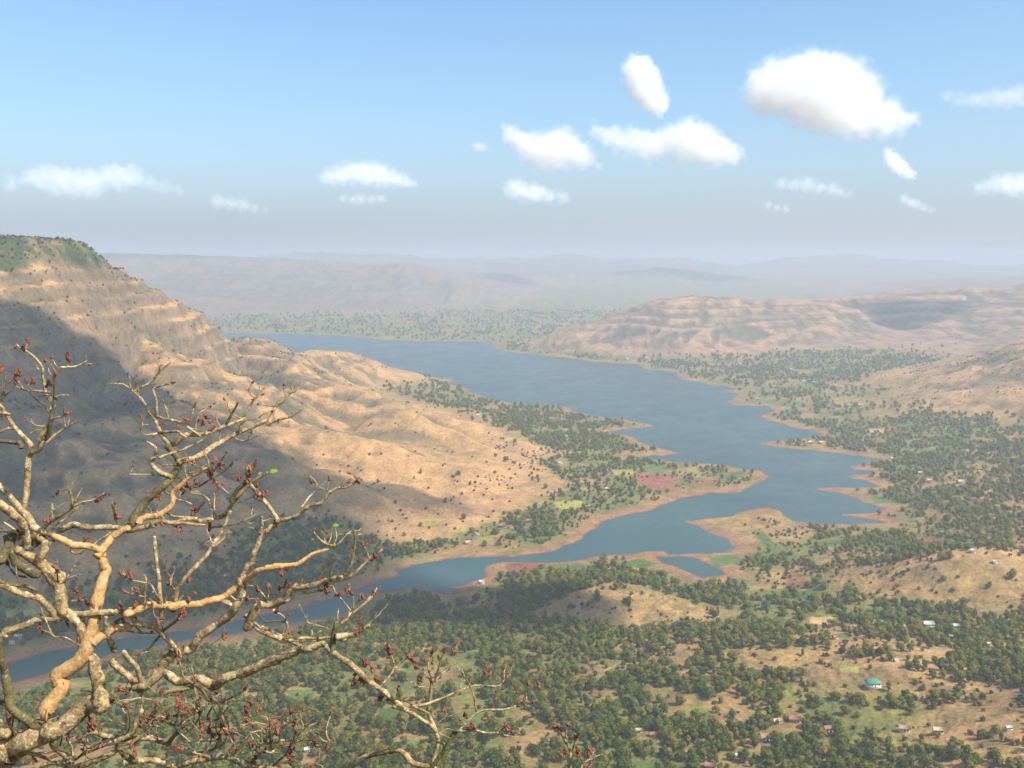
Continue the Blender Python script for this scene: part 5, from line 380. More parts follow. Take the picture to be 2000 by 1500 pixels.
('g',272,'-1.267,4.015,-2.259,0.0076 -1.248,4.007,-2.22,0.0071 -1.224,3.996,-2.175,0.0065 -1.2,3.987,-2.146,0.0061 -1.179,3.978,-2.121,0.0057 -1.162,3.969,-2.093,0.0053 -1.151,3.959,-2.064,0.005 -1.148,3.946,-2.027,0.0046 -1.149,3.935,-1.998,0.0043'),
('d',273,'-1.151,3.959,-2.064,0.0053 -1.129,3.964,-2.034,0.0043 -1.107,3.97,-2.005,0.0032'),
('g',273,'-1.15,3.969,-2.102,0.0032 -1.137,3.961,-2.107,0.0035 -1.123,3.952,-2.115,0.0038 -1.115,3.944,-2.126,0.004 -1.111,3.937,-2.136,0.0043'),
('g',275,'-1.113,3.937,-2.139,0.0064 -1.094,3.929,-2.135,0.0062 -1.07,3.919,-2.129,0.0061 -1.05,3.911,-2.125,0.0059 -1.032,3.904,-2.117,0.0058 -1.02,3.897,-2.1,0.0057 -1.015,3.891,-2.082,0.0055 -1.018,3.887,-2.069,0.0054 -1.025,3.883,-2.06,0.0054 -1.032,3.88,-2.056,0.0053 -1.037,3.878,-2.054,0.0052'),
('g',276,'-1.025,3.901,-2.113,0.0063 -1.01,3.901,-2.111,0.0061 -0.991,3.901,-2.109,0.0058 -0.972,3.9,-2.104,0.0055 -0.953,3.899,-2.097,0.0052 -0.94,3.899,-2.087,0.005 -0.929,3.898,-2.075,0.0047 -0.918,3.897,-2.057,0.0044 -0.911,3.896,-2.042,0.0042'),
('d',276,'-1.056,3.913,-2.151,0.0085 -1.052,3.898,-2.11,0.0075 -1.048,3.879,-2.058,0.0063 -1.044,3.862,-2.005,0.0051 -1.043,3.851,-1.966,0.0042'),
('d',276,'-1.014,3.888,-2.073,0.0053 -1.005,3.886,-2.054,0.0046 -0.995,3.884,-2.032,0.0038 -0.983,3.882,-2.015,0.003 -0.973,3.882,-2.002,0.0025'),
('d',272,'-1.066,3.965,-2.256,0.0064 -1.044,3.955,-2.228,0.0059 -1.018,3.944,-2.197,0.0054 -0.997,3.937,-2.183,0.005 -0.98,3.931,-2.172,0.0047 -0.968,3.926,-2.156,0.0045 -0.96,3.923,-2.142,0.0042'),
('d',277,'-0.936,3.899,-2.097,0.0042 -0.909,3.89,-2.095,0.0039 -0.875,3.879,-2.093,0.0035 -0.848,3.871,-2.091,0.0032 -0.822,3.864,-2.089,0.0028 -0.787,3.858,-2.089,0.0024 -0.76,3.854,-2.09,0.0021'),
('g',281,'-0.857,3.873,-2.101,0.0031 -0.848,3.871,-2.111,0.0033 -0.84,3.867,-2.13,0.0035 -0.844,3.862,-2.162,0.0039 -0.85,3.858,-2.192,0.0042'),
('g',282,'-0.84,3.867,-2.126,0.0042 -0.823,3.872,-2.122,0.0033 -0.805,3.877,-2.117,0.0025'),
('g',280,'-1.035,3.947,-2.188,0.0043 -1.065,3.958,-2.191,0.0046 -1.099,3.97,-2.197,0.0049 -1.123,3.978,-2.209,0.0052 -1.138,3.984,-2.219,0.0054'),
('g',275,'-1.154,3.969,-2.098,0.0054 -1.138,3.973,-2.098,0.0051 -1.119,3.978,-2.099,0.0048 -1.1,3.983,-2.103,0.0045 -1.087,3.986,-2.107,0.0043'),
('g',273,'-1.17,3.984,-2.157,0.0043 -1.196,3.988,-2.181,0.0047 -1.219,3.992,-2.206,0.0051 -1.21,3.993,-2.211,0.0052 -1.196,3.994,-2.211,0.0054'),
('d',224,'-1.553,4.24,-1.662,0.0092 -1.566,4.246,-1.678,0.009 -1.585,4.255,-1.698,0.0088 -1.612,4.265,-1.722,0.0085 -1.638,4.274,-1.744,0.0083 -1.65,4.278,-1.756,0.0082 -1.664,4.283,-1.774,0.008 -1.703,4.292,-1.822,0.0074 -1.736,4.296,-1.864,0.007'),
('g',235,'-2.361,4.079,-2.145,0.0309 -2.354,4.083,-2.157,0.0265 -2.346,4.087,-2.168,0.0221'),
('g',268,'0.222,4.03,-2.145,0.0065 0.232,4.029,-2.158,0.0068 0.243,4.028,-2.174,0.0072 0.249,4.028,-2.184,0.0074 0.254,4.027,-2.195,0.0077 0.261,4.026,-2.211,0.008 0.265,4.024,-2.227,0.0083 0.262,4.022,-2.24,0.0086 0.258,4.02,-2.255,0.0089 0.26,4.017,-2.273,0.0092 0.265,4.013,-2.295,0.0097 0.27,4.004,-2.325,0.0103 0.274,3.996,-2.349,0.0108'),
('g',289,'0.243,4.028,-2.173,0.0065 0.244,4.022,-2.147,0.0054 0.245,4.015,-2.12,0.0043'),
('g',289,'0.267,4.024,-2.227,0.0054 0.272,4.015,-2.204,0.005 0.278,4.004,-2.177,0.0045 0.282,3.996,-2.158,0.0042 0.286,3.99,-2.142,0.0038 0.294,3.983,-2.126,0.0035 0.301,3.978,-2.114,0.0032'),
('g',289,'0.258,4.02,-2.257,0.0065 0.254,4.02,-2.249,0.006 0.248,4.019,-2.24,0.0053 0.241,4.018,-2.236,0.0048 0.235,4.018,-2.233,0.0043'),
('g',290,'0.252,4.024,-2.153,0.0044 0.266,4.018,-2.15,0.0033 0.28,4.012,-2.146,0.0022'),
('g',289,'0.305,3.996,-2.349,0.0086 0.309,4,-2.333,0.0082 0.313,4.006,-2.312,0.0076 0.316,4.011,-2.29,0.007 0.319,4.015,-2.273,0.0065'),
('g',294,'0.319,4.015,-2.273,0.0065 0.312,4.007,-2.257,0.006 0.304,3.997,-2.236,0.0054 0.3,3.987,-2.213,0.0048 0.297,3.979,-2.195,0.0043'),
('g',294,'0.32,4.015,-2.273,0.0054 0.327,4.006,-2.245,0.0048 0.337,3.996,-2.212,0.0041 0.345,3.99,-2.19,0.0036 0.35,3.986,-2.176,0.0032'),
('g',296,'0.322,4.015,-2.272,0.0054 0.331,4.02,-2.27,0.005 0.342,4.027,-2.266,0.0044 0.351,4.033,-2.26,0.0038 0.357,4.038,-2.255,0.0033'),
('g',272,'-1.392,4.052,-2.265,0.005 -1.411,4.053,-2.255,0.0046 -1.428,4.054,-2.248,0.0042 -1.442,4.054,-2.245,0.0039 -1.475,4.056,-2.233,0.0032 -1.498,4.057,-2.221,0.0027 -1.508,4.057,-2.212,0.0024'),
('d',235,'-2.296,4.093,-2.14,0.0051 -2.29,4.092,-2.126,0.0048 -2.282,4.09,-2.096,0.0041 -2.276,4.087,-2.055,0.0033 -2.272,4.084,-2.025,0.0026 -2.271,4.084,-2.015,0.0024'),
('d',265,'-1.377,4.043,-2.078,0.005 -1.373,4.034,-2.057,0.0047 -1.36,4.021,-2.031,0.0042 -1.341,4.004,-2,0.0036 -1.334,3.979,-1.946,0.0027 -1.332,3.969,-1.926,0.0024'),
('g',276,'-1.036,3.879,-2.054,0.0048 -1.026,3.886,-2.045,0.0044 -1.012,3.894,-2.038,0.004 -0.994,3.902,-2.035,0.0034 -0.965,3.916,-2.031,0.0026 -0.955,3.921,-2.029,0.0023'),
('g',239,'-1.831,4.075,-2.259,0.0051 -1.793,4.06,-2.236,0.0045 -1.759,4.046,-2.218,0.004 -1.732,4.036,-2.206,0.0036 -1.698,4.02,-2.173,0.003 -1.674,4.008,-2.148,0.0026 -1.663,4.003,-2.136,0.0024'),
('g',241,'-1.545,4.069,-2.172,0.0051 -1.515,4.07,-2.163,0.0041 -1.485,4.072,-2.154,0.0031 -1.464,4.073,-2.146,0.0024'),
('g',247,'-1.623,4.102,-2.14,0.0051 -1.607,4.095,-2.111,0.0042 -1.596,4.088,-2.079,0.0032 -1.595,4.083,-2.053,0.0024'),
('g',263,'-1.406,4.029,-2.048,0.005 -1.41,4.031,-2.02,0.0045 -1.416,4.034,-1.988,0.0039 -1.422,4.036,-1.956,0.0034 -1.427,4.039,-1.917,0.0027 -1.428,4.04,-1.903,0.0024'),
('g',282,'-0.842,3.869,-2.123,0.0048 -0.867,3.888,-2.111,0.0044 -0.892,3.905,-2.103,0.004 -0.913,3.917,-2.105,0.0037 -0.946,3.936,-2.126,0.0033 -0.986,3.957,-2.147,0.0028 -1.022,3.977,-2.163,0.0024'),
('d',0,'-2.104,4.1,-2.136,0.0051 -2.112,4.102,-2.127,0.0049 -2.138,4.106,-2.119,0.0045 -2.179,4.111,-2.116,0.0039 -2.203,4.114,-2.121,0.0035 -2.234,4.119,-2.119,0.003 -2.27,4.124,-2.109,0.0025'),
('g',264,'-1.4,4.03,-2.037,0.005 -1.424,4.005,-2.011,0.0039 -1.446,3.983,-1.987,0.003 -1.458,3.969,-1.971,0.0024'),
('d',279,'-0.991,3.883,-2.026,0.0048 -0.971,3.891,-2.013,0.0038 -0.954,3.897,-2,0.0029 -0.945,3.901,-1.991,0.0023'),
('g',247,'-1.649,4.098,-2.146,0.0051 -1.667,4.109,-2.137,0.0044 -1.697,4.124,-2.132,0.0035 -1.729,4.139,-2.131,0.0025'),
('g',250,'-2.012,4.106,-2.307,0.0051 -1.993,4.108,-2.288,0.0043 -1.968,4.11,-2.268,0.0033 -1.944,4.112,-2.252,0.0024'),
('d',250,'-2.114,4.134,-2.277,0.0051 -2.102,4.136,-2.261,0.0047 -2.092,4.138,-2.236,0.0042 -2.085,4.14,-2.207,0.0036 -2.069,4.142,-2.195,0.0032 -2.059,4.143,-2.181,0.0028 -2.056,4.145,-2.165,0.0025'),
('g',251,'-1.751,4.059,-2.119,0.005 -1.774,4.046,-2.099,0.0043 -1.793,4.035,-2.085,0.0038 -1.804,4.029,-2.08,0.0035 -1.813,4.021,-2.064,0.0031 -1.82,4.014,-2.047,0.0027 -1.827,4.008,-2.033,0.0024'),
('g',238,'-1.953,4.082,-2.258,0.0051 -1.922,4.069,-2.246,0.0046 -1.895,4.056,-2.228,0.0041 -1.878,4.046,-2.207,0.0037 -1.867,4.038,-2.188,0.0034 -1.861,4.025,-2.157,0.0029 -1.859,4.01,-2.119,0.0024'),
('g',284,'-1.065,3.958,-2.191,0.0049 -1.045,3.98,-2.179,0.004 -1.019,4.002,-2.177,0.0031 -0.997,4.019,-2.188,0.0024'),
('g',284,'-1.042,3.95,-2.189,0.0049 -1.058,3.955,-2.187,0.0044 -1.081,3.966,-2.171,0.0035 -1.103,3.98,-2.146,0.0024'),
('g',266,'-1.403,4.022,-2.139,0.005 -1.416,4.022,-2.116,0.0042 -1.434,4.022,-2.09,0.0032 -1.453,4.021,-2.068,0.0024'),
('d',227,'-1.363,4.204,-2.144,0.0052 -1.363,4.211,-2.134,0.005 -1.351,4.226,-2.117,0.0044 -1.328,4.248,-2.097,0.0037 -1.314,4.259,-2.092,0.0032 -1.3,4.269,-2.087,0.0029 -1.29,4.278,-2.079,0.0025'),
('g',281,'-0.799,3.86,-2.089,0.0048 -0.815,3.847,-2.074,0.0041 -0.829,3.831,-2.049,0.0032 -0.839,3.815,-2.019,0.0023'),
('g',240,'-1.624,4.082,-2.201,0.0051 -1.621,4.066,-2.154,0.004 -1.616,4.052,-2.111,0.003 -1.612,4.042,-2.084,0.0024'),
('g',239,'-1.919,4.097,-2.304,0.0051 -1.934,4.098,-2.303,0.0045 -1.951,4.1,-2.296,0.0039 -1.964,4.101,-2.284,0.0032 -1.971,4.103,-2.27,0.0026 -1.973,4.103,-2.264,0.0024'),
('d',227,'-1.356,4.232,-2.221,0.0053 -1.395,4.252,-2.222,0.0043 -1.434,4.272,-2.235,0.0033 -1.462,4.288,-2.257,0.0025'),
('d',276,'-1.037,3.906,-2.121,0.0049 -1.051,3.908,-2.105,0.0041 -1.063,3.912,-2.083,0.0032 -1.068,3.915,-2.062,0.0023'),
('g',273,'-1.24,4.003,-2.204,0.005 -1.256,4.016,-2.183,0.0042 -1.278,4.033,-2.158,0.0033 -1.3,4.047,-2.137,0.0024'),
('g',284,'-1.065,3.958,-2.191,0.0049 -1.061,3.954,-2.158,0.0043 -1.058,3.95,-2.117,0.0036 -1.057,3.946,-2.078,0.0029 -1.044,3.944,-2.058,0.0025 -1.039,3.943,-2.053,0.0023'),
('d',246,'-1.632,4.118,-2.064,0.0051 -1.641,4.124,-2.034,0.0044 -1.646,4.129,-2.009,0.0039 -1.643,4.132,-1.996,0.0035 -1.638,4.135,-1.983,0.0032 -1.633,4.139,-1.967,0.0028 -1.629,4.142,-1.952,0.0025'),
('g',243,'-1.527,4.075,-2.088,0.0051 -1.519,4.066,-2.069,0.0045 -1.511,4.05,-2.035,0.0035 -1.503,4.031,-1.996,0.0024'),
('g',233,'-1.467,4.32,-2.267,0.0054 -1.458,4.315,-2.247,0.005 -1.451,4.307,-2.211,0.0043 -1.444,4.296,-2.166,0.0035 -1.423,4.287,-2.132,0.0028 -1.415,4.284,-2.122,0.0025'),
('g',247,'-1.64,4.099,-2.141,0.0051 -1.642,4.085,-2.112,0.0046 -1.631,4.063,-2.067,0.0038 -1.612,4.038,-2.016,0.0029 -1.61,4.027,-1.993,0.0025 -1.611,4.023,-1.987,0.0024'),
('g',255,'-1.984,4.03,-2.249,0.005 -1.994,4.034,-2.22,0.0041 -2.006,4.039,-2.191,0.0031 -2.017,4.043,-2.171,0.0024'),
('d',263,'-1.471,4.056,-2.145,0.005 -1.483,4.057,-2.127,0.0046 -1.5,4.057,-2.115,0.0043 -1.522,4.058,-2.112,0.0039 -1.552,4.06,-2.11,0.0033 -1.577,4.061,-2.099,0.0028 -1.59,4.062,-2.083,0.0024'),
('g',271,'-1.538,4.124,-2.357,0.0051 -1.527,4.124,-2.342,0.0046 -1.514,4.125,-2.332,0.0042 -1.497,4.126,-2.328,0.0037 -1.465,4.127,-2.317,0.0028 -1.452,4.127,-2.312,0.0025'),
('g',263,'-1.406,4.029,-2.048,0.005 -1.42,4.036,-2.032,0.0045 -1.432,4.043,-2.017,0.0041 -1.443,4.048,-2.008,0.0038 -1.473,4.058,-2.005,0.0032 -1.497,4.065,-2.003,0.0027 -1.511,4.069,-2.001,0.0024'),
('g',235,'-2.296,4.093,-2.14,0.0051 -2.308,4.096,-2.126,0.0047 -2.317,4.101,-2.102,0.0042 -2.324,4.106,-2.07,0.0035 -2.342,4.113,-2.039,0.0027 -2.35,4.115,-2.028,0.0024'),
('g',281,'-0.787,3.858,-2.089,0.0048 -0.804,3.876,-2.069,0.0042 -0.811,3.895,-2.044,0.0036 -0.806,3.914,-2.02,0.0031 -0.799,3.931,-1.999,0.0025 -0.796,3.937,-1.992,0.0023'),
('g',0,'-2.18,4.1,-2.176,0.0051 -2.172,4.104,-2.152,0.0046 -2.161,4.107,-2.135,0.0041 -2.149,4.109,-2.128,0.0038 -2.137,4.112,-2.12,0.0035 -2.116,4.115,-2.113,0.003 -2.09,4.12,-2.109,0.0024'),
('d',276,'-1.016,3.888,-2.073,0.0048 -1.024,3.881,-2.045,0.0041 -1.042,3.872,-2.019,0.0032 -1.066,3.864,-2.004,0.0023'),
('g',277,'-0.94,3.899,-2.087,0.0048 -0.925,3.903,-2.079,0.0045 -0.909,3.908,-2.068,0.004 -0.895,3.912,-2.056,0.0036 -0.881,3.917,-2.042,0.0032 -0.864,3.922,-2.034,0.0027 -0.845,3.926,-2.032,0.0023'),
('d',236,'-2.238,4.098,-2.221,0.0051 -2.232,4.095,-2.19,0.0044 -2.228,4.093,-2.163,0.0039 -2.225,4.092,-2.144,0.0035 -2.201,4.089,-2.117,0.0027 -2.192,4.088,-2.108,0.0024'),
('d',236,'-2.068,4.063,-2.224,0.0051 -2.092,4.065,-2.214,0.0044 -2.108,4.067,-2.196,0.0038 -2.117,4.069,-2.176,0.0033 -2.141,4.071,-2.165,0.0027 -2.151,4.072,-2.162,0.0024'),
('g',237,'-2.077,4.145,-2.371,0.0052 -2.084,4.146,-2.344,0.0047 -2.094,4.146,-2.32,0.0042 -2.107,4.147,-2.303,0.0039 -2.115,4.147,-2.287,0.0036 -2.129,4.148,-2.262,0.0031 -2.148,4.149,-2.233,0.0025'),
('d',273,'-1.2,3.987,-2.146,0.005 -1.204,3.983,-2.13,0.0045 -1.223,3.974,-2.11,0.0035 -1.251,3.964,-2.091,0.0024'),
('g',281,'-0.92,3.893,-2.096,0.0048 -0.908,3.888,-2.074,0.0043 -0.895,3.883,-2.056,0.0039 -0.88,3.879,-2.045,0.0035 -0.843,3.869,-2.034,0.0026 -0.828,3.865,-2.03,0.0023'),
('g',249,'-1.901,4.038,-2.129,0.005 -1.891,4.038,-2.113,0.0047 -1.885,4.038,-2.083,0.0041 -1.882,4.039,-2.043,0.0034 -1.866,4.039,-2.006,0.0027 -1.859,4.039,-1.993,0.0024'),
('g',227,'-1.363,4.204,-2.144,0.0052 -1.359,4.198,-2.113,0.0044 -1.349,4.191,-2.076,0.0034 -1.337,4.184,-2.043,0.0025'),
('d',254,'-1.914,4.021,-2.153,0.005 -1.916,4.032,-2.142,0.0042 -1.918,4.044,-2.129,0.0032 -1.919,4.054,-2.119,0.0024'),
('d',228,'-1.372,4.117,-2.027,0.0051 -1.381,4.103,-1.989,0.0046 -1.401,4.088,-1.958,0.0039 -1.427,4.074,-1.939,0.0033 -1.434,4.066,-1.92,0.003 -1.436,4.058,-1.898,0.0027 -1.437,4.051,-1.877,0.0024'),
('d',234,'-1.413,4.303,-2.303,0.0054 -1.423,4.302,-2.279,0.0049 -1.426,4.301,-2.249,0.0043 -1.418,4.3,-2.218,0.0038 -1.414,4.299,-2.194,0.0034 -1.406,4.298,-2.172,0.0029 -1.395,4.298,-2.153,0.0026'),
('g',234,'-1.428,4.294,-2.343,0.0053 -1.404,4.277,-2.306,0.0047 -1.388,4.257,-2.256,0.0039 -1.384,4.236,-2.204,0.0031 -1.391,4.224,-2.178,0.0026 -1.394,4.221,-2.171,0.0025'),
('d',253,'-1.932,4.058,-2.224,0.005 -1.912,4.062,-2.218,0.0044 -1.885,4.068,-2.203,0.0034 -1.86,4.074,-2.183,0.0024'),
('d',277,'-0.944,3.899,-2.091,0.0048 -0.934,3.899,-2.073,0.0042 -0.919,3.898,-2.049,0.0033 -0.902,3.898,-2.026,0.0023'),
('g',241,'-1.545,4.069,-2.172,0.0051 -1.537,4.079,-2.166,0.0044 -1.527,4.094,-2.155,0.0034 -1.518,4.109,-2.143,0.0024'),
('d',237,'-2.255,4.101,-2.266,0.0051 -2.253,4.1,-2.24,0.0047 -2.261,4.098,-2.207,0.0042 -2.279,4.096,-2.173,0.0036 -2.292,4.095,-2.156,0.0033 -2.299,4.094,-2.132,0.0029 -2.302,4.093,-2.102,0.0024'),
('g',244,'-1.503,4.057,-2.102,0.005 -1.492,4.052,-2.091,0.0048 -1.47,4.044,-2.073,0.0044 -1.44,4.032,-2.049,0.0038 -1.414,4.023,-2.03,0.0033 -1.389,4.013,-2.012,0.0028 -1.369,4.005,-1.996,0.0024'),
('g',229,'-1.323,4.17,-2.043,0.0052 -1.294,4.176,-2.035,0.0043 -1.264,4.184,-2.017,0.0033 -1.242,4.191,-1.996,0.0025'),
('d',238,'-1.953,4.082,-2.258,0.0051 -1.949,4.079,-2.238,0.0045 -1.959,4.074,-2.207,0.0036 -1.978,4.068,-2.175,0.0024'),
('g',278,'-1.051,3.891,-2.092,0.0048 -1.063,3.873,-2.059,0.0043 -1.077,3.853,-2.023,0.0037 -1.091,3.835,-1.993,0.0032 -1.107,3.822,-1.983,0.0029 -1.12,3.81,-1.97,0.0025 -1.128,3.8,-1.954,0.0023'),
('d',237,'-2.284,4.1,-2.235,0.0051 -2.295,4.11,-2.204,0.0044 -2.305,4.118,-2.178,0.0038 -2.314,4.123,-2.161,0.0034 -2.344,4.133,-2.142,0.0027 -2.357,4.136,-2.136,0.0025'),
('g',285,'-1.1,3.983,-2.103,0.005 -1.079,3.975,-2.07,0.0044 -1.064,3.97,-2.045,0.0039 -1.053,3.967,-2.034,0.0037 -1.015,3.958,-2.019,0.003 -0.988,3.952,-2.004,0.0026 -0.979,3.949,-1.993,0.0023'),
('g',227,'-1.378,4.267,-2.305,0.0053 -1.404,4.281,-2.306,0.0048 -1.441,4.299,-2.314,0.004 -1.481,4.319,-2.328,0.0033 -1.507,4.331,-2.34,0.0027 -1.515,4.335,-2.344,0.0026'),
('g',237,'-2.074,4.147,-2.376,0.0052 -2.116,4.164,-2.373,0.0045 -2.157,4.179,-2.373,0.0039 -2.189,4.191,-2.382,0.0034 -2.23,4.207,-2.405,0.0027 -2.244,4.212,-2.414,0.0025'),
('d',238,'-1.883,4.06,-2.218,0.005 -1.844,4.047,-2.203,0.0044 -1.801,4.032,-2.187,0.0038 -1.763,4.018,-2.176,0.0032 -1.723,4.004,-2.175,0.0026 -1.71,3.999,-2.175,0.0024'),
('d',276,'-1.07,3.919,-2.129,0.0049 -1.058,3.905,-2.097,0.004 -1.039,3.89,-2.066,0.003 -1.02,3.878,-2.047,0.0023'),
('g',284,'-1.065,3.958,-2.191,0.0049 -1.087,3.956,-2.182,0.0045 -1.113,3.955,-2.163,0.0039 -1.139,3.953,-2.137,0.0032 -1.155,3.952,-2.107,0.0026 -1.16,3.951,-2.096,0.0023'),
('g',227,'-1.354,4.235,-2.229,0.0053 -1.363,4.235,-2.218,0.005 -1.375,4.233,-2.195,0.0044 -1.392,4.231,-2.162,0.0036 -1.41,4.228,-2.128,0.0028 -1.417,4.227,-2.116,0.0025'),
('d',266,'-1.406,4.037,-2.101,0.005 -1.407,4.023,-2.07,0.0045 -1.403,4.01,-2.041,0.004 -1.394,3.998,-2.015,0.0035 -1.388,3.977,-1.967,0.0027 -1.386,3.969,-1.949,0.0024'),
('d',227,'-1.354,4.247,-2.259,0.0053 -1.352,4.253,-2.246,0.005 -1.354,4.26,-2.231,0.0047 -1.359,4.267,-2.213,0.0043 -1.371,4.279,-2.185,0.0037 -1.394,4.292,-2.164,0.0031 -1.422,4.302,-2.155,0.0026'),
('d',280,'-1.004,3.939,-2.186,0.0049 -0.995,3.931,-2.17,0.0046 -0.981,3.919,-2.145,0.0042 -0.964,3.904,-2.114,0.0036 -0.954,3.894,-2.093,0.0033 -0.945,3.881,-2.064,0.0028 -0.938,3.867,-2.033,0.0023'),
('d',242,'-1.771,4.065,-2.183,0.0051 -1.747,4.051,-2.141,0.0045 -1.731,4.04,-2.109,0.004 -1.727,4.034,-2.089,0.0038 -1.719,4.019,-2.043,0.0032 -1.721,4.007,-2.007,0.0027 -1.73,3.999,-1.988,0.0024'),
('g',244,'-1.51,4.063,-2.122,0.0051 -1.53,4.055,-2.103,0.0045 -1.556,4.045,-2.081,0.0037 -1.582,4.035,-2.061,0.003 -1.602,4.028,-2.061,0.0025 -1.607,4.026,-2.062,0.0024'),
('g',263,'-1.454,4.05,-2.13,0.005 -1.444,4.034,-2.087,0.0045 -1.433,4.018,-2.047,0.004 -1.423,4.006,-2.017,0.0036 -1.405,3.992,-1.982,0.0032 -1.39,3.978,-1.948,0.0027 -1.38,3.967,-1.921,0.0024'),
('d',99,'-1.937,4.189,-2.074,0.0052 -1.954,4.193,-2.04,0.0043 -1.969,4.195,-2.018,0.0036 -1.982,4.196,-2.015,0.0033 -2.006,4.198,-2.015,0.0027 -2.016,4.199,-2.015,0.0025'),
]
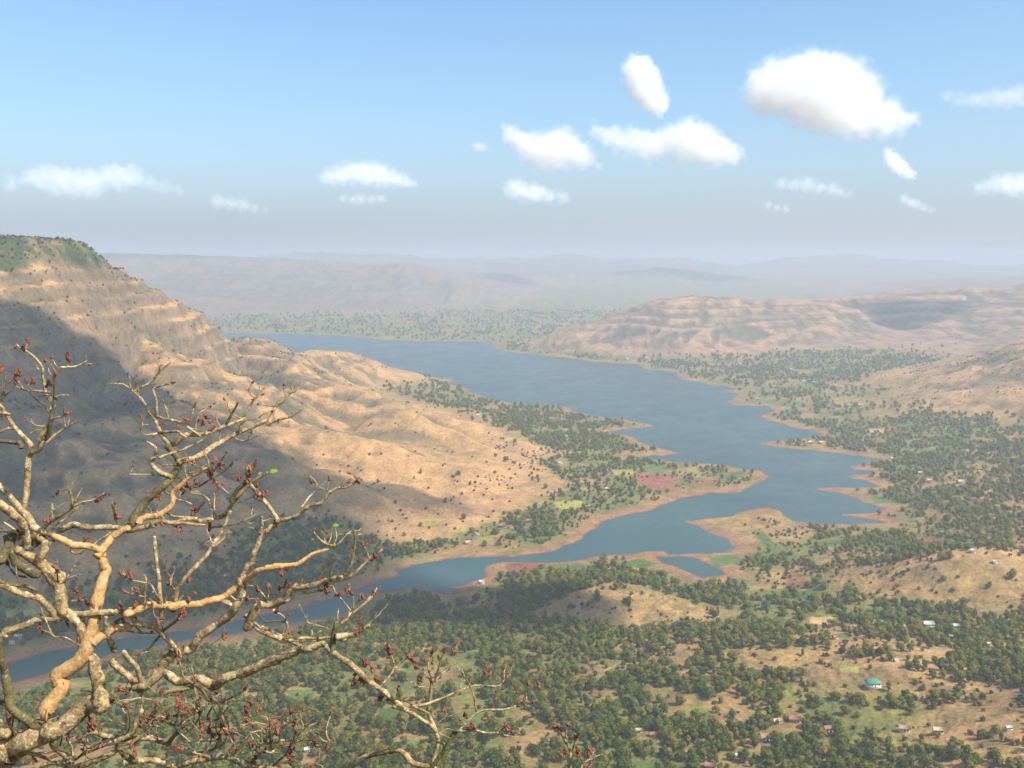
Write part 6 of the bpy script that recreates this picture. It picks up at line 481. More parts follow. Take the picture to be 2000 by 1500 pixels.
BUDS = [(171,-2.399,4.566,-0.43),(171,-2.369,4.572,-0.433),(171,-2.367,4.574,-0.448),(172,-2.361,4.607,-0.408),(161,-2.128,4.517,-0.464),(161,-2.128,4.518,-0.483),(163,-2.236,4.514,-0.494),(258,-2.383,4.393,-0.509),(258,-2.382,4.393,-0.524),(260,-2.315,4.396,-0.542),(260,-2.303,4.396,-0.531),(181,-2.368,4.479,-0.586),(169,-2.323,4.489,-0.591),(169,-2.29,4.489,-0.591),(170,-2.232,4.52,-0.606),(165,-2.242,4.526,-0.685),(176,-2.172,4.542,-0.744),(262,-2.413,4.417,-0.749),(5,-1.729,4.62,-0.824),(25,-1.648,4.607,-0.832),(28,-1.604,4.6,-0.8),(29,-1.526,4.606,-0.816),(29,-1.512,4.62,-0.788),(29,-1.542,4.609,-0.801),(11,-1.494,4.643,-0.854),(183,-2.15,4.372,-1.109),(185,-1.951,4.338,-1.137),(185,-1.931,4.335,-1.126),(185,-1.912,4.334,-1.11),(188,-1.904,4.432,-1.215),(188,-1.901,4.438,-1.243),(101,-2.275,4.447,-1.341),(3,-2.115,4.224,-1.281),(101,-2.29,4.444,-1.368),(192,-2.266,4.209,-1.273),(98,-2.258,4.209,-1.259),(3,-1.986,4.288,-1.304),(182,-2.232,4.424,-1.255),(44,-1.663,4.533,-1.115),(43,-1.607,4.522,-1.124),(43,-1.571,4.536,-1.124),(43,-1.55,4.544,-1.102),(44,-1.614,4.537,-1.151),(55,-1.434,4.492,-0.972),(56,-1.471,4.525,-1.071),(56,-1.457,4.526,-1.094),(56,-1.44,4.529,-1.114),(58,-1.566,4.551,-1.004),(55,-1.409,4.492,-0.987),(55,-1.419,4.5,-1.012),(55,-1.454,4.514,-1.03),(56,-1.477,4.524,-1.048),(40,-1.678,4.495,-1.24),(47,-1.675,4.392,-1.257),(199,-1.611,4.402,-1.29),(199,-1.585,4.392,-1.295),(4,-1.728,4.508,-1.155),(4,-1.717,4.508,-1.17),(51,-1.249,4.41,-0.995),(51,-1.312,4.421,-1.043),(51,-1.26,4.415,-1.052),(49,-1.214,4.404,-1.072),(60,-1.229,4.404,-1.102),(60,-1.207,4.398,-1.138),(60,-1.211,4.401,-1.12),(60,-1.185,4.398,-1.123),(60,-1.162,4.397,-1.115),(198,-1.561,4.526,-1.245),(198,-1.568,4.526,-1.233),(45,-1.55,4.526,-1.229),(43,-1.37,4.563,-1.072),(51,-1.242,4.41,-1.006),(51,-1.302,4.421,-1.05),(51,-1.272,4.418,-1.068),(43,-1.378,4.562,-1.014),(40,-1.584,4.522,-1.105),(65,-1.166,4.346,-1.292),(65,-1.113,4.355,-1.258),(204,-2.096,4.196,-1.417),(204,-2.094,4.204,-1.438),(206,-2.014,4.208,-1.532),(205,-2.023,4.261,-1.585),(205,-1.998,4.273,-1.608),(211,-1.779,4.151,-1.424),(211,-1.755,4.149,-1.441),(211,-1.733,4.149,-1.437),(212,-1.761,4.138,-1.51),(213,-1.708,4.154,-1.508),(104,-1.817,4.219,-1.61),(90,-1.722,4.163,-1.581),(1,-1.921,4.212,-1.678),(91,-1.847,4.247,-1.692),(91,-1.827,4.259,-1.697),(104,-2.181,4.187,-1.694),(218,-2.116,4.086,-1.682),(207,-2.331,4.223,-1.4),(97,-2.073,4.222,-1.697),(1,-1.953,4.236,-1.612),(104,-2.174,4.192,-1.651),(252,-1.804,4.145,-1.985),(252,-1.818,4.145,-1.977),(110,-1.818,4.209,-2.026),(0,-1.935,4.096,-2.109),(344,-1.897,4.034,-2.103),(249,-1.904,4.033,-2.121),(108,-1.768,4.216,-1.988),(339,-2.233,4.088,-2.146),(0,-2.275,4.096,-2.188),(0,-2.242,4.096,-2.165),(312,-2.059,4.139,-2.192),(0,-2.229,4.096,-2.244),(0,-2.296,4.096,-2.282),(237,-2.208,4.102,-2.304),(0,-2.342,4.096,-2.244),(1,-2.162,4.13,-2.045),(248,-1.787,4.064,-2.149),(0,-2.334,4.096,-2.229),(358,-2.311,4.11,-2.192),(330,-2.0,4.039,-2.157),(344,-1.886,4.034,-2.092),(211,-1.734,4.149,-1.437),(213,-1.709,4.154,-1.508),(90,-1.723,4.163,-1.577),(222,-1.59,4.247,-1.479),(222,-1.591,4.245,-1.508),(90,-1.493,4.277,-1.568),(93,-1.502,4.238,-1.483),(224,-1.563,4.242,-1.615),(224,-1.576,4.236,-1.638),(287,-1.533,4.236,-1.638),(287,-1.548,4.236,-1.661),(287,-1.526,4.236,-1.657),(220,-1.64,4.2,-1.68),(256,-1.378,4.329,-1.797),(83,-1.24,4.434,-1.602),(85,-1.185,4.437,-1.592),(226,-1.258,4.335,-1.612),(226,-1.217,4.328,-1.617),(126,-1.146,4.415,-1.708),(69,-1.645,4.355,-1.889),(287,-1.544,4.236,-1.646),(223,-1.59,4.201,-1.599),(90,-1.516,4.267,-1.594),(69,-1.642,4.355,-1.905),(231,-1.516,4.104,-1.806),(103,-1.565,4.356,-1.929),(231,-1.521,4.115,-1.837),(108,-1.766,4.216,-1.996),(232,-1.626,4.158,-1.998),(371,-1.402,3.988,-1.985),(304,-1.572,4.08,-2.053),(370,-1.554,4.038,-2.061),(243,-1.529,4.076,-2.073),(244,-1.483,4.037,-2.046),(308,-1.442,3.983,-2.001),(266,-1.405,4.035,-2.093),(266,-1.4,4.026,-2.117),(266,-1.401,4.015,-2.141),(265,-1.371,4.04,-2.07),(322,-1.455,4.281,-2.252),(233,-1.448,4.311,-2.291),(348,-1.411,4.299,-2.296),(342,-1.234,3.967,-2.119),(298,-1.521,4.053,-2.217),(298,-1.504,4.053,-2.221),(241,-1.545,4.069,-2.218),(273,-1.146,3.931,-1.946),(273,-1.16,3.931,-1.974),(324,-1.262,4.004,-2.201),(273,-1.234,3.995,-2.189),(286,-1.17,3.98,-2.159),(284,-1.152,3.98,-2.221),(302,-1.708,4.028,-2.222),(241,-1.577,4.075,-2.255),(242,-1.686,4.05,-2.115),(232,-1.538,4.158,-2.009),(365,-1.375,4.23,-2.205),(274,-1.123,3.966,-1.985),(72,-0.94,4.372,-1.29),(88,-0.896,4.405,-1.305),(88,-0.874,4.381,-1.342),(75,-0.784,4.37,-1.348),(80,-0.713,4.383,-1.361),(76,-0.759,4.347,-1.388),(71,-1.091,4.307,-1.48),(71,-1.062,4.322,-1.47),(77,-1.09,4.397,-1.564),(77,-1.071,4.396,-1.576),(77,-1.048,4.393,-1.574),(77,-1.013,4.385,-1.56),(77,-1.11,4.4,-1.596),(84,-1.122,4.403,-1.59),(79,-0.888,4.371,-1.559),(86,-0.897,4.393,-1.601),(118,-0.764,3.951,-1.458),(118,-0.748,3.953,-1.455),(119,-0.721,3.991,-1.458),(119,-0.704,3.99,-1.462),(116,-0.662,3.997,-1.478),(117,-0.609,4.027,-1.475),(121,-0.662,3.962,-1.57),(83,-1.238,4.434,-1.601),(85,-1.186,4.437,-1.59),(126,-1.144,4.415,-1.71),(76,-0.726,4.341,-1.427),(79,-0.659,4.408,-1.426),(121,-0.667,3.961,-1.62),(121,-0.65,3.962,-1.613),(121,-0.681,3.96,-1.633),(128,-0.902,4.549,-1.888),(128,-0.969,4.518,-1.9),(112,-0.639,3.92,-1.753),(112,-0.607,3.918,-1.777),(112,-0.591,3.92,-1.823),(112,-0.689,3.918,-1.837),(112,-0.665,3.918,-1.83),(112,-0.648,3.918,-1.837),(112,-0.678,3.92,-1.802),(138,-0.537,3.932,-1.681),(138,-0.535,3.941,-1.71),(136,-0.494,3.913,-1.863),(273,-1.144,3.931,-1.942),(112,-0.691,3.918,-1.839),(112,-0.658,3.918,-1.831),(112,-0.638,3.92,-1.749),(112,-0.608,3.918,-1.777),(112,-0.59,3.921,-1.828),(112,-0.681,3.92,-1.803),(138,-0.54,3.933,-1.691),(138,-0.535,3.944,-1.725),(139,-0.433,3.971,-1.766),(139,-0.452,3.971,-1.749),(150,-0.432,4.046,-1.825),(150,-0.415,4.042,-1.882),(153,-0.361,4.074,-1.771),(153,-0.358,4.064,-1.81),(151,-0.323,3.984,-1.759),(151,-0.297,3.97,-1.714),(152,-0.267,4.047,-1.749),(151,-0.287,3.984,-1.772),(153,-0.392,4.06,-1.803),(136,-0.492,3.913,-1.864),(155,-0.119,4.075,-1.853),(155,-0.099,4.075,-1.874),(141,-0.228,3.919,-2.011),(146,-0.208,3.979,-2.021),(148,-0.198,3.958,-2.071),(148,-0.173,3.954,-2.059),(146,-0.122,3.993,-2.051),(149,-0.023,3.927,-2.05),(269,0.025,4.043,-1.951),(268,0.053,4.027,-1.984),(269,0.073,4.043,-1.9),(269,0.119,4.043,-1.912),(140,-0.296,3.946,-1.979),(112,-0.581,3.929,-1.913),(131,-0.027,4.134,-1.925),(112,-0.572,3.931,-1.922),(290,0.252,4.011,-2.087),(289,0.212,4.026,-2.106),(289,0.192,4.026,-2.106),(292,0.235,4.014,-2.212),(292,0.246,4.015,-2.222),(291,0.289,3.981,-2.124),(295,0.291,3.975,-2.179),(295,0.301,3.987,-2.218),(296,0.349,3.986,-2.19),(297,0.349,4.032,-2.251),(297,0.353,4.021,-2.289),(281,-0.863,3.872,-2.086),(282,-0.853,3.869,-2.099),(283,-0.804,3.873,-2.115),(342,-1.234,3.97,-2.121),(286,-1.169,3.98,-2.159),(280,-0.971,3.924,-2.157),(280,-0.987,3.931,-2.183),(337,-1.044,3.868,-2.017),(364,-1.12,3.951,-2.157),(284,-1.148,3.98,-2.224),(282,-0.869,3.854,-2.193),(280,-0.978,3.931,-2.212),(272,-1.159,3.983,-2.241),(273,-1.166,3.931,-1.971),(61,-0.753,4.283,-1.033),(61,-0.714,4.276,-1.024),(61,-0.788,4.291,-1.052),(62,-0.96,4.429,-1.066),(64,-0.85,4.308,-1.025),(65,-1.115,4.355,-1.254),(65,-1.163,4.347,-1.289),(300,-1.33,3.965,-1.924),(301,-0.954,3.917,-2.027),(110,-1.467,4.15,-1.954),(306,-1.021,3.973,-2.161),(106,-2.251,4.09,-2.091),(308,-1.457,3.965,-1.969),(310,-1.728,4.135,-2.128),(311,-1.943,4.108,-2.25),(0,-2.032,4.096,-2.139),(315,-0.996,4.015,-2.185),(316,-1.102,3.976,-2.144),(324,-1.298,4.043,-2.135),(325,-1.038,3.939,-2.051),(327,-1.501,4.027,-1.994),(329,-1.61,4.019,-1.985),(330,-2.015,4.039,-2.168),(331,-1.589,4.058,-2.081),(272,-1.429,4.061,-2.275),(333,-1.509,4.065,-1.999),(334,-2.348,4.111,-2.026),(335,-0.796,3.933,-1.99),(0,-2.078,4.096,-2.097),(338,-0.844,3.922,-2.03),(0,-2.164,4.096,-2.175),(342,-1.25,3.96,-2.089),(99,-1.926,4.186,-2.066),(346,-1.917,4.05,-2.117),(347,-1.435,4.047,-1.875),(349,-1.392,4.217,-2.169),(350,-1.858,4.07,-2.181),(352,-1.516,4.105,-2.141),(353,-2.299,4.089,-2.1),(354,-1.367,4.001,-1.994),(355,-1.241,4.187,-1.994),(356,-1.976,4.064,-2.173),(357,-1.127,3.796,-1.952),(359,-0.978,3.945,-1.991),(362,-1.708,3.995,-2.173),(363,-1.019,3.874,-2.044),(366,-1.385,3.965,-1.947),(368,-0.937,3.863,-2.031),(369,-1.729,3.995,-1.986),(370,-1.606,4.022,-2.06),(371,-1.379,3.963,-1.919)]
LEAVES = [(49,-1.153,4.403,-1.015,0.043,0.35),(49,-1.21,4.406,-1.03,0.024,1.2),(73,-0.859,4.398,-1.276,0.033,0.1),(72,-0.957,4.377,-1.34,0.019,0.9),(128,-0.968,4.527,-1.864,0.02,1.0),(104,-1.733,4.247,-1.674,0.016,0.5)]
# ------------------------------------------------------------------ noise and terrain shape (all in world metres)
def _hash(ix, iy, seed):
    h = (ix.astype(np.int64) * 374761393 + iy.astype(np.int64) * 668265263 + seed * 974634777) & 0x7fffffff
    h = ((h ^ (h >> 13)) * 1274126177) & 0x7fffffff
    return (h ^ (h >> 16)) & 0xffff

def gnoise(x, y, seed=0):
    ix, iy = np.floor(x), np.floor(y)
    fx, fy = x - ix, y - iy
    ux, uy = fx * fx * fx * (fx * (fx * 6 - 15) + 10), fy * fy * fy * (fy * (fy * 6 - 15) + 10)
    out = 0
    for dx in (0, 1):
        for dy in (0, 1):
            a = _hash(ix + dx, iy + dy, seed) * (2 * np.pi / 65536.0)
            g = np.cos(a) * (fx - dx) + np.sin(a) * (fy - dy)
            out = out + g * (ux if dx else 1 - ux) * (uy if dy else 1 - uy)
    return out * 1.5

def fbm(x, y, wl, octaves=4, seed=0, gain=0.5):
    s, a = 0, 1.0
    for o in range(octaves):
        s = s + a * gnoise(x / wl + 17.3 * o, y / wl - 9.1 * o, seed + o)
        wl, a = wl * 0.5, a * gain
    return s

def ridged(x, y, wl, octaves=4, seed=0, gain=0.5):
    s, a, t = 0, 1.0, 0
    for o in range(octaves):
        s = s + a * (1 - np.abs(gnoise(x / wl + 5.7 * o, y / wl + 3.3 * o, seed + o)) * 1.6)
        t += a
        wl, a = wl * 0.5, a * gain
    return s / t

def sstep(a, b, x):
    t = np.clip((x - a) / (b - a), 0, 1)
    return t * t * (3 - 2 * t)

def poly_sd(x, y, poly):
    """signed distance to a closed polygon, positive inside"""
    P = np.asarray(poly, float)
    Q = np.roll(P, -1, 0)
    d2 = np.full(x.shape, 1e30)
    ins = np.zeros(x.shape, bool)
    for (ax, ay), (bx_, by_) in zip(P, Q):
        ex, ey = bx_ - ax, by_ - ay
        wx, wy = x - ax, y - ay
        L = ex * ex + ey * ey
        t = np.clip((wx * ex + wy * ey) / (L if L > 0 else 1), 0, 1)
        d2 = np.minimum(d2, (wx - t * ex) ** 2 + (wy - t * ey) ** 2)
        if by_ != ay:
            c = (ay > y) != (by_ > y)
            ins ^= c & (x < ax + (y - ay) * ex / (by_ - ay))
    d = np.sqrt(d2)
    return np.where(ins, d, -d)

class RBF:
    def __init__(self, pts, c=70.0):
        P = np.asarray(pts, float)
        self.P, self.c = P[:, :2], c
        n = len(P)
        D = np.sqrt(((self.P[:, None] - self.P[None]) ** 2).sum(-1) + c * c)
        A = np.zeros((n + 1, n + 1))
        A[:n, :n] = D + 0.0 * np.eye(n)
        A[:n, n] = A[n, :n] = 1
        self.w = np.linalg.solve(A, np.append(P[:, 2], 0))
    def __call__(self, x, y):
        s = np.full(x.shape, self.w[-1])
        for (px, py), w in zip(self.P, self.w[:-1]):
            s += w * np.sqrt((x - px) ** 2 + (y - py) ** 2 + self.c * self.c)
        return s

_rbf = RBF(CTRL)

def lake_distance(x, y):
    """distance from the shoreline, positive on the water"""
    sd = poly_sd(x, y, LAKE)
    sd = np.maximum(sd, poly_sd(x, y, POND))
    w = sstep(-260, -10, sd) * sstep(260, 10, sd)
    sc = np.clip(np.hypot(x, y) / 1500.0, 0.6, 3.0)
    return sd + w * (10.0 * fbm(x, y, 110.0, 3, 41) + 4.0 * fbm(x, y, 22.0, 2, 47)) * sc

def spur_height(x, y):
    """crests of the spurs, as heights that fall away to either side"""
    best = np.full(x.shape, -999.0)
    for line in SPURS:
        for (ax, ay, az), (bx_, by_, bz) in zip(line[:-1], line[1:]):
            ex, ey = bx_ - ax, by_ - ay
            t = np.clip(((x - ax) * ex + (y - ay) * ey) / (ex * ex + ey * ey), 0, 1)
            dist = np.hypot(x - ax - t * ex, y - ay - t * ey)
            best = np.maximum(best, az + (bz - az) * t - 0.46 * (np.sqrt(dist * dist + 22.0 ** 2) - 22.0))
    return best

def terrain_height(x, y):
    """z and the helper fields d (m from the shore, + on land) and hill (height of the relief)"""
    d = -lake_distance(x, y)
    raw = _rbf(x, y)
    near = sstep(520, 420, np.hypot(x, y))
    valley = 6.0
    hill = np.maximum(raw - valley, 0.0)
    sp_ = spur_height(x + 16 * fbm(x, y, 120, 3, 131), y + 16 * fbm(x, y, 120, 3, 137)) - valley
    lowered = hill * (1 - 0.45 * sstep(8, 40, hill) * sstep(300, 0, x) * sstep(250, 150, hill) * sstep(3000, 2400, y))
    hill = np.maximum(lowered, sp_)
    far_r = np.hypot(x, y)
    hill = hill * sstep(14000, 11500, far_r) + sstep(11500, 13500, far_r) * sstep(16300, 14800, far_r) * np.clip(110 + 190 * fbm(x, y, 2600, 4, 191), 0, 300)
    hill = np.where(hill > 372, 372 + 40 * np.tanh((hill - 372) / 40.0), hill)
    hs = sstep(4, 60, hill)
    big = np.clip(hill / 180.0, 0, 1)
    # spurs and gullies cut into the relief
    wx = x + 60 * fbm(x, y, 500, 2, 3); wy = y + 60 * fbm(x, y, 500, 2, 5)
    far = sstep(3300, 6500, np.hypot(x, y))
    rel = (ridged(wx, wy, 330, 5, 11) - 0.575) * (12 + 30 * big) * hs
    # long spurs that run down from the big hill to the water
    su, sv = (0.86 * wx - 0.51 * wy), (0.51 * wx + 0.86 * wy)
    spur = ridged(su / 3.2, sv, 150, 4, 61) - 0.575
    lh = sstep(350, 0, x) * sstep(4000, 3000, y)
    rel = rel * (1 - 0.85 * lh) + spur * 32 * sstep(6, 70, hill) * lh * (1 - 0.5 * sstep(150, 300, hill))
    rel = rel + (ridged(wx, wy, 900, 3, 23) - 0.575) * 30 * hs * far
    gul = ridged(wx, wy / 2.2, 230, 5, 29) - 0.575
    fy_ = sstep(2500, 3200, y)
    rel = rel * (1 - 0.5 * fy_) + gul * 30 * hs * fy_ * (1 - .45 * far)
    rel = np.minimum(rel, 1e3 * (1 - fy_) + 8 + 2 * far)
    rel = rel + (ridged(wx, wy, 105, 3, 83) - 0.575) * 7 * hs * (1 - far)
    rel = rel * (1 - near) * (1 - 0.4 * sstep(70, 10, hill)) * (1 - 0.6 * sstep(360, 410, hill))
    z = hill + rel
    # basalt benches: alternate steep and gentle bands on the high slopes
    band = 29.0
    zz = z + 9.0 * fbm(x, y, 330, 3, 71)
    s = zz / band + 0.35 * np.sin(zz / 61.0)
    fr = s - np.floor(s)
    step = (sstep(0.22, 0.72, fr) - fr) * band
    k = (0.46 + 0.3 * fbm(x, y, 500, 2, 79)) * sstep(50, 120, z) * (1 - near) * (1 - .7 * sstep(340, 390, z))
    z = z + k * step
    # low rolling ground of the valley
    und = 3.2 * fbm(x, y, 300, 4, 31) + 1.0 * fbm(x, y, 40, 3, 37)
    land = 0.022 * np.clip(d, 0, 260) + 0.6 + und * sstep(15, 150, d) + z * sstep(5, 130, d)
    # terraced fields on the gentle ground
    tb = 1.9
    ts = land / tb
    tstep = (np.floor(ts) + sstep(0.25, 0.5, ts - np.floor(ts))) * tb
    land = land + (tstep - land) * 0.45 * sstep(40, 120, d) * sstep(38, 14, z)
    land = np.maximum(land, 0.35)
    shore = sstep(-2, 14, d)
    zout = np.where(d > 0, land * shore + 0.02 * d, 0.09 * d)
    zout = np.maximum(zout, -14.0)
    # the scarp that falls away under the viewpoint
    yy = y + 0.10 * np.abs(x) * 0 + 6 * fbm(x, y, 60, 3, 91) * sstep(8, 60, y)
    scarp = 398.3 - 0.94 * np.maximum(yy - 1.6, 0) + 0.25 * fbm(x, y, 1.3, 3, 93) * sstep(1.0, 3.0, y)
    scarp = scarp + 7 * fbm(x, y, 45, 4, 97) * sstep(10, 60, y)
    up = scarp > zout
    zout = np.where(up, scarp, zout)
    hill = np.where(up, np.maximum(scarp - 6, hill), hill)
    d = np.where(up, np.maximum(d, 200), d)
    return zout, d, hill * (1 - 0.0)
# ------------------------------------------------------------------ helpers
def link(o, parent=None):
    COL.objects.link(o)
    if parent is not None:
        o.parent = parent
    return o

def tag(o, label=None, cat=None, group=None, kind=None):
    if label: o['label'] = label
    if cat: o['category'] = cat
    if group: o['group'] = group
    if kind: o['kind'] = kind
    return o

def np_mesh(name, verts, quads=None, tris=None, smooth=True):
    me = bpy.data.meshes.new(name)
    verts = np.asarray(verts, np.float32)
    me.vertices.add(len(verts))
    me.vertices.foreach_set('co', verts.ravel())
    loops, starts, n = [], [], 0
    for f, k in ((quads, 4), (tris, 3)):
        if f is None or len(f) == 0: continue
        f = np.asarray(f, np.int32)
        loops.append(f.ravel()); starts.append(n + np.arange(len(f), dtype=np.int32) * k); n += f.size
    loops = np.concatenate(loops); starts = np.concatenate(starts)
    me.loops.add(len(loops)); me.loops.foreach_set('vertex_index', loops)
    me.polygons.add(len(starts)); me.polygons.foreach_set('loop_start', starts)
    me.update(calc_edges=True)
    if smooth:
        me.polygons.foreach_set('use_smooth', np.ones(len(starts), bool))
    me.validate()
    return me

def mesh_obj(name, me, mat=None, parent=None):
    if mat is not None:
        me.materials.clear(); me.materials.append(mat)
    return link(bpy.data.objects.new(name, me), parent)

def empty(name, loc=(0, 0, 0), rz=0.0):
    o = bpy.data.objects.new(name, None)
    o.location = loc; o.rotation_euler = (0, 0, rz)
    o.empty_display_size = 0.5
    return link(o)

def new_mat(name):
    m = bpy.data.materials.new(name)
    m.use_nodes = True
    nt = m.node_tree
    b = nt.nodes['Principled BSDF']
    b.inputs['Specular IOR Level'].default_value = 0.2
    return m, nt, b

def N(nt, kind, **kw):
    n = nt.nodes.new(kind)
    for k, v in kw.items():
        if k in n.inputs: n.inputs[k].default_value = v
        else: setattr(n, k, v)
    return n

def mix_rgb(nt, fac, a, b, mode='MIX'):
    n = nt.nodes.new('ShaderNodeMix')
    n.data_type = 'RGBA'; n.blend_type = mode
    for s, v in ((n.inputs[0], fac), (n.inputs[6], a), (n.inputs[7], b)):
        if hasattr(v, 'links'): nt.links.new(v, s)
        else: s.default_value = v if not isinstance(v, tuple) or len(v) == 4 else (*v, 1)
    return n.outputs[2]

def noise_tex(nt, scale, detail=3.0, rough=0.55, coord=None):
    n = N(nt, 'ShaderNodeTexNoise')
    n.inputs['Scale'].default_value = scale
    n.inputs['Detail'].default_value = detail
    n.inputs['Roughness'].default_value = rough
    if coord is not None: nt.links.new(coord, n.inputs['Vector'])
    return n.outputs['Fac']

def ramp(nt, fac, stops):
    n = nt.nodes.new('ShaderNodeValToRGB')
    nt.links.new(fac, n.inputs['Fac'])
    els = n.color_ramp.elements
    while len(els) < len(stops): els.new(0.5)
    for e, (p, c) in zip(els, stops):
        e.position = p
        e.color = (*c, 1) if isinstance(c, tuple) else (c, c, c, 1)
    return n.outputs['Color']

# ------------------------------------------------------------------ the ground: one connected sheet, finer where it lies nearer
th = np.radians(np.concatenate([np.linspace(-84, -33, 60, endpoint=False), np.linspace(-33, 33, 760), np.linspace(33, 84, 61)[1:]]))
rr = np.concatenate([np.geomspace(0.6, 460, 84, endpoint=False), np.geomspace(460, 3000, 480, endpoint=False), np.geomspace(3000, 5300, 290, endpoint=False), np.geomspace(5300, 16500, 130)])
TH, RR = np.meshgrid(th, rr)
GX, GY = RR * np.sin(TH), RR * np.cos(TH)
GZ, GD, GH = terrain_height(GX, GY)
nr, nc = GX.shape
# vertex normals from the height field
vtx = np.stack([GX, GY, GZ], -1)
du = np.gradient(vtx, axis=1); dv = np.gradient(vtx, axis=0)
NRM = np.cross(du, dv); NRM /= np.linalg.norm(NRM, axis=-1, keepdims=True)
NRM[NRM[..., 2] < 0] *= -1
SLOPE = 1 - NRM[..., 2]

def ground_z(x, y):
    z, d, h = terrain_height(np.atleast_1d(np.asarray(x, float)), np.atleast_1d(np.asarray(y, float)))
    return z, d, h

# --- what covers the ground (true surface colours)
def C3(*c): return np.array(c, float)
def blend(a, b, w): return a + (b - a) * w[..., None]

n_big = fbm(GX, GY, 420, 4, 101); n_mid = fbm(GX, GY, 120, 4, 103); n_sm = fbm(GX, GY, 28, 3, 107)
gold_w = sstep(-20, 20, poly_sd(GX, GY, GOLD) + 14 * n_sm)
hillw = np.maximum(sstep(8, 30, GH + 6 * n_mid), gold_w)
grass_dry = blend(np.broadcast_to(C3(.44, .255, .115), GX.shape + (3,)), C3(.35, .21, .10), sstep(-.3, .5, n_mid))
valley = blend(np.broadcast_to(C3(.16, .16, .045), GX.shape + (3,)), C3(.28, .18, .078), sstep(-.10, .28, n_mid + .5 * n_sm + 0.3 * n_big))
valley = blend(valley, C3(.10, .135, .04), sstep(.1, .4, fbm(GX, GY, 90, 3, 109)) * .5)
col = blend(valley, grass_dry, hillw)
# the hills across the lake are rustier
rust_w = sstep(2900, 3300, GY) * hillw * sstep(200, 500, GX + .0 * GY) 
col = blend(col, blend(np.broadcast_to(C3(.33, .185, .125), GX.shape + (3,)), C3(.25, .155, .105), sstep(-.2, .4, n_mid)), rust_w)
# scrub in the gullies and on the benches of the hills
scrub = sstep(-.02, .4, fbm(GX, GY, 150, 5, 113) + .5 * fbm(GX, GZ * 6, 260, 3, 127)) * hillw * sstep(35, 90, GH)
col = blend(col, C3(.085, .085, .045), scrub * .85)
# bushes follow the gullies
def blur(a, k):
    for ax in (0, 1):
        p = np.concatenate([np.repeat(np.take(a, [0], ax), k, ax), a, np.repeat(np.take(a, [-1], ax), k, ax)], ax)
        c = np.cumsum(p, axis=ax); c = np.concatenate([np.zeros_like(np.take(c, [0], ax)), c], ax); n_ = a.shape[ax]
        a = (np.take(c, np.arange(2 * k + 1, 2 * k + 1 + n_), ax) - np.take(c, np.arange(n_), ax)) / (2 * k + 1)
    return a
conc = blur(GZ, 7) - GZ
gully = sstep(.25, 2.2, conc + .6 * n_sm) * hillw * sstep(14, 40, GH)
col = blend(col, C3(.105, .095, .05), gully * .72)
crest = sstep(.3, 2.0, -conc) * hillw * sstep(14, 40, GH)
col = blend(col, C3(.48, .295, .14), crest * .35)
# rock where a bench breaks off
rock = sstep(.17, .34, SLOPE + .06 * n_sm) * sstep(90, 160, GZ)
col = blend(col, C3(.20, .15, .105), rock * .75)
# the far plateaus are scrubbier and darker
far_w = sstep(5000, 6200, RR) * hillw
col = blend(col, C3(.20, .145, .12), far_w * .7)
# thin dark ledges where one flow of basalt lies on the next
s_b = (GZ + 9.0 * fbm(GX, GY, 330, 3, 71)) / 29.0
fr_b = s_b + .35 * np.sin((GZ + 9.0 * fbm(GX, GY, 330, 3, 71)) / 61.0); fr_b = fr_b - np.floor(fr_b)
ledge = sstep(.30, .42, fr_b) * sstep(.66, .50, fr_b) * sstep(55, 110, GZ) * sstep(-.35, .25, n_mid + .5 * n_big + .25)
col = blend(col, C3(.135, .11, .075), ledge * .8)
# green cap on the highest ground
cap = sstep(372, 398, GZ + 22 * n_mid) * sstep(900, 1400, np.hypot(GX, GY)) * (GX < 0)
col = blend(col, C3(.062, .078, .032), cap * (.55 + .45 * sstep(-.2, .25, n_sm + n_mid)))
# drawn-down shore
bank = sstep(34, 6, GD + 20 * n_mid + 12 * n_big + 5 * n_sm) * (1 - hillw * .3)
col = blend(col, C3(.285, .148, .082), bank * .9)
col = blend(col, C3(.16, .09, .055), sstep(5.5, 1.0, GD + 2.5 * n_sm) * .7)
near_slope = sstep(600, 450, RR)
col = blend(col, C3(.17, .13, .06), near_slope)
# --- bare slopes, ploughed plots and crops
FIELD_COL = {'green': (.10, .145, .042), 'yellow': (.30, .27, .07), 'red': (.23, .095, .055), 'straw': (.40, .27, .13)}
bare_w = np.zeros(GX.shape)
for p in BARE:
    bare_w = np.maximum(bare_w, sstep(-14, 14, poly_sd(GX, GY, p) + 12 * n_sm))
col = blend(col, blend(np.broadcast_to(C3(.32, .21, .088), GX.shape + (3,)), C3(.24, .155, .065), sstep(-.2, .4, n_sm)), bare_w)
# low bunds that follow the contours of the terraced slopes
bz = (GZ + 1.2 * n_sm) / 1.9; bz = bz - np.floor(bz)
bund = sstep(.0, .10, bz) * sstep(.34, .2, bz) * sstep(.0, .35, fbm(GX, GY, 60, 3, 171) + .22) * sstep(20, 60, GD) * sstep(70, 30, GZ) * sstep(2600, 1700, RR)
col = blend(col, C3(.115, .095, .045), bund * (.25 + .45 * bare_w))
sb_ = (GZ + 5 * n_sm) / 11.0; sb_ = sb_ - np.floor(sb_)
path = sstep(.0, .08, sb_) * sstep(.22, .12, sb_) * hillw * sstep(30, 50, GZ) * sstep(.05, .4, fbm(GX, GY, 200, 3, 177) + .15)
col = blend(col, C3(.16, .125, .07), path * .45)
field_id = np.zeros(GX.shape, np.int16)
for i, (k, p) in enumerate(FIELDS):
    w = poly_sd(GX, GY, p) > 0
    field_id[w & (GD > 3)] = i + 1
    c = np.array(FIELD_COL[k]) * (0.85 + 0.3 * ((i * 7) % 5) / 4)
    col[w & (GD > 3)] = c
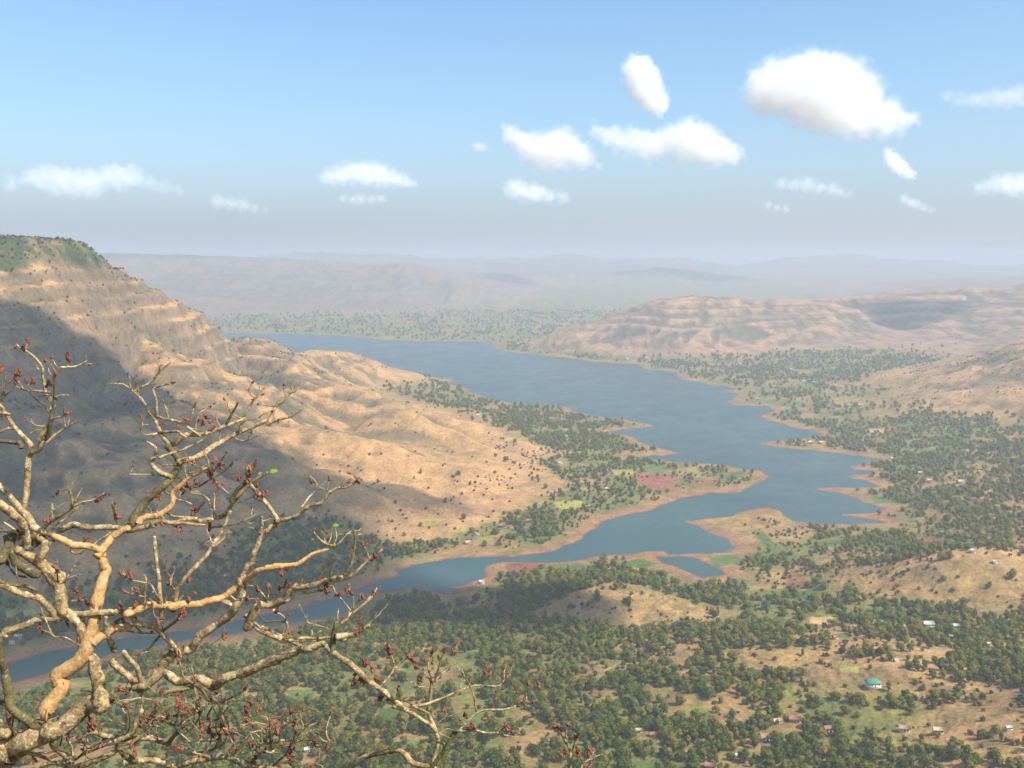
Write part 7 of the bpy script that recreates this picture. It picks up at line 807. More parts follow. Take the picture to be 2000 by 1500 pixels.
# --- ground material: the cover colour broken up by grain at several sizes
gm, gnt, gb = new_mat('ground_cover')
gb.inputs['Roughness'].default_value = 0.95
gb.inputs['Specular IOR Level'].default_value = 0.1
att = N(gnt, 'ShaderNodeAttribute'); att.attribute_name = 'cover'
geo = N(gnt, 'ShaderNodeNewGeometry')
f1 = noise_tex(gnt, 0.035, 5, 0.62, geo.outputs['Position'])
f2 = noise_tex(gnt, 0.22, 4, 0.6, geo.outputs['Position'])
m1 = mix_rgb(gnt, 1.0, att.outputs['Color'], ramp(gnt, f1, [(0.3, (.66, .68, .72)), (0.7, (1.25, 1.2, 1.12))]), 'MULTIPLY')
m2 = mix_rgb(gnt, 1.0, m1, ramp(gnt, f2, [(0.32, (.70, .72, .72)), (0.66, (1.2, 1.18, 1.14))]), 'MULTIPLY')
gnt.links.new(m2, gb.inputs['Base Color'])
bmp = N(gnt, 'ShaderNodeBump', Strength=0.6, Distance=1.5)
bm0 = N(gnt, 'ShaderNodeBump', Strength=0.5, Distance=7.0)
gnt.links.new(f1, bm0.inputs['Height']); gnt.links.new(bm0.outputs[0], bmp.inputs['Normal'])
gnt.links.new(f2, bmp.inputs['Height']); gnt.links.new(bmp.outputs[0], gb.inputs['Normal'])

idx = np.arange(nr * nc).reshape(nr, nc)
quads = np.stack([idx[:-1, :-1], idx[:-1, 1:], idx[1:, 1:], idx[1:, :-1]], -1).reshape(-1, 4)
qc = lambda a: .25 * (a[:-1, :-1] + a[:-1, 1:] + a[1:, 1:] + a[1:, :-1]).ravel()
fx, fy, fh = qc(GX), qc(GY), qc(GH)
fr_ = np.hypot(fx, fy)
region = np.zeros(len(quads), np.int8)
region[(fh > 10) & (fx < 250) & (fr_ < 4200)] = 1                     # big hill
region[(fh > 16) & (fx > 250) & (fy > 2900) & (fr_ < 5900)] = 2       # hills across the lake
region[(fh > 22) & (fx > 900) & (fy > 1700) & (fy <= 2900)] = 3       # slope at mid distance
region[(fh > 20) & (fr_ >= 5900)] = 4                                 # far ridges
region[(fr_ < 560) & (fh > 14)] = 5                                   # slope under the viewpoint
# every field is a piece of the ground of its own
fq = field_id[:-1, :-1].ravel()
for i in range(len(FIELDS)):
    s_ = fq == i + 1
    if s_.sum() > 8: region[s_] = 20 + i
allv, alln, allc = vtx.reshape(-1, 3), NRM.reshape(-1, 3), col.reshape(-1, 3)

def ground_piece(name, q, mat):
    used, inv = np.unique(q.ravel(), return_inverse=True)
    me = np_mesh(name, allv[used], quads=inv.reshape(-1, 4))
    a = me.attributes.new('cover', 'FLOAT_COLOR', 'POINT')
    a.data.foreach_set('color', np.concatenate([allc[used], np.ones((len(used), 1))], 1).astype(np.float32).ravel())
    me.normals_split_custom_set_from_vertices(alln[used].astype(np.float32))
    return tag(mesh_obj(name, me, mat), kind='structure')

for k, name in enumerate(['ground', 'hill', 'hills_across_lake', 'hill_slope', 'mountains', 'near_hillside']):
    q = quads[region == k]
    if len(q): ground_piece(name, q, gm)

for i, (k, p) in enumerate(FIELDS):
    q = quads[region == 20 + i]
    if len(q): ground_piece({'green': 'crop_field', 'yellow': 'ripening_field', 'red': 'ploughed_field', 'straw': 'stubble_field'}[k], q, gm)

# ------------------------------------------------------------------ the lake
wm, wnt, wb = new_mat('lake_water')
wb.inputs['Base Color'].default_value = (.035, .085, .095, 1)
wb.inputs['Roughness'].default_value = 0.34
wb.inputs['IOR'].default_value = 1.33
wb.inputs['Specular IOR Level'].default_value = 0.32
wgeo = N(wnt, 'ShaderNodeNewGeometry')
w1 = noise_tex(wnt, 0.35, 4, 0.6, wgeo.outputs['Position'])
wbp = N(wnt, 'ShaderNodeBump', Strength=0.55, Distance=0.5)
wnt.links.new(w1, wbp.inputs['Height']); wnt.links.new(wbp.outputs[0], wb.inputs['Normal'])
wr = noise_tex(wnt, 0.011, 4, 0.65, wgeo.outputs['Position'])
wnt.links.new(ramp(wnt, wr, [(.38, .30), (.62, .40)]), wb.inputs['Roughness'])
w2 = noise_tex(wnt, 0.004, 3, 0.6, wgeo.outputs['Position'])
wnt.links.new(ramp(wnt, w2, [(.35, (.030, .068, .072)), (.65, (.042, .088, .086))]), wb.inputs['Base Color'])
lm = np_mesh('lake', [(-2300, 700, 0), (1600, 700, 0), (1600, 5200, 0), (-2300, 5200, 0)], quads=[[0, 1, 2, 3]], smooth=False)
tag(mesh_obj('lake', lm, wm), kind='structure')
# ------------------------------------------------------------------ the air over the valley
hz_me = bpy.data.meshes.new('haze')
bmh = bmesh.new()
bmesh.ops.create_cube(bmh, size=1.0)
X0, X1, Y0, Y1, Z0, Z1 = -16700, 16700, -60, 16700, -16, 470
for v in bmh.verts:
    v.co = (X0 if v.co.x < 0 else X1, Y0 if v.co.y < 0 else Y1, Z0 if v.co.z < 0 else Z1)
bmh.to_mesh(hz_me); bmh.free()
hzm = bpy.data.materials.new('haze_air'); hzm.use_nodes = True
hn, hl = hzm.node_tree.nodes, hzm.node_tree.links
hn.clear()
ho = hn.new('ShaderNodeOutputMaterial'); hv = hn.new('ShaderNodeVolumePrincipled')
hv.inputs['Color'].default_value = HAZE_COLOR
hv.inputs['Density'].default_value = HAZE_DENSITY
hv.inputs['Anisotropy'].default_value = 0.0
hl.new(hv.outputs[0], ho.inputs['Volume'])
hz_me.materials.append(hzm)
tag(link(bpy.data.objects.new('haze', hz_me)), kind='stuff')
# ------------------------------------------------------------------ clouds: closed bodies of even vapour, above and beyond the haze
def vapour(name, density):
    m = bpy.data.materials.new(name); m.use_nodes = True
    n, l = m.node_tree.nodes, m.node_tree.links
    n.clear()
    o = n.new('ShaderNodeOutputMaterial'); v = n.new('ShaderNodeVolumePrincipled')
    v.inputs['Color'].default_value = (0.985, 0.985, 0.985, 1)
    v.inputs['Density'].default_value = density
    l.new(v.outputs[0], o.inputs['Volume'])
    return m

def soft_vapour(name, blobs, k, seed):
    """vapour that is thick at the heart of each billow and frays out to nothing"""
    m = bpy.data.materials.new(name); m.use_nodes = True
    nt = m.node_tree; n, l = nt.nodes, nt.links
    n.clear()
    o = n.new('ShaderNodeOutputMaterial'); v = n.new('ShaderNodeVolumePrincipled')
    v.inputs['Color'].default_value = (0.99, 0.99, 0.99, 1)
    v.inputs['Anisotropy'].default_value = 0.0
    geo = n.new('ShaderNodeNewGeometry')
    R_ = float(np.mean([b[3] for b in blobs]))
    def math_(op, a, b=None):
        q = n.new('ShaderNodeMath'); q.operation = op
        for s_, x in ((q.inputs[0], a), (q.inputs[1], b)):
            if x is None: continue
            if hasattr(x, 'links'): l.new(x, s_)
            else: s_.default_value = x
        return q.outputs[0]
    # ragged edges: bend the space with noise first
    w = n.new('ShaderNodeTexNoise'); w.inputs['Scale'].default_value = 1.1 / R_; w.inputs['Detail'].default_value = 6.0; w.inputs['Roughness'].default_value = .62
    l.new(geo.outputs['Position'], w.inputs['Vector'])
    sb = n.new('ShaderNodeVectorMath'); sb.operation = 'SUBTRACT'; sb.inputs[1].default_value = (.5, .5, .5); l.new(w.outputs['Color'], sb.inputs[0])
    sc = n.new('ShaderNodeVectorMath'); sc.operation = 'SCALE'; sc.inputs['Scale'].default_value = R_ * 3.0; l.new(sb.outputs[0], sc.inputs[0])
    ad = n.new('ShaderNodeVectorMath'); ad.operation = 'ADD'; l.new(geo.outputs['Position'], ad.inputs[0]); l.new(sc.outputs[0], ad.inputs[1])
    tot = None
    for (x, y, z, r) in blobs:
        d = n.new('ShaderNodeVectorMath'); d.operation = 'DISTANCE'; d.inputs[1].default_value = (x, y, z); l.new(ad.outputs[0], d.inputs[0])
        q = math_('MULTIPLY', d.outputs['Value'], 1.0 / r); q = math_('MULTIPLY', q, q); q = math_('MULTIPLY', q, -1.15)
        g = math_('EXPONENT', q)
        tot = g if tot is None else math_('ADD', tot, g)
    f = math_('SUBTRACT', tot, .16); f = math_('MAXIMUM', f, 0.0); f = math_('MINIMUM', f, .8)
    l.new(math_('MULTIPLY', f, CLOUD_TAU * k / R_), v.inputs['Density'])
    l.new(v.outputs[0], o.inputs['Volume'])
    return m

CLOUD_LABELS = [
    'small upright white cloud leaning above the middle of the lake sky',
    'largest bright white heaped cloud high in the sky',
    'ragged white cloud below the small upright cloud',
    'long white cloud with a humped end under the largest cloud',
    'small low white cloud beneath the ragged white cloud',
    'soft rounded cloud floating alone over the far plateau',
    'thin pale wisp just under the soft rounded cloud',
    'broad faint bank of cloud above the big hill',
    'faint low smudge of cloud beside the broad bank',
    'small slanting cloud under the tail of the largest cloud',
    'thin stretched cloud level with the largest cloud at the frame edge',
    'low white cloud half cut by the frame edge',
    'faint flat cloud above the hills across the lake',
    'very faint streak of cloud below the small slanting cloud',
    'very faint shred of cloud under the faint flat cloud',
    'tiny faint puff beside the ragged white cloud']

def cloud_body(blobs, seed):
    bm = bmesh.new()
    for j, (x, y, z, r) in enumerate(blobs):
        bmesh.ops.create_icosphere(bm, subdivisions=2, radius=r * 1.75, matrix=Matrix.Translation((x, y, z)))
        if j:                                                   # keep the body in one piece
            x0, y0, z0, r0 = blobs[j - 1]
            for t in (.25, .5, .75):
                bmesh.ops.create_icosphere(bm, subdivisions=2, radius=min(r, r0) * 1.3, matrix=Matrix.Translation((x0 + (x - x0) * t, y0 + (y - y0) * t, z0 + (z - z0) * t)))
    me = bpy.data.meshes.new('cloud'); bm.to_mesh(me); bm.free()
    tmp = bpy.data.objects.new('cloud_tmp', me); COL.objects.link(tmp)
    rm = tmp.modifiers.new('r', 'REMESH'); rm.mode = 'VOXEL'; rm.voxel_size = max(b[3] for b in blobs) / 3.0
    dg = bpy.context.evaluated_depsgraph_get()
    out = bpy.data.meshes.new_from_object(tmp.evaluated_get(dg))
    bpy.data.objects.remove(tmp); bpy.data.meshes.remove(me)
    return out

for i, (k, blobs) in enumerate(CLOUDS):
    o = mesh_obj('cloud', cloud_body(blobs, 300 + i), soft_vapour('cloud_vapour', blobs, k, 300 + i))
    tag(o, CLOUD_LABELS[i], 'cloud', 'clouds in the sky')

# clouds passing overhead, out of the picture; their shadows lie on the hills
def overhead_cloud(shadow, base, label, density):
    P = np.array(shadow, float)
    z0 = ground_z(P[:, 0], P[:, 1])[0]
    t = (base - np.maximum(z0, 0)) / SUN[2]
    Q = P + SUN[None, :2] * t[:, None]
    lo, hi = Q.min(0) - 60, Q.max(0) + 60
    n = 150
    X, Y = np.meshgrid(np.linspace(lo[0], hi[0], n), np.linspace(lo[1], hi[1], n))
    sd = poly_sd(X, Y, Q) + 14 * fbm(X, Y, 160, 4, 211) + 6
    top = base + np.clip(sd, 0, None) * .55 + 40 * np.sqrt(np.clip(sd, 0, 250) / 250) * (1 + .5 * fbm(X, Y, 140, 3, 223))
    bot = base - np.clip(sd, 0, 60) * .15
    ins = sd > 0
    cell = ins[:-1, :-1] | ins[1:, :-1] | ins[:-1, 1:] | ins[1:, 1:]
    ids = np.arange(n * n).reshape(n, n)
    q = np.stack([ids[:-1, :-1], ids[:-1, 1:], ids[1:, 1:], ids[1:, :-1]], -1)[cell]
    vt = np.stack([X, Y, np.where(ins, top, base + .5)], -1).reshape(-1, 3)
    vb = np.stack([X, Y, np.where(ins, bot, base - .5)], -1).reshape(-1, 3)
    # rim between the two sheets
    e = np.concatenate([q[:, [0, 1]], q[:, [1, 2]], q[:, [2, 3]], q[:, [3, 0]]])
    key = {}
    for a, b in e.tolist(): key[(a, b)] = key.get((a, b), 0) + 1
    rim = [(a, b, b + n * n, a + n * n) for (a, b) in key if (b, a) not in key]
    allq = np.concatenate([q, q[:, ::-1] + n * n, np.array([(b, a, a2, b2) for a, b, b2, a2 in rim])])
    used, inv = np.unique(allq.ravel(), return_inverse=True)
    me = np_mesh('cloud', np.concatenate([vt, vb])[used], quads=inv.reshape(-1, 4))
    tag(mesh_obj('cloud', me, vapour('cloud_vapour_overhead', density)), label, 'cloud', 'clouds in the sky')

overhead_cloud(SHADE[0], 1500, 'broad cloud overhead that shades the big hill and the river arm', .034)
overhead_cloud(SHADE[2], 1400, 'small cloud overhead that shades the woods before the mound', .09)
overhead_cloud(SHADE[1], 1700, 'cloud overhead that shades the plateau rim across the lake', .05)
# ------------------------------------------------------------------ trees
def leaf_mat(name, stops):
    m, nt, b = new_mat(name)
    b.inputs['Roughness'].default_value = .75
    oi = N(nt, 'ShaderNodeObjectInfo')
    ge = N(nt, 'ShaderNodeNewGeometry')
    base = ramp(nt, oi.outputs['Random'], stops)
    leafvar = ramp(nt, ge.outputs['Random Per Island'], [(0.0, (.72, .74, .70)), (1.0, (1.3, 1.26, 1.2))])
    c = mix_rgb(nt, 1.0, base, leafvar, 'MULTIPLY')
    nt.links.new(c, b.inputs['Base Color'])
    tr = N(nt, 'ShaderNodeBsdfTranslucent'); nt.links.new(c, tr.inputs['Color'])
    mx = N(nt, 'ShaderNodeMixShader'); mx.inputs[0].default_value = .5
    out = nt.nodes['Material Output']
    nt.links.new(b.outputs[0], mx.inputs[1]); nt.links.new(tr.outputs[0], mx.inputs[2]); nt.links.new(mx.outputs[0], out.inputs['Surface'])
    return m

TREE_STOPS = [(0.0, (0.114, 0.162, 0.019)), (.3, (0.168, 0.210, 0.022)), (.6, (0.216, 0.234, 0.024)), (.85, (0.276, 0.252, 0.031)), (1.0, (0.336, 0.240, 0.048))]
leafm = leaf_mat('tree_leaves', TREE_STOPS)
LEAFM = {'dark green': leaf_mat('dark_leaves', [(0, (0.094, 0.142, 0.018)), (1, (0.126, 0.174, 0.020))]), 'mid green': leaf_mat('green_leaves', [(0, (0.150, 0.194, 0.022)), (1, (0.192, 0.214, 0.024))]), 'yellowish green': leaf_mat('yellow_leaves', [(0, (0.228, 0.228, 0.029)), (1, (0.300, 0.228, 0.043))])}
LEAF_WORDS = list(LEAFM)
scrubm = leaf_mat('shrub_leaves', [(0.0, (.085, .095, .030)), (.5, (.125, .125, .032)), (1.0, (.17, .14, .04))])
barkm, bnt, bb = new_mat('tree_bark')
bb.inputs['Base Color'].default_value = (.16, .11, .07, 1); bb.inputs['Roughness'].default_value = .9
bnt.links.new(ramp(bnt, noise_tex(bnt, 3.0, 4), [(.3, (.10, .07, .045)), (.7, (.21, .15, .10))]), bb.inputs['Base Color'])

def tube(verts, faces, pts, radii, sides=6, cap=True):
    base = len(verts)
    pts = [Vector(p) for p in pts]
    up = Vector((.31, .17, .93)).normalized()
    for i, p in enumerate(pts):
        t = (pts[min(i + 1, len(pts) - 1)] - pts[max(i - 1, 0)]).normalized()
        a = t.cross(up if abs(t.dot(up)) < .95 else Vector((1, 0, 0))).normalized(); b = t.cross(a)
        for k in range(sides):
            w = 2 * math.pi * k / sides
            verts.append(tuple(p + (a * math.cos(w) + b * math.sin(w)) * radii[i]))
    for i in range(len(pts) - 1):
        for k in range(sides):
            k2 = (k + 1) % sides
            faces.append((base + i * sides + k, base + i * sides + k2, base + (i + 1) * sides + k2, base + (i + 1) * sides + k))

def trunk_mesh(seed, h):
    r = random.Random(seed); v, f = [], []
    tube(v, f, [(0, 0, -.08), (.01, 0, .12), (.02, .01, h * .6)], [.045, .034, .024])
    for k in range(4):
        a = k * 1.57 + r.uniform(-.5, .5)
        tube(v, f, [(.015, .005, h * .42), (.12 * math.cos(a), .12 * math.sin(a), h * .8), (.24 * math.cos(a), .24 * math.sin(a), h * 1.25)], [.022, .015, .006], 5)
    return np_mesh('trunk', v, quads=f)

def crown_mesh(seed, kind, leaves=520, size=.066):
    r = np.random.default_rng(seed)
    ncl = {'round': 9, 'oval': 8, 'tall': 9, 'flat': 9, 'shrub': 6}[kind]
    W, H0, H1 = {'round': (.46, .17, .82), 'oval': (.38, .16, .88), 'tall': (.24, .16, .97), 'flat': (.56, .26, .72), 'shrub': (.42, .08, .55)}[kind]
    cs = []
    for i in range(ncl):
        u = (i + .5) / ncl
        zc = H0 + (H1 - H0) * (u ** .8) * r.uniform(.85, 1.05)
        prof = math.sin(math.pi * np.clip((zc - H0) / (H1 - H0), .12, .95)) ** .6
        a, q = i * 2.4 + r.uniform(-.4, .4), W * prof * r.uniform(.35, .8)
        cs.append((q * math.cos(a), q * math.sin(a), zc, r.uniform(.5, .85) * W * .62 + .03))
    V, F = [], []
    for j in range(leaves):
        cx, cy_, cz_, cr = cs[r.integers(ncl)]
        d = r.normal(size=3); d[2] += .35; d /= np.linalg.norm(d)
        p = np.array([cx, cy_, cz_]) + d * cr * r.uniform(.78, 1.05) * np.array([1, 1, .8])
        n = d * .8 + r.normal(size=3) * .3; n /= np.linalg.norm(n)
        a = np.cross(n, r.normal(size=3)); a /= np.linalg.norm(a); b = np.cross(n, a)
        s = size * r.uniform(.65, 1.4); k = len(V)
        V += [p - a * s, p - b * s * .62 + n * s * .12, p + a * s, p + b * s * .62 + n * s * .12]
        F.append((k, k + 1, k + 2, k + 3))
    me = np_mesh('crown', V, quads=F, smooth=True)
    # leaves catch the light like the outside of the crown they belong to
    P = np.array(V); nn = P - np.array([0, 0, (H0 + H1) * .42]); nn[:, 2] *= 1.1
    nn = nn / (np.linalg.norm(nn, axis=1, keepdims=True) + 1e-9) + .35 * r.normal(size=nn.shape); nn /= np.linalg.norm(nn, axis=1, keepdims=True)
    me.normals_split_custom_set_from_vertices(nn.astype(np.float32))
    return me

KINDS = ['round', 'oval', 'round', 'flat', 'tall', 'oval', 'round']
CROWN = [crown_mesh(40 + i, k) for i, k in enumerate(KINDS)]
TRUNK = [trunk_mesh(60 + i, .42) for i in range(len(KINDS))]
for m in CROWN: m.materials.append(leafm)
for m in TRUNK: m.materials.append(barkm)
SHRUB = [crown_mesh(90 + i, 'shrub', 120, .11) for i in range(3)]
for m in SHRUB: m.materials.append(scrubm)

# where trees grow
def scatter(n, r0, r1, seed, spread=34):
    g = np.random.default_rng(seed)
    r = np.sqrt(g.uniform(r0 * r0, r1 * r1, n)); t = np.radians(g.uniform(-spread, spread, n))
    return r * np.sin(t), r * np.cos(t), g

def tree_density(x, y, z, d, h):
    clump = fbm(x, y, 130, 4, 151) + .5 * fbm(x, y, 38, 2, 157)
    w = np.ones_like(x)
    for k, p in DENSE:
        w = np.where(poly_sd(x, y, p) > 0, k, w)
    rho = np.clip(.72 + 1.2 * clump, .05, 1) * w
    rho = rho * sstep(16, 55, d) * sstep(26, 9, h - 10 * sstep(0, 400, x) * (y < 2500) - 24 * (x > 300) * (y < 1700))
    for p in BARE: rho = rho * np.where(poly_sd(x, y, p) > -4, .05, 1)
    rho = rho * np.where(poly_sd(x, y, GOLD) > -6, .03, 1)
    for k, p in FIELDS: rho = rho * np.where(poly_sd(x, y, p) > -2, .02, 1)
    for hx, hy, hw, k in HOUSES:                     # keep the houses and the view of them clear
        L = math.hypot(hx, hy); ux, uy = hx / L, hy / L
        along, side = (x - hx) * ux + (y - hy) * uy, (x - hx) * uy - (y - hy) * ux
        rho = np.where((np.abs(side) < hw * .75) & (along < hw * .8) & (along > -26 - L * .01), 0, rho)
    return rho

TX, TY, TS = [], [], []
for n, r0, r1, s0, s1, seed in ((20000, 560, 1150, 5.0, 11.5, 501), (34000, 1150, 2400, 5, 10.5, 502), (24000, 2400, 4200, 7, 13, 503), (7000, 4200, 6300, 10, 17, 504)):
    x, y, g = scatter(n, r0, r1, seed)
    z, d, h = ground_z(x, y)
    keep = g.random(n) < tree_density(x, y, z, d, h)
    x, y = x[keep], y[keep]
    s = g.uniform(0, 1, len(x)) ** 1.3 * (s1 - s0) + s0
    TX.append(x); TY.append(y); TS.append(s)
TX, TY, TS = np.concatenate(TX), np.concatenate(TY), np.concatenate(TS)
# keep crowns from growing into one another
order = np.argsort(-TS / np.hypot(TX, TY)); grid = {}; ok = np.zeros(len(TX), bool)
for i in order:
    gx, gy = int(TX[i] // 14), int(TY[i] // 14); free = True
    for a in (-1, 0, 1):
        for b in (-1, 0, 1):
            for j in grid.get((gx + a, gy + b), ()):
                if (TX[i] - TX[j]) ** 2 + (TY[i] - TY[j]) ** 2 < (.30 * (TS[i] + TS[j])) ** 2: free = False; break
            if not free: break
        if not free: break
    if free: grid.setdefault((gx, gy), []).append(i); ok[i] = True
TX, TY, TS = TX[ok], TY[ok], TS[ok]
TZ = ground_z(TX, TY)[0]
TV = rng.integers(0, len(KINDS), len(TX)); TR = rng.uniform(0, 6.28, len(TX))

# how large each stands in view decides which become single trees
cp, sp = math.cos(PITCH), math.sin(PITCH)
dep = TY * cp - (TZ - EYE) * sp
sx_ = 1000 + F_PX * TX / dep; sy_ = 750 - F_PX * (TY * sp + (TZ + TS * .5 - EYE) * cp) / dep
size_px = TS / dep * F_PX
inview = (sx_ > 10) & (sx_ < 1990) & (sy_ < 1495) & (sy_ > 500)
rank = np.where(inview, size_px, 0)
single = np.zeros(len(TX), bool); single[np.argsort(-rank)[:300]] = True

KIND_WORD = {'round': 'round', 'oval': 'oval', 'flat': 'flat-topped', 'tall': 'slender'}
PLACES = [(300, 'beneath the bare trunk'), (620, 'below the bare branches'), (900, 'by the small green meadows'), (1200, 'below the bare mound'), (1480, 'among the brown terraces'), (1700, 'by the rust-roofed houses'), (1850, 'below the green-roofed house'), (9999, 'on the stepped slope')]
COUNT = 'one two three four five six seven eight nine ten eleven twelve thirteen fourteen fifteen sixteen seventeen eighteen nineteen twenty'.split()
ORDER = 'first second third fourth fifth sixth seventh eighth ninth tenth eleventh twelfth thirteenth fourteenth fifteenth sixteenth seventeenth eighteenth nineteenth twentieth'.split()
def tree_label(i):
    where = next(w for lim, w in PLACES if sx_[i] < lim)
    return f'{LEAF_WORDS[TC[i]]} {KIND_WORD[KINDS[TV[i]]]} tree {where}'

TC = rng.choice(3, len(TX), p=[.42, .36, .22])
by_label = {}
for i in np.nonzero(single)[0]: by_label.setdefault(tree_label(i), []).append(i)
TREE_LABEL = {}
for lab, mem in by_label.items():
    mem.sort(key=lambda i: sx_[i])
    for r_, i in enumerate(mem):
        TREE_LABEL[i] = lab if len(mem) == 1 else f'{lab}, {ORDER[min(r_, 19)]} of {COUNT[min(len(mem), 20) - 1]} from the left'
for i in np.nonzero(single)[0]:
    e = empty('tree', (TX[i], TY[i], TZ[i]), TR[i])
    e.scale = (TS[i],) * 3
    tag(e, TREE_LABEL[i], 'tree', 'trees of the near valley woodland')
    v = int(TV[i])
    link(bpy.data.objects.new('trunk', TRUNK[v]), e)
    c_ = link(bpy.data.objects.new('crown', CROWN[v]), e)
    c_.material_slots[0].link = 'OBJECT'; c_.material_slots[0].material = LEAFM[LEAF_WORDS[TC[i]]]

# the rest of the wood, past counting
def proto(name, meshes):
    bm = bmesh.new(); mats = []
    me = bpy.data.meshes.new(name)
    for k, m in enumerate(meshes):
        n0 = len(bm.faces); bm.from_mesh(m); bm.faces.ensure_lookup_table()
        for f in bm.faces[n0:]: f.material_index = k
        mats.append(m.materials[0])
    bm.to_mesh(me); bm.free()
    for m in mats: me.materials.append(m)
    return bpy.data.objects.new(name, me)

def scatter_object(name, protos, x, y, z, s, rot, var, label=None):
    me = bpy.data.meshes.new(name)
    me.vertices.add(len(x)); me.vertices.foreach_set('co', np.stack([x, y, z], -1).astype(np.float32).ravel())
    for nm, tp, arr in (('scl', 'FLOAT', s), ('rot', 'FLOAT', rot), ('var', 'INT', var)):
        a = me.attributes.new(nm, tp, 'POINT'); a.data.foreach_set('value', np.asarray(arr, np.int32 if tp == 'INT' else np.float32))
    o = link(bpy.data.objects.new(name, me))
    ng = bpy.data.node_groups.new(name, 'GeometryNodeTree')
    ng.interface.new_socket('Geometry', in_out='INPUT', socket_type='NodeSocketGeometry')
    ng.interface.new_socket('Geometry', in_out='OUTPUT', socket_type='NodeSocketGeometry')
    n, l = ng.nodes, ng.links
    gi, go = n.new('NodeGroupInput'), n.new('NodeGroupOutput')
    iop = n.new('GeometryNodeInstanceOnPoints')
    l.new(gi.outputs[0], iop.inputs['Points'])
    g2i = n.new('GeometryNodeGeometryToInstance')
    for p in reversed(protos):
        oi = n.new('GeometryNodeObjectInfo'); oi.inputs['Object'].default_value = p
        l.new(oi.outputs['Geometry'], g2i.inputs[0])
    l.new(g2i.outputs[0], iop.inputs['Instance'])
    iop.inputs['Pick Instance'].default_value = True
    def named(nm, tp):
        a = n.new('GeometryNodeInputNamedAttribute'); a.data_type = tp; a.inputs['Name'].default_value = nm
        return a.outputs[0]
    l.new(named('var', 'INT'), iop.inputs['Instance Index'])
    l.new(named('scl', 'FLOAT'), iop.inputs['Scale'])
    cx = n.new('ShaderNodeCombineXYZ'); l.new(named('rot', 'FLOAT'), cx.inputs['Z'])
    e2r = n.new('FunctionNodeEulerToRotation'); l.new(cx.outputs[0], e2r.inputs[0])
    l.new(e2r.outputs[0], iop.inputs['Rotation'])
    l.new(iop.outputs[0], go.inputs[0])
    md = o.modifiers.new('scatter', 'NODES'); md.node_group = ng
    tag(o, label, kind='stuff')
    return o

rest = ~single
TP = [proto('tree_kind', [CROWN[i], TRUNK[i]]) for i in range(len(KINDS))]
scatter_object('woods', TP, TX[rest], TY[rest], TZ[rest], TS[rest], TR[rest], TV[rest], 'scattered woodland of green trees over the valley floor')

# shrubs on the dry hillsides
sxs, sys_, g = scatter(36000, 600, 3300, 601)
zz_, dd_, hh_ = ground_z(sxs, sys_)
cl = fbm(sxs, sys_, 90, 4, 163)
ks = (g.random(len(sxs)) < np.clip(.10 + .75 * sstep(.1, .5, cl) + .9 * sstep(.05, .45, fbm(sxs, sys_, 150, 5, 113)) * sstep(40, 90, hh_), 0, 1) * sstep(6, 20, hh_) * .6 + .9 * sstep(370, 390, zz_)) & (dd_ > 30)
b_ = (g.random(len(sxs)) < .25) & (hh_ < 40) & (dd_ > 35) & (np.hypot(sxs, sys_) < 1700)
ks = (ks | b_) & ~((poly_sd(sxs, sys_, GOLD) > -40) & (g.random(len(sxs)) < .72))
sxs, sys_, zz_ = sxs[ks], sys_[ks], zz_[ks]
# undergrowth between the trees of the valley floor
ux_, uy_, gu = scatter(30000, 560, 2100, 611)
uz_, ud_, uh_ = ground_z(ux_, uy_)
ku = gu.random(len(ux_)) < np.clip(.25 + .9 * fbm(ux_, uy_, 70, 3, 181) + .4 * fbm(ux_, uy_, 220, 2, 151), 0, .85) * (tree_density(ux_, uy_, uz_, ud_, uh_) > .02) * sstep(18, 40, ud_)
sxs, sys_, zz_ = np.append(sxs, ux_[ku]), np.append(sys_, uy_[ku]), np.append(zz_, uz_[ku])
SP = []
for i, m in enumerate(SHRUB):
    SP.append(bpy.data.objects.new('shrub_kind', m))
scatter_object('shrubbery', SP, sxs, sys_, zz_, g.uniform(2.2, 6.5, len(sxs)), g.uniform(0, 6.28, len(sxs)), g.integers(0, 3, len(sxs)), 'low shrubs dotted over the brown hillsides and between the trees')
print('TREES', len(TX), 'SHRUBS', len(sxs))
# ------------------------------------------------------------------ houses
def plain(name, c, rough=.85, vary=.18, scale=1.5):
    m, nt, b = new_mat(name)
    b.inputs['Roughness'].default_value = rough
    f = noise_tex(nt, scale, 4)
    lo = tuple(x * (1 - vary) for x in c); hi = tuple(min(1, x * (1 + vary)) for x in c)
    nt.links.new(ramp(nt, f, [(.3, lo), (.7, hi)]), b.inputs['Base Color'])
    return m

WALLM = {'teal': plain('lime_wash', (.70, .67, .60)), 'white': plain('white_wash', (.58, .55, .49)), 'rust': plain('mud_wall', (.46, .34, .25)), 'grey': plain('pale_render', (.62, .58, .52)), 'straw': plain('ochre_wall', (.50, .37, .23)), 'blue': plain('blue_wash', (.42, .62, .70))}
ROOFM = {'teal': plain('green_sheet', (.09, .24, .20)), 'white': plain('pale_sheet', (.43, .41, .39)), 'rust': plain('clay_tiles', (.25, .125, .085)), 'grey': plain('weathered_tiles', (.30, .20, .16)), 'straw': plain('thatch', (.46, .33, .19)), 'blue': plain('brown_tiles', (.30, .16, .11))}
doorm = plain('dark_door', (.10, .07, .05)); glassm = plain('dark_window', (.05, .055, .06), .3)

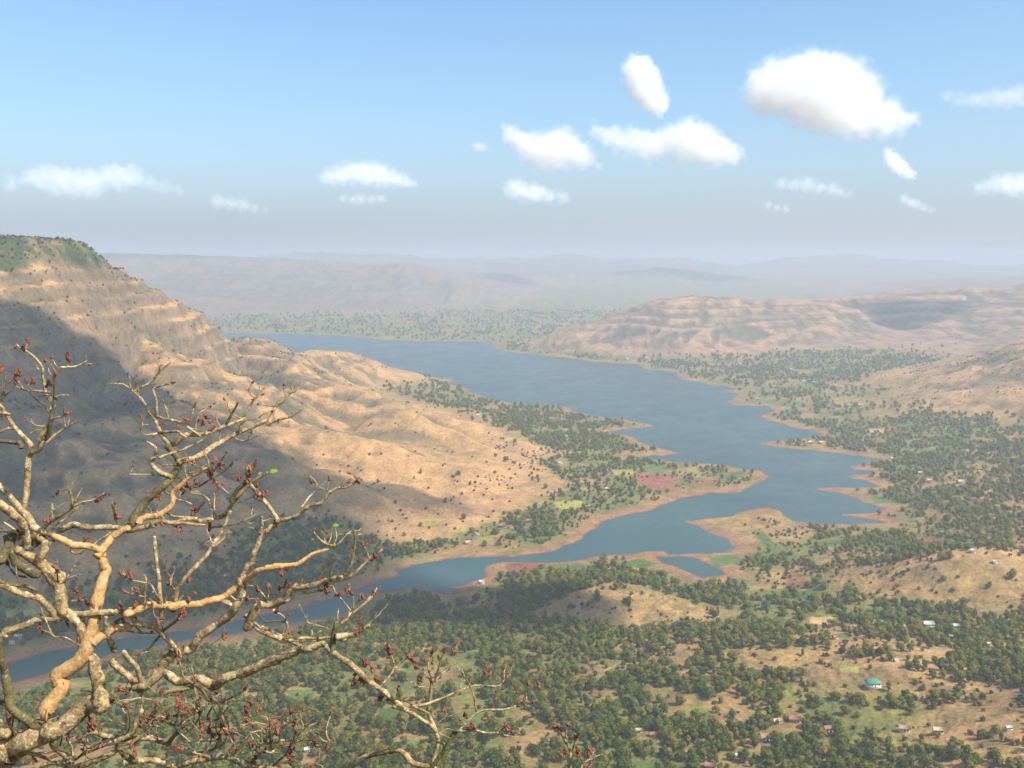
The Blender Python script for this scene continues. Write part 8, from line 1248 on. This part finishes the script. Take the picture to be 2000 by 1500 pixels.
def box_data(v, f, x0, x1, y0, y1, z0, z1):
    k = len(v)
    v += [(x0, y0, z0), (x1, y0, z0), (x1, y1, z0), (x0, y1, z0), (x0, y0, z1), (x1, y0, z1), (x1, y1, z1), (x0, y1, z1)]
    f += [(k, k + 3, k + 2, k + 1), (k + 4, k + 5, k + 6, k + 7), (k, k + 1, k + 5, k + 4), (k + 1, k + 2, k + 6, k + 5), (k + 2, k + 3, k + 7, k + 6), (k + 3, k, k + 4, k + 7)]

HOUSE_LABELS = ['white-walled house with a green hip roof on the brown slope', 'white-roofed house at the end of the pale earth bank', 'white house among the dark trees beyond the pale bank', 'tiny white house just below the house beyond the pale bank', 'tiny white house deep in the dark trees at the frame edge', 'lone white house on top of the bare brown ridge', 'small rust-roofed hut beside the dirt track below the green-roofed house', 'grey-roofed house with a white end wall below the green-roofed house', 'rust-roofed house with white walls in the village trees', 'thatch-coloured hut next to the rust-roofed village house', 'brown-roofed house with a pale blue wall in the village trees', 'rust-roofed house between the village trees and the grey-roofed house', 'low ochre hut below the terraced brown slope', 'small white house on the stepped slope at the frame edge', 'rust-roofed hut at the edge of the open wood', 'ochre hut beside the rust-roofed hut in the open wood', 'tiny white house low in the trees below the village', 'small rust-roofed hut under the ridge of dry grass', 'tiny rust-roofed hut near the green plots beyond the mound', 'tiny white house among trees beyond the bare ridge', 'rust-roofed house cut by the lower frame edge', 'rust-roofed farmhouse on the shore below the golden spurs', 'smaller rust-roofed shed touching the shore farmhouse', 'rust-roofed house by the yellow field on the near shore', 'tiny white house near the water of the inner bay', 'ochre hut close to the narrow river arm', 'white house on the small wooded point of the river arm', 'grey-roofed hut at the foot of the golden spur', 'tiny white house at the tip of the lowest golden spur', 'tiny rust-roofed hut on the end of the golden spur', 'white house in the wooded strip behind the golden spur', 'tiny white house where the wooded strip meets the hill', 'tiny rust-roofed hut at the start of the wooded strip', 'tiny ochre hut along the wooded strip', 'white building on the far spit of the lake', 'smaller white building on the far spit of the lake', 'tiny white house under the far hills by the water', 'tiny ochre house under the far hills by the water', 'tiny ochre house on the far bank below the hills', 'tiny white house in the far green plain', 'ochre house on the far sandy point', 'tiny white house on the near wooded shore', 'tiny white house in the middle of the far green plain', 'white house at the edge of the far green plain', 'tiny white house next to the white house of the far plain', 'tiny ochre house below the brown rise of the far plain', 'tiny white house near the far water edge', 'ochre farmhouse under the golden slope across the water', 'ochre building on the long sandy point', 'second ochre building on the long sandy point', 'tiny white house in the dense trees across the water', 'tiny white house at the head of the small cove', 'white house in the dense trees behind the coves', 'ochre house in the dense trees behind the coves', 'long ochre building in the dense trees behind the coves', 'white-roofed hut under the bare branches by the river arm', 'second white-roofed hut under the bare branches by the river arm', 'tiny white house in the shaded trees under the hill', 'white house seen through the twigs below the bare tree', 'tiny rust hut at the top of the dry ridge', 'tiny white house behind the dry ridge']

for i, (hx, hy, hw, k) in enumerate(HOUSES):
    g = random.Random(900 + i)
    hw = max(hw, 4.0) * .92
    big = F_PX * hw / math.hypot(hx, hy) > 11
    L, W_, H_ = hw, hw * g.uniform(.55, .7), hw * g.uniform(.26, .32) + .8
    gz = float(ground_z([hx - hw / 2, hx + hw / 2, hx, hx, hx], [hy, hy, hy - hw / 3, hy + hw / 3, hy])[0].max())
    gz0 = float(ground_z([hx - hw / 2, hx + hw / 2, hx, hx, hx], [hy, hy, hy - hw / 3, hy + hw / 3, hy])[0].min())
    e = empty('house', (hx, hy, gz), g.uniform(-.35, .35))
    tag(e, HOUSE_LABELS[i], 'house', 'houses of the valley')
    v, f = [], []
    box_data(v, f, -L / 2, L / 2, -W_ / 2, W_ / 2, gz0 - gz - .6, H_)
    rise = W_ * .34; o_ = hw * .06 + .15
    if k != 'teal':
        kk = len(v)
        v += [(-L / 2, -W_ / 2, H_), (-L / 2, W_ / 2, H_), (-L / 2, 0, H_ + rise * .96), (L / 2, -W_ / 2, H_), (L / 2, W_ / 2, H_), (L / 2, 0, H_ + rise * .96)]
        mw = np_mesh('wall', v, quads=f, tris=[(kk, kk + 2, kk + 1), (kk + 3, kk + 4, kk + 5)], smooth=False)
    else:
        mw = np_mesh('wall', v, quads=f, smooth=False)
    mesh_obj('wall', mw, WALLM[k], e)
    hip = L * .22 if k == 'teal' else -o_
    rv, th_ = [], .12 + hw * .006
    for dz in (0, th_):
        rv += [(-L / 2 - o_, -W_ / 2 - o_, H_ - o_ * .45 + dz), (L / 2 + o_, -W_ / 2 - o_, H_ - o_ * .45 + dz), (L / 2 + o_, W_ / 2 + o_, H_ - o_ * .45 + dz), (-L / 2 - o_, W_ / 2 + o_, H_ - o_ * .45 + dz), (-L / 2 + hip, 0, H_ + rise + dz), (L / 2 - hip, 0, H_ + rise + dz)]
    rq = [(6, 7, 11, 10), (8, 9, 10, 11), (1, 0, 4, 5), (3, 2, 5, 4), (0, 1, 7, 6), (2, 3, 9, 8)]
    rt = [(9, 6, 10), (7, 8, 11), (0, 3, 4), (2, 1, 5)]
    if k == 'teal': rq += [(1, 2, 8, 7), (3, 0, 6, 9)]
    else:
        rt = []; rq += [(0, 4, 10, 6), (4, 3, 9, 10), (5, 1, 7, 11), (2, 5, 11, 8)]
    mesh_obj('roof', np_mesh('roof', rv, quads=rq, tris=rt or None, smooth=False), ROOFM[k], e)
    if big:
        v, f = [], []; box_data(v, f, -.5, .5, -W_ / 2 - .05, -W_ / 2 + .02, 0, min(2.0, H_ * .8))
        mesh_obj('door', np_mesh('door', v, quads=f, smooth=False), doorm, e)
        for sx in (-.3, .3):
            v, f = [], []; box_data(v, f, sx * L - .5, sx * L + .5, -W_ / 2 - .05, -W_ / 2 + .02, H_ * .38, H_ * .75)
            mesh_obj('window', np_mesh('window', v, quads=f, smooth=False), glassm, e)

# the pale cut bank beyond the dry ridge
bx_, by_ = np.array([b[0] for b in BANK]), np.array([b[1] for b in BANK])
tt = np.linspace(0, 1, 40); kx = np.interp(tt, np.linspace(0, 1, len(bx_)), bx_); ky = np.interp(tt, np.linspace(0, 1, len(by_)), by_)
kz = ground_z(kx, ky)[0]; v, f = [], []
for i in range(40):
    hgt = 2.0 + .6 * math.sin(i * 1.7) + .4 * math.sin(i * .6)
    for dy, dz in ((-2.6, -.5), (-1.2, hgt * .75), (-.2, hgt), (1.6, hgt), (3.0, -.5)):
        v.append((kx[i], ky[i] + dy, kz[i] + dz))
for i in range(39):
    for j in range(4):
        f.append((i * 5 + j, (i + 1) * 5 + j, (i + 1) * 5 + j + 1, i * 5 + j + 1))
tag(mesh_obj('earth_bank', np_mesh('earth_bank', v, quads=f), plain('pale_earth', (.62, .48, .32), .95, .25, .6)), 'long pale bank of cut earth beside the white-roofed house', 'bank')
# ------------------------------------------------------------------ the bare tree on the brink
def bark(name, stops, lichen, moss):
    m, nt, b = new_mat(name)
    b.inputs['Roughness'].default_value = .88
    ge = N(nt, 'ShaderNodeNewGeometry'); P = ge.outputs['Position']
    c = ramp(nt, noise_tex(nt, 26.0, 6, .72, P), stops)
    l1 = ramp(nt, noise_tex(nt, 45.0, 3, .6, P), [(.58, 0.0), (.66, 1.0)])
    f = N(nt, 'ShaderNodeMath', operation='MULTIPLY'); nt.links.new(l1, f.inputs[0]); f.inputs[1].default_value = lichen
    c = mix_rgb(nt, f.outputs[0], c, (.62, .56, .43))
    l2 = ramp(nt, noise_tex(nt, 9.0, 4, .6, P), [(.50, 0.0), (.68, 1.0)])
    g = N(nt, 'ShaderNodeMath', operation='MULTIPLY'); nt.links.new(l2, g.inputs[0]); g.inputs[1].default_value = moss
    c = mix_rgb(nt, g.outputs[0], c, (.17, .145, .05))
    l3 = ramp(nt, noise_tex(nt, 70.0, 2, .6, P), [(.28, 1.0), (.36, 0.0)])
    c = mix_rgb(nt, l3, c, (.10, .07, .04))
    nt.links.new(c, b.inputs['Base Color'])
    bp = N(nt, 'ShaderNodeBump', Strength=.9, Distance=.012)
    nt.links.new(noise_tex(nt, 60.0, 5, .65, P), bp.inputs['Height']); nt.links.new(bp.outputs[0], b.inputs['Normal'])
    return m

BARKS = {'g': bark('grey_bark', [(.36, (.11, .07, .033)), (.5, (.33, .225, .11)), (.64, (.55, .40, .22))], .75, .5),
         'o': bark('peeled_bark', [(.32, (.36, .19, .07)), (.55, (.52, .31, .13)), (.75, (.60, .41, .21))], .3, .2),
         'd': bark('mossy_bark', [(.3, (.07, .055, .03)), (.6, (.14, .11, .05)), (.8, (.24, .19, .10))], .25, .8)}

def catmull(pts, n):
    P = np.array(pts, float); out = []
    for i in range(len(P) - 1):
        p0, p1, p2, p3 = P[max(i - 1, 0)], P[i], P[i + 1], P[min(i + 2, len(P) - 1)]
        for k in range(n):
            t = k / n
            out.append(.5 * (2 * p1 + (-p0 + p2) * t + (2 * p0 - 5 * p1 + 4 * p2 - p3) * t * t + (-p0 + 3 * p1 - 3 * p2 + p3) * t ** 3))
    out.append(P[-1])
    return np.array(out)

def limb_mesh(name, pts, seed):
    g = np.random.default_rng(seed)
    D = catmull(pts, 3)
    co, rad = D[:, :3].copy(), np.maximum(D[:, 3] * .80, .0014)
    n = len(co)
    L = np.concatenate([[0], np.cumsum(np.linalg.norm(np.diff(co, axis=0), axis=1))])
    # gnarled: slight kinks and swellings
    for ax in range(3):
        co[:, ax] += rad * .75 * np.interp(L, np.linspace(0, L[-1], max(3, int(L[-1] / .07))), g.normal(size=max(3, int(L[-1] / .07))))
    rad = rad * (1 + .08 * np.interp(L, np.linspace(0, L[-1], max(3, int(L[-1] / .045))), g.normal(size=max(3, int(L[-1] / .045))).clip(-1.3, 1.6)))
    # rounded tip
    tip = co[-1] + (co[-1] - co[-2]) / (np.linalg.norm(co[-1] - co[-2]) + 1e-9) * rad[-1] * .7
    co = np.vstack([co, tip]); rad = np.append(rad, rad[-1] * .45)
    n += 1
    sides = 12 if rad.max() > .02 else 8 if rad.max() > .008 else 6
    t = np.gradient(co, axis=0); t /= np.linalg.norm(t, axis=1, keepdims=True) + 1e-9
    a = np.cross(t[0], [.3, .2, .93]); a /= np.linalg.norm(a)
    V = np.empty((n, sides, 3)); ang = np.arange(sides) * 2 * np.pi / sides
    for i in range(n):
        a = a - t[i] * a.dot(t[i]); a /= np.linalg.norm(a) + 1e-9
        b = np.cross(t[i], a)
        rr_ = rad[i] * (1 + .10 * g.normal(size=sides).clip(-1.5, 1.5))
        V[i] = co[i] + (np.cos(ang)[:, None] * a + np.sin(ang)[:, None] * b) * rr_[:, None]
    ids = np.arange(n * sides).reshape(n, sides)
    q = np.stack([ids[:-1], np.roll(ids[:-1], -1, 1), np.roll(ids[1:], -1, 1), ids[1:]], -1).reshape(-1, 4)
    V = V.reshape(-1, 3)
    k = len(V)
    V = np.vstack([V, co[:1], co[-1:]])
    tr = [(ids[0, (j + 1) % sides], ids[0, j], k) for j in range(sides)] + [(ids[-1, j], ids[-1, (j + 1) % sides], k + 1) for j in range(sides)]
    return np_mesh(name, V, quads=q, tris=tr)

budm, but, bub = new_mat('red_bud')
bub.inputs['Roughness'].default_value = .5
boi = N(but, 'ShaderNodeObjectInfo'); bge = N(but, 'ShaderNodeNewGeometry')
but.links.new(mix_rgb(but, noise_tex(but, 220.0, 2, .5, bge.outputs['Position']), ramp(but, boi.outputs['Random'], [(0, (.18, .058, .040)), (.6, (.24, .085, .05)), (1, (.30, .13, .065))]), (.13, .042, .028)), bub.inputs['Base Color'])
freshm, fnt, fb = new_mat('fresh_leaf')
fnt.links.new(ramp(fnt, noise_tex(fnt, 120.0), [(.3, (.13, .22, .025)), (.7, (.20, .28, .04))]), fb.inputs['Base Color'])

def bud_mesh(seed):
    g = random.Random(seed); bm = bmesh.new()
    n = g.randint(8, 13); ln = g.uniform(.010, .024)
    for k in range(n):
        u = k / (n - 1)
        a = k * 2.4 + g.uniform(-.4, .4)
        r = g.uniform(.0045, .0075) * (1.1 - .5 * u)
        off = g.uniform(.003, .010) * (1.2 - .7 * u)
        c = (math.cos(a) * off, math.sin(a) * off, (u - .4) * ln * 2)
        bmesh.ops.create_icosphere(bm, subdivisions=2, radius=1.0, matrix=Matrix.Translation(c) @ Euler((g.uniform(-.6, .6), g.uniform(-.6, .6), a)).to_matrix().to_4x4() @ Matrix.Diagonal((r, r, r * 1.35, 1)))
    bmesh.ops.create_icosphere(bm, subdivisions=1, radius=1.0, matrix=Matrix.Diagonal((.003, .003, ln * 1.2, 1)))
    me = bpy.data.meshes.new('bud_cluster'); bm.to_mesh(me); bm.free()
    tmp = bpy.data.objects.new('tmp', me); COL.objects.link(tmp)
    rm = tmp.modifiers.new('r', 'REMESH'); rm.mode = 'VOXEL'; rm.voxel_size = .0016
    out = bpy.data.meshes.new_from_object(tmp.evaluated_get(bpy.context.evaluated_depsgraph_get()))
    bpy.data.objects.remove(tmp); bpy.data.meshes.remove(me)
    out.name = 'bud_cluster'; out.materials.append(budm)
    return out

root = empty('bare_tree', (-2.55, 4.1, 395.9))
tag(root, 'gnarled leafless tree with red buds leaning over the edge', 'tree')
inv = Matrix.Translation(root.location).inverted()
limbs = []
for i, (m, par, s) in enumerate(BRANCHES):
    pts = [[float(c) for c in p.split(',')] for p in s.split()]
    pts = [(p[0] - root.location.x, p[1] - root.location.y, p[2] + EYE - root.location.z, p[3]) for p in pts]
    if i == 0:
        p0 = pts[0]
        pts = [(0.0, 0.0, -.35, .17), (.02, .0, .5, .13), ((p0[0]) * .6, p0[1], p0[2] * .75, .115)] + pts
    rmax = max(p[3] for p in pts)
    top = par
    while top > 0 and limbs[top].name.startswith('twig'): top = BRANCHES[top][1]
    kind = 'trunk' if i == 0 else 'branch' if (rmax > .0085 or par <= 0) else 'twig'
    if kind == 'twig' and limbs[top].name.startswith('trunk'): kind = 'branch'
    o = mesh_obj(kind, limb_mesh(kind, pts, 700 + i), BARKS[m], root if kind != 'twig' else limbs[top])
    limbs.append(o)
def holder(par):
    while par >= 0 and limbs[par].name.startswith('twig'): par = BRANCHES[par][1]
    return limbs[max(par, 0)]
BM = [bud_mesh(800 + k) for k in range(7)]
for k, (par, x, y, z) in enumerate(BUDS):
    g = random.Random(k)
    o = bpy.data.objects.new('bud_cluster', BM[k % 7]); link(o, holder(par))
    o.location = (x - root.location.x, y - root.location.y, z + EYE - root.location.z)
    o.rotation_euler = (g.uniform(-.9, .9), g.uniform(-.9, .9), g.uniform(0, 6.28))
    sc_ = g.uniform(.6, 1.05); o.scale = (sc_ * .9, sc_ * .9, sc_ * 1.25)
# short side shoots
def shoot_mesh(seed):
    g = random.Random(seed); L = 1.0; pts = [(0, 0, -.05, .055)]
    x = y = 0.0
    for q in range(1, 5):
        x += g.uniform(-.12, .12); y += g.uniform(-.12, .12)
        pts.append((x, y, q / 4, .055 - .008 * q))
    me = limb_mesh('twig', pts, seed); me.materials.append(BARKS['g'])
    return me
SM = [shoot_mesh(870 + k) for k in range(8)]
gs = random.Random(99); n_sh = 0
for i, (m, par, s) in enumerate(BRANCHES):
    pts = [[float(c) for c in p.split(',')] for p in s.split()]
    if len(pts) < 4 or max(p[3] for p in pts) > .022: continue
    for q in range(gs.choice([0, 1, 1, 2])):
        k = gs.randrange(len(pts) // 2, len(pts)); p = pts[k]; t = Vector(pts[k][:3]) - Vector(pts[max(k - 1, 0)][:3])
        d = (t.normalized() + Vector((gs.uniform(-1, 1), gs.uniform(-.6, .6), gs.uniform(-.3, 1.1)))).normalized()
        o = bpy.data.objects.new('twig', gs.choice(SM)); link(o, holder(i))
        o.location = (p[0] - root.location.x, p[1] - root.location.y, p[2] + EYE - root.location.z)
        o.rotation_euler = d.to_track_quat('Z', 'Y').to_euler()
        ln = gs.uniform(.03, .085); o.scale = (ln * .9, ln * .9, ln)
        if gs.random() < .45:
            b = bpy.data.objects.new('bud_cluster', BM[gs.randrange(7)]); link(b, holder(i))
            b.location = Vector(o.location) + d * ln; b.rotation_euler = o.rotation_euler; b.scale = (.55,) * 3
        n_sh += 1
for k, (par, x, y, z, s, ang) in enumerate(LEAVES):
    v, f = [], []
    for i in range(9):
        u = i / 8; w = math.sin(math.pi * u ** .8) * .30
        for q, j in enumerate((-1, 0, 1)):
            v.append((u * s, w * j * s * .9, (.12 * abs(j) * w - .25 * (u - .5) ** 2) * s))
    for i in range(8):
        f += [(i * 3, i * 3 + 3, i * 3 + 4, i * 3 + 1), (i * 3 + 1, i * 3 + 4, i * 3 + 5, i * 3 + 2)]
    o = mesh_obj('leaf', np_mesh('leaf', v, quads=f), freshm, holder(par))
    o.location = (x - root.location.x, y - root.location.y, z + EYE - root.location.z)
    o.rotation_euler = (1.0, -ang * .4, .2 * ang)
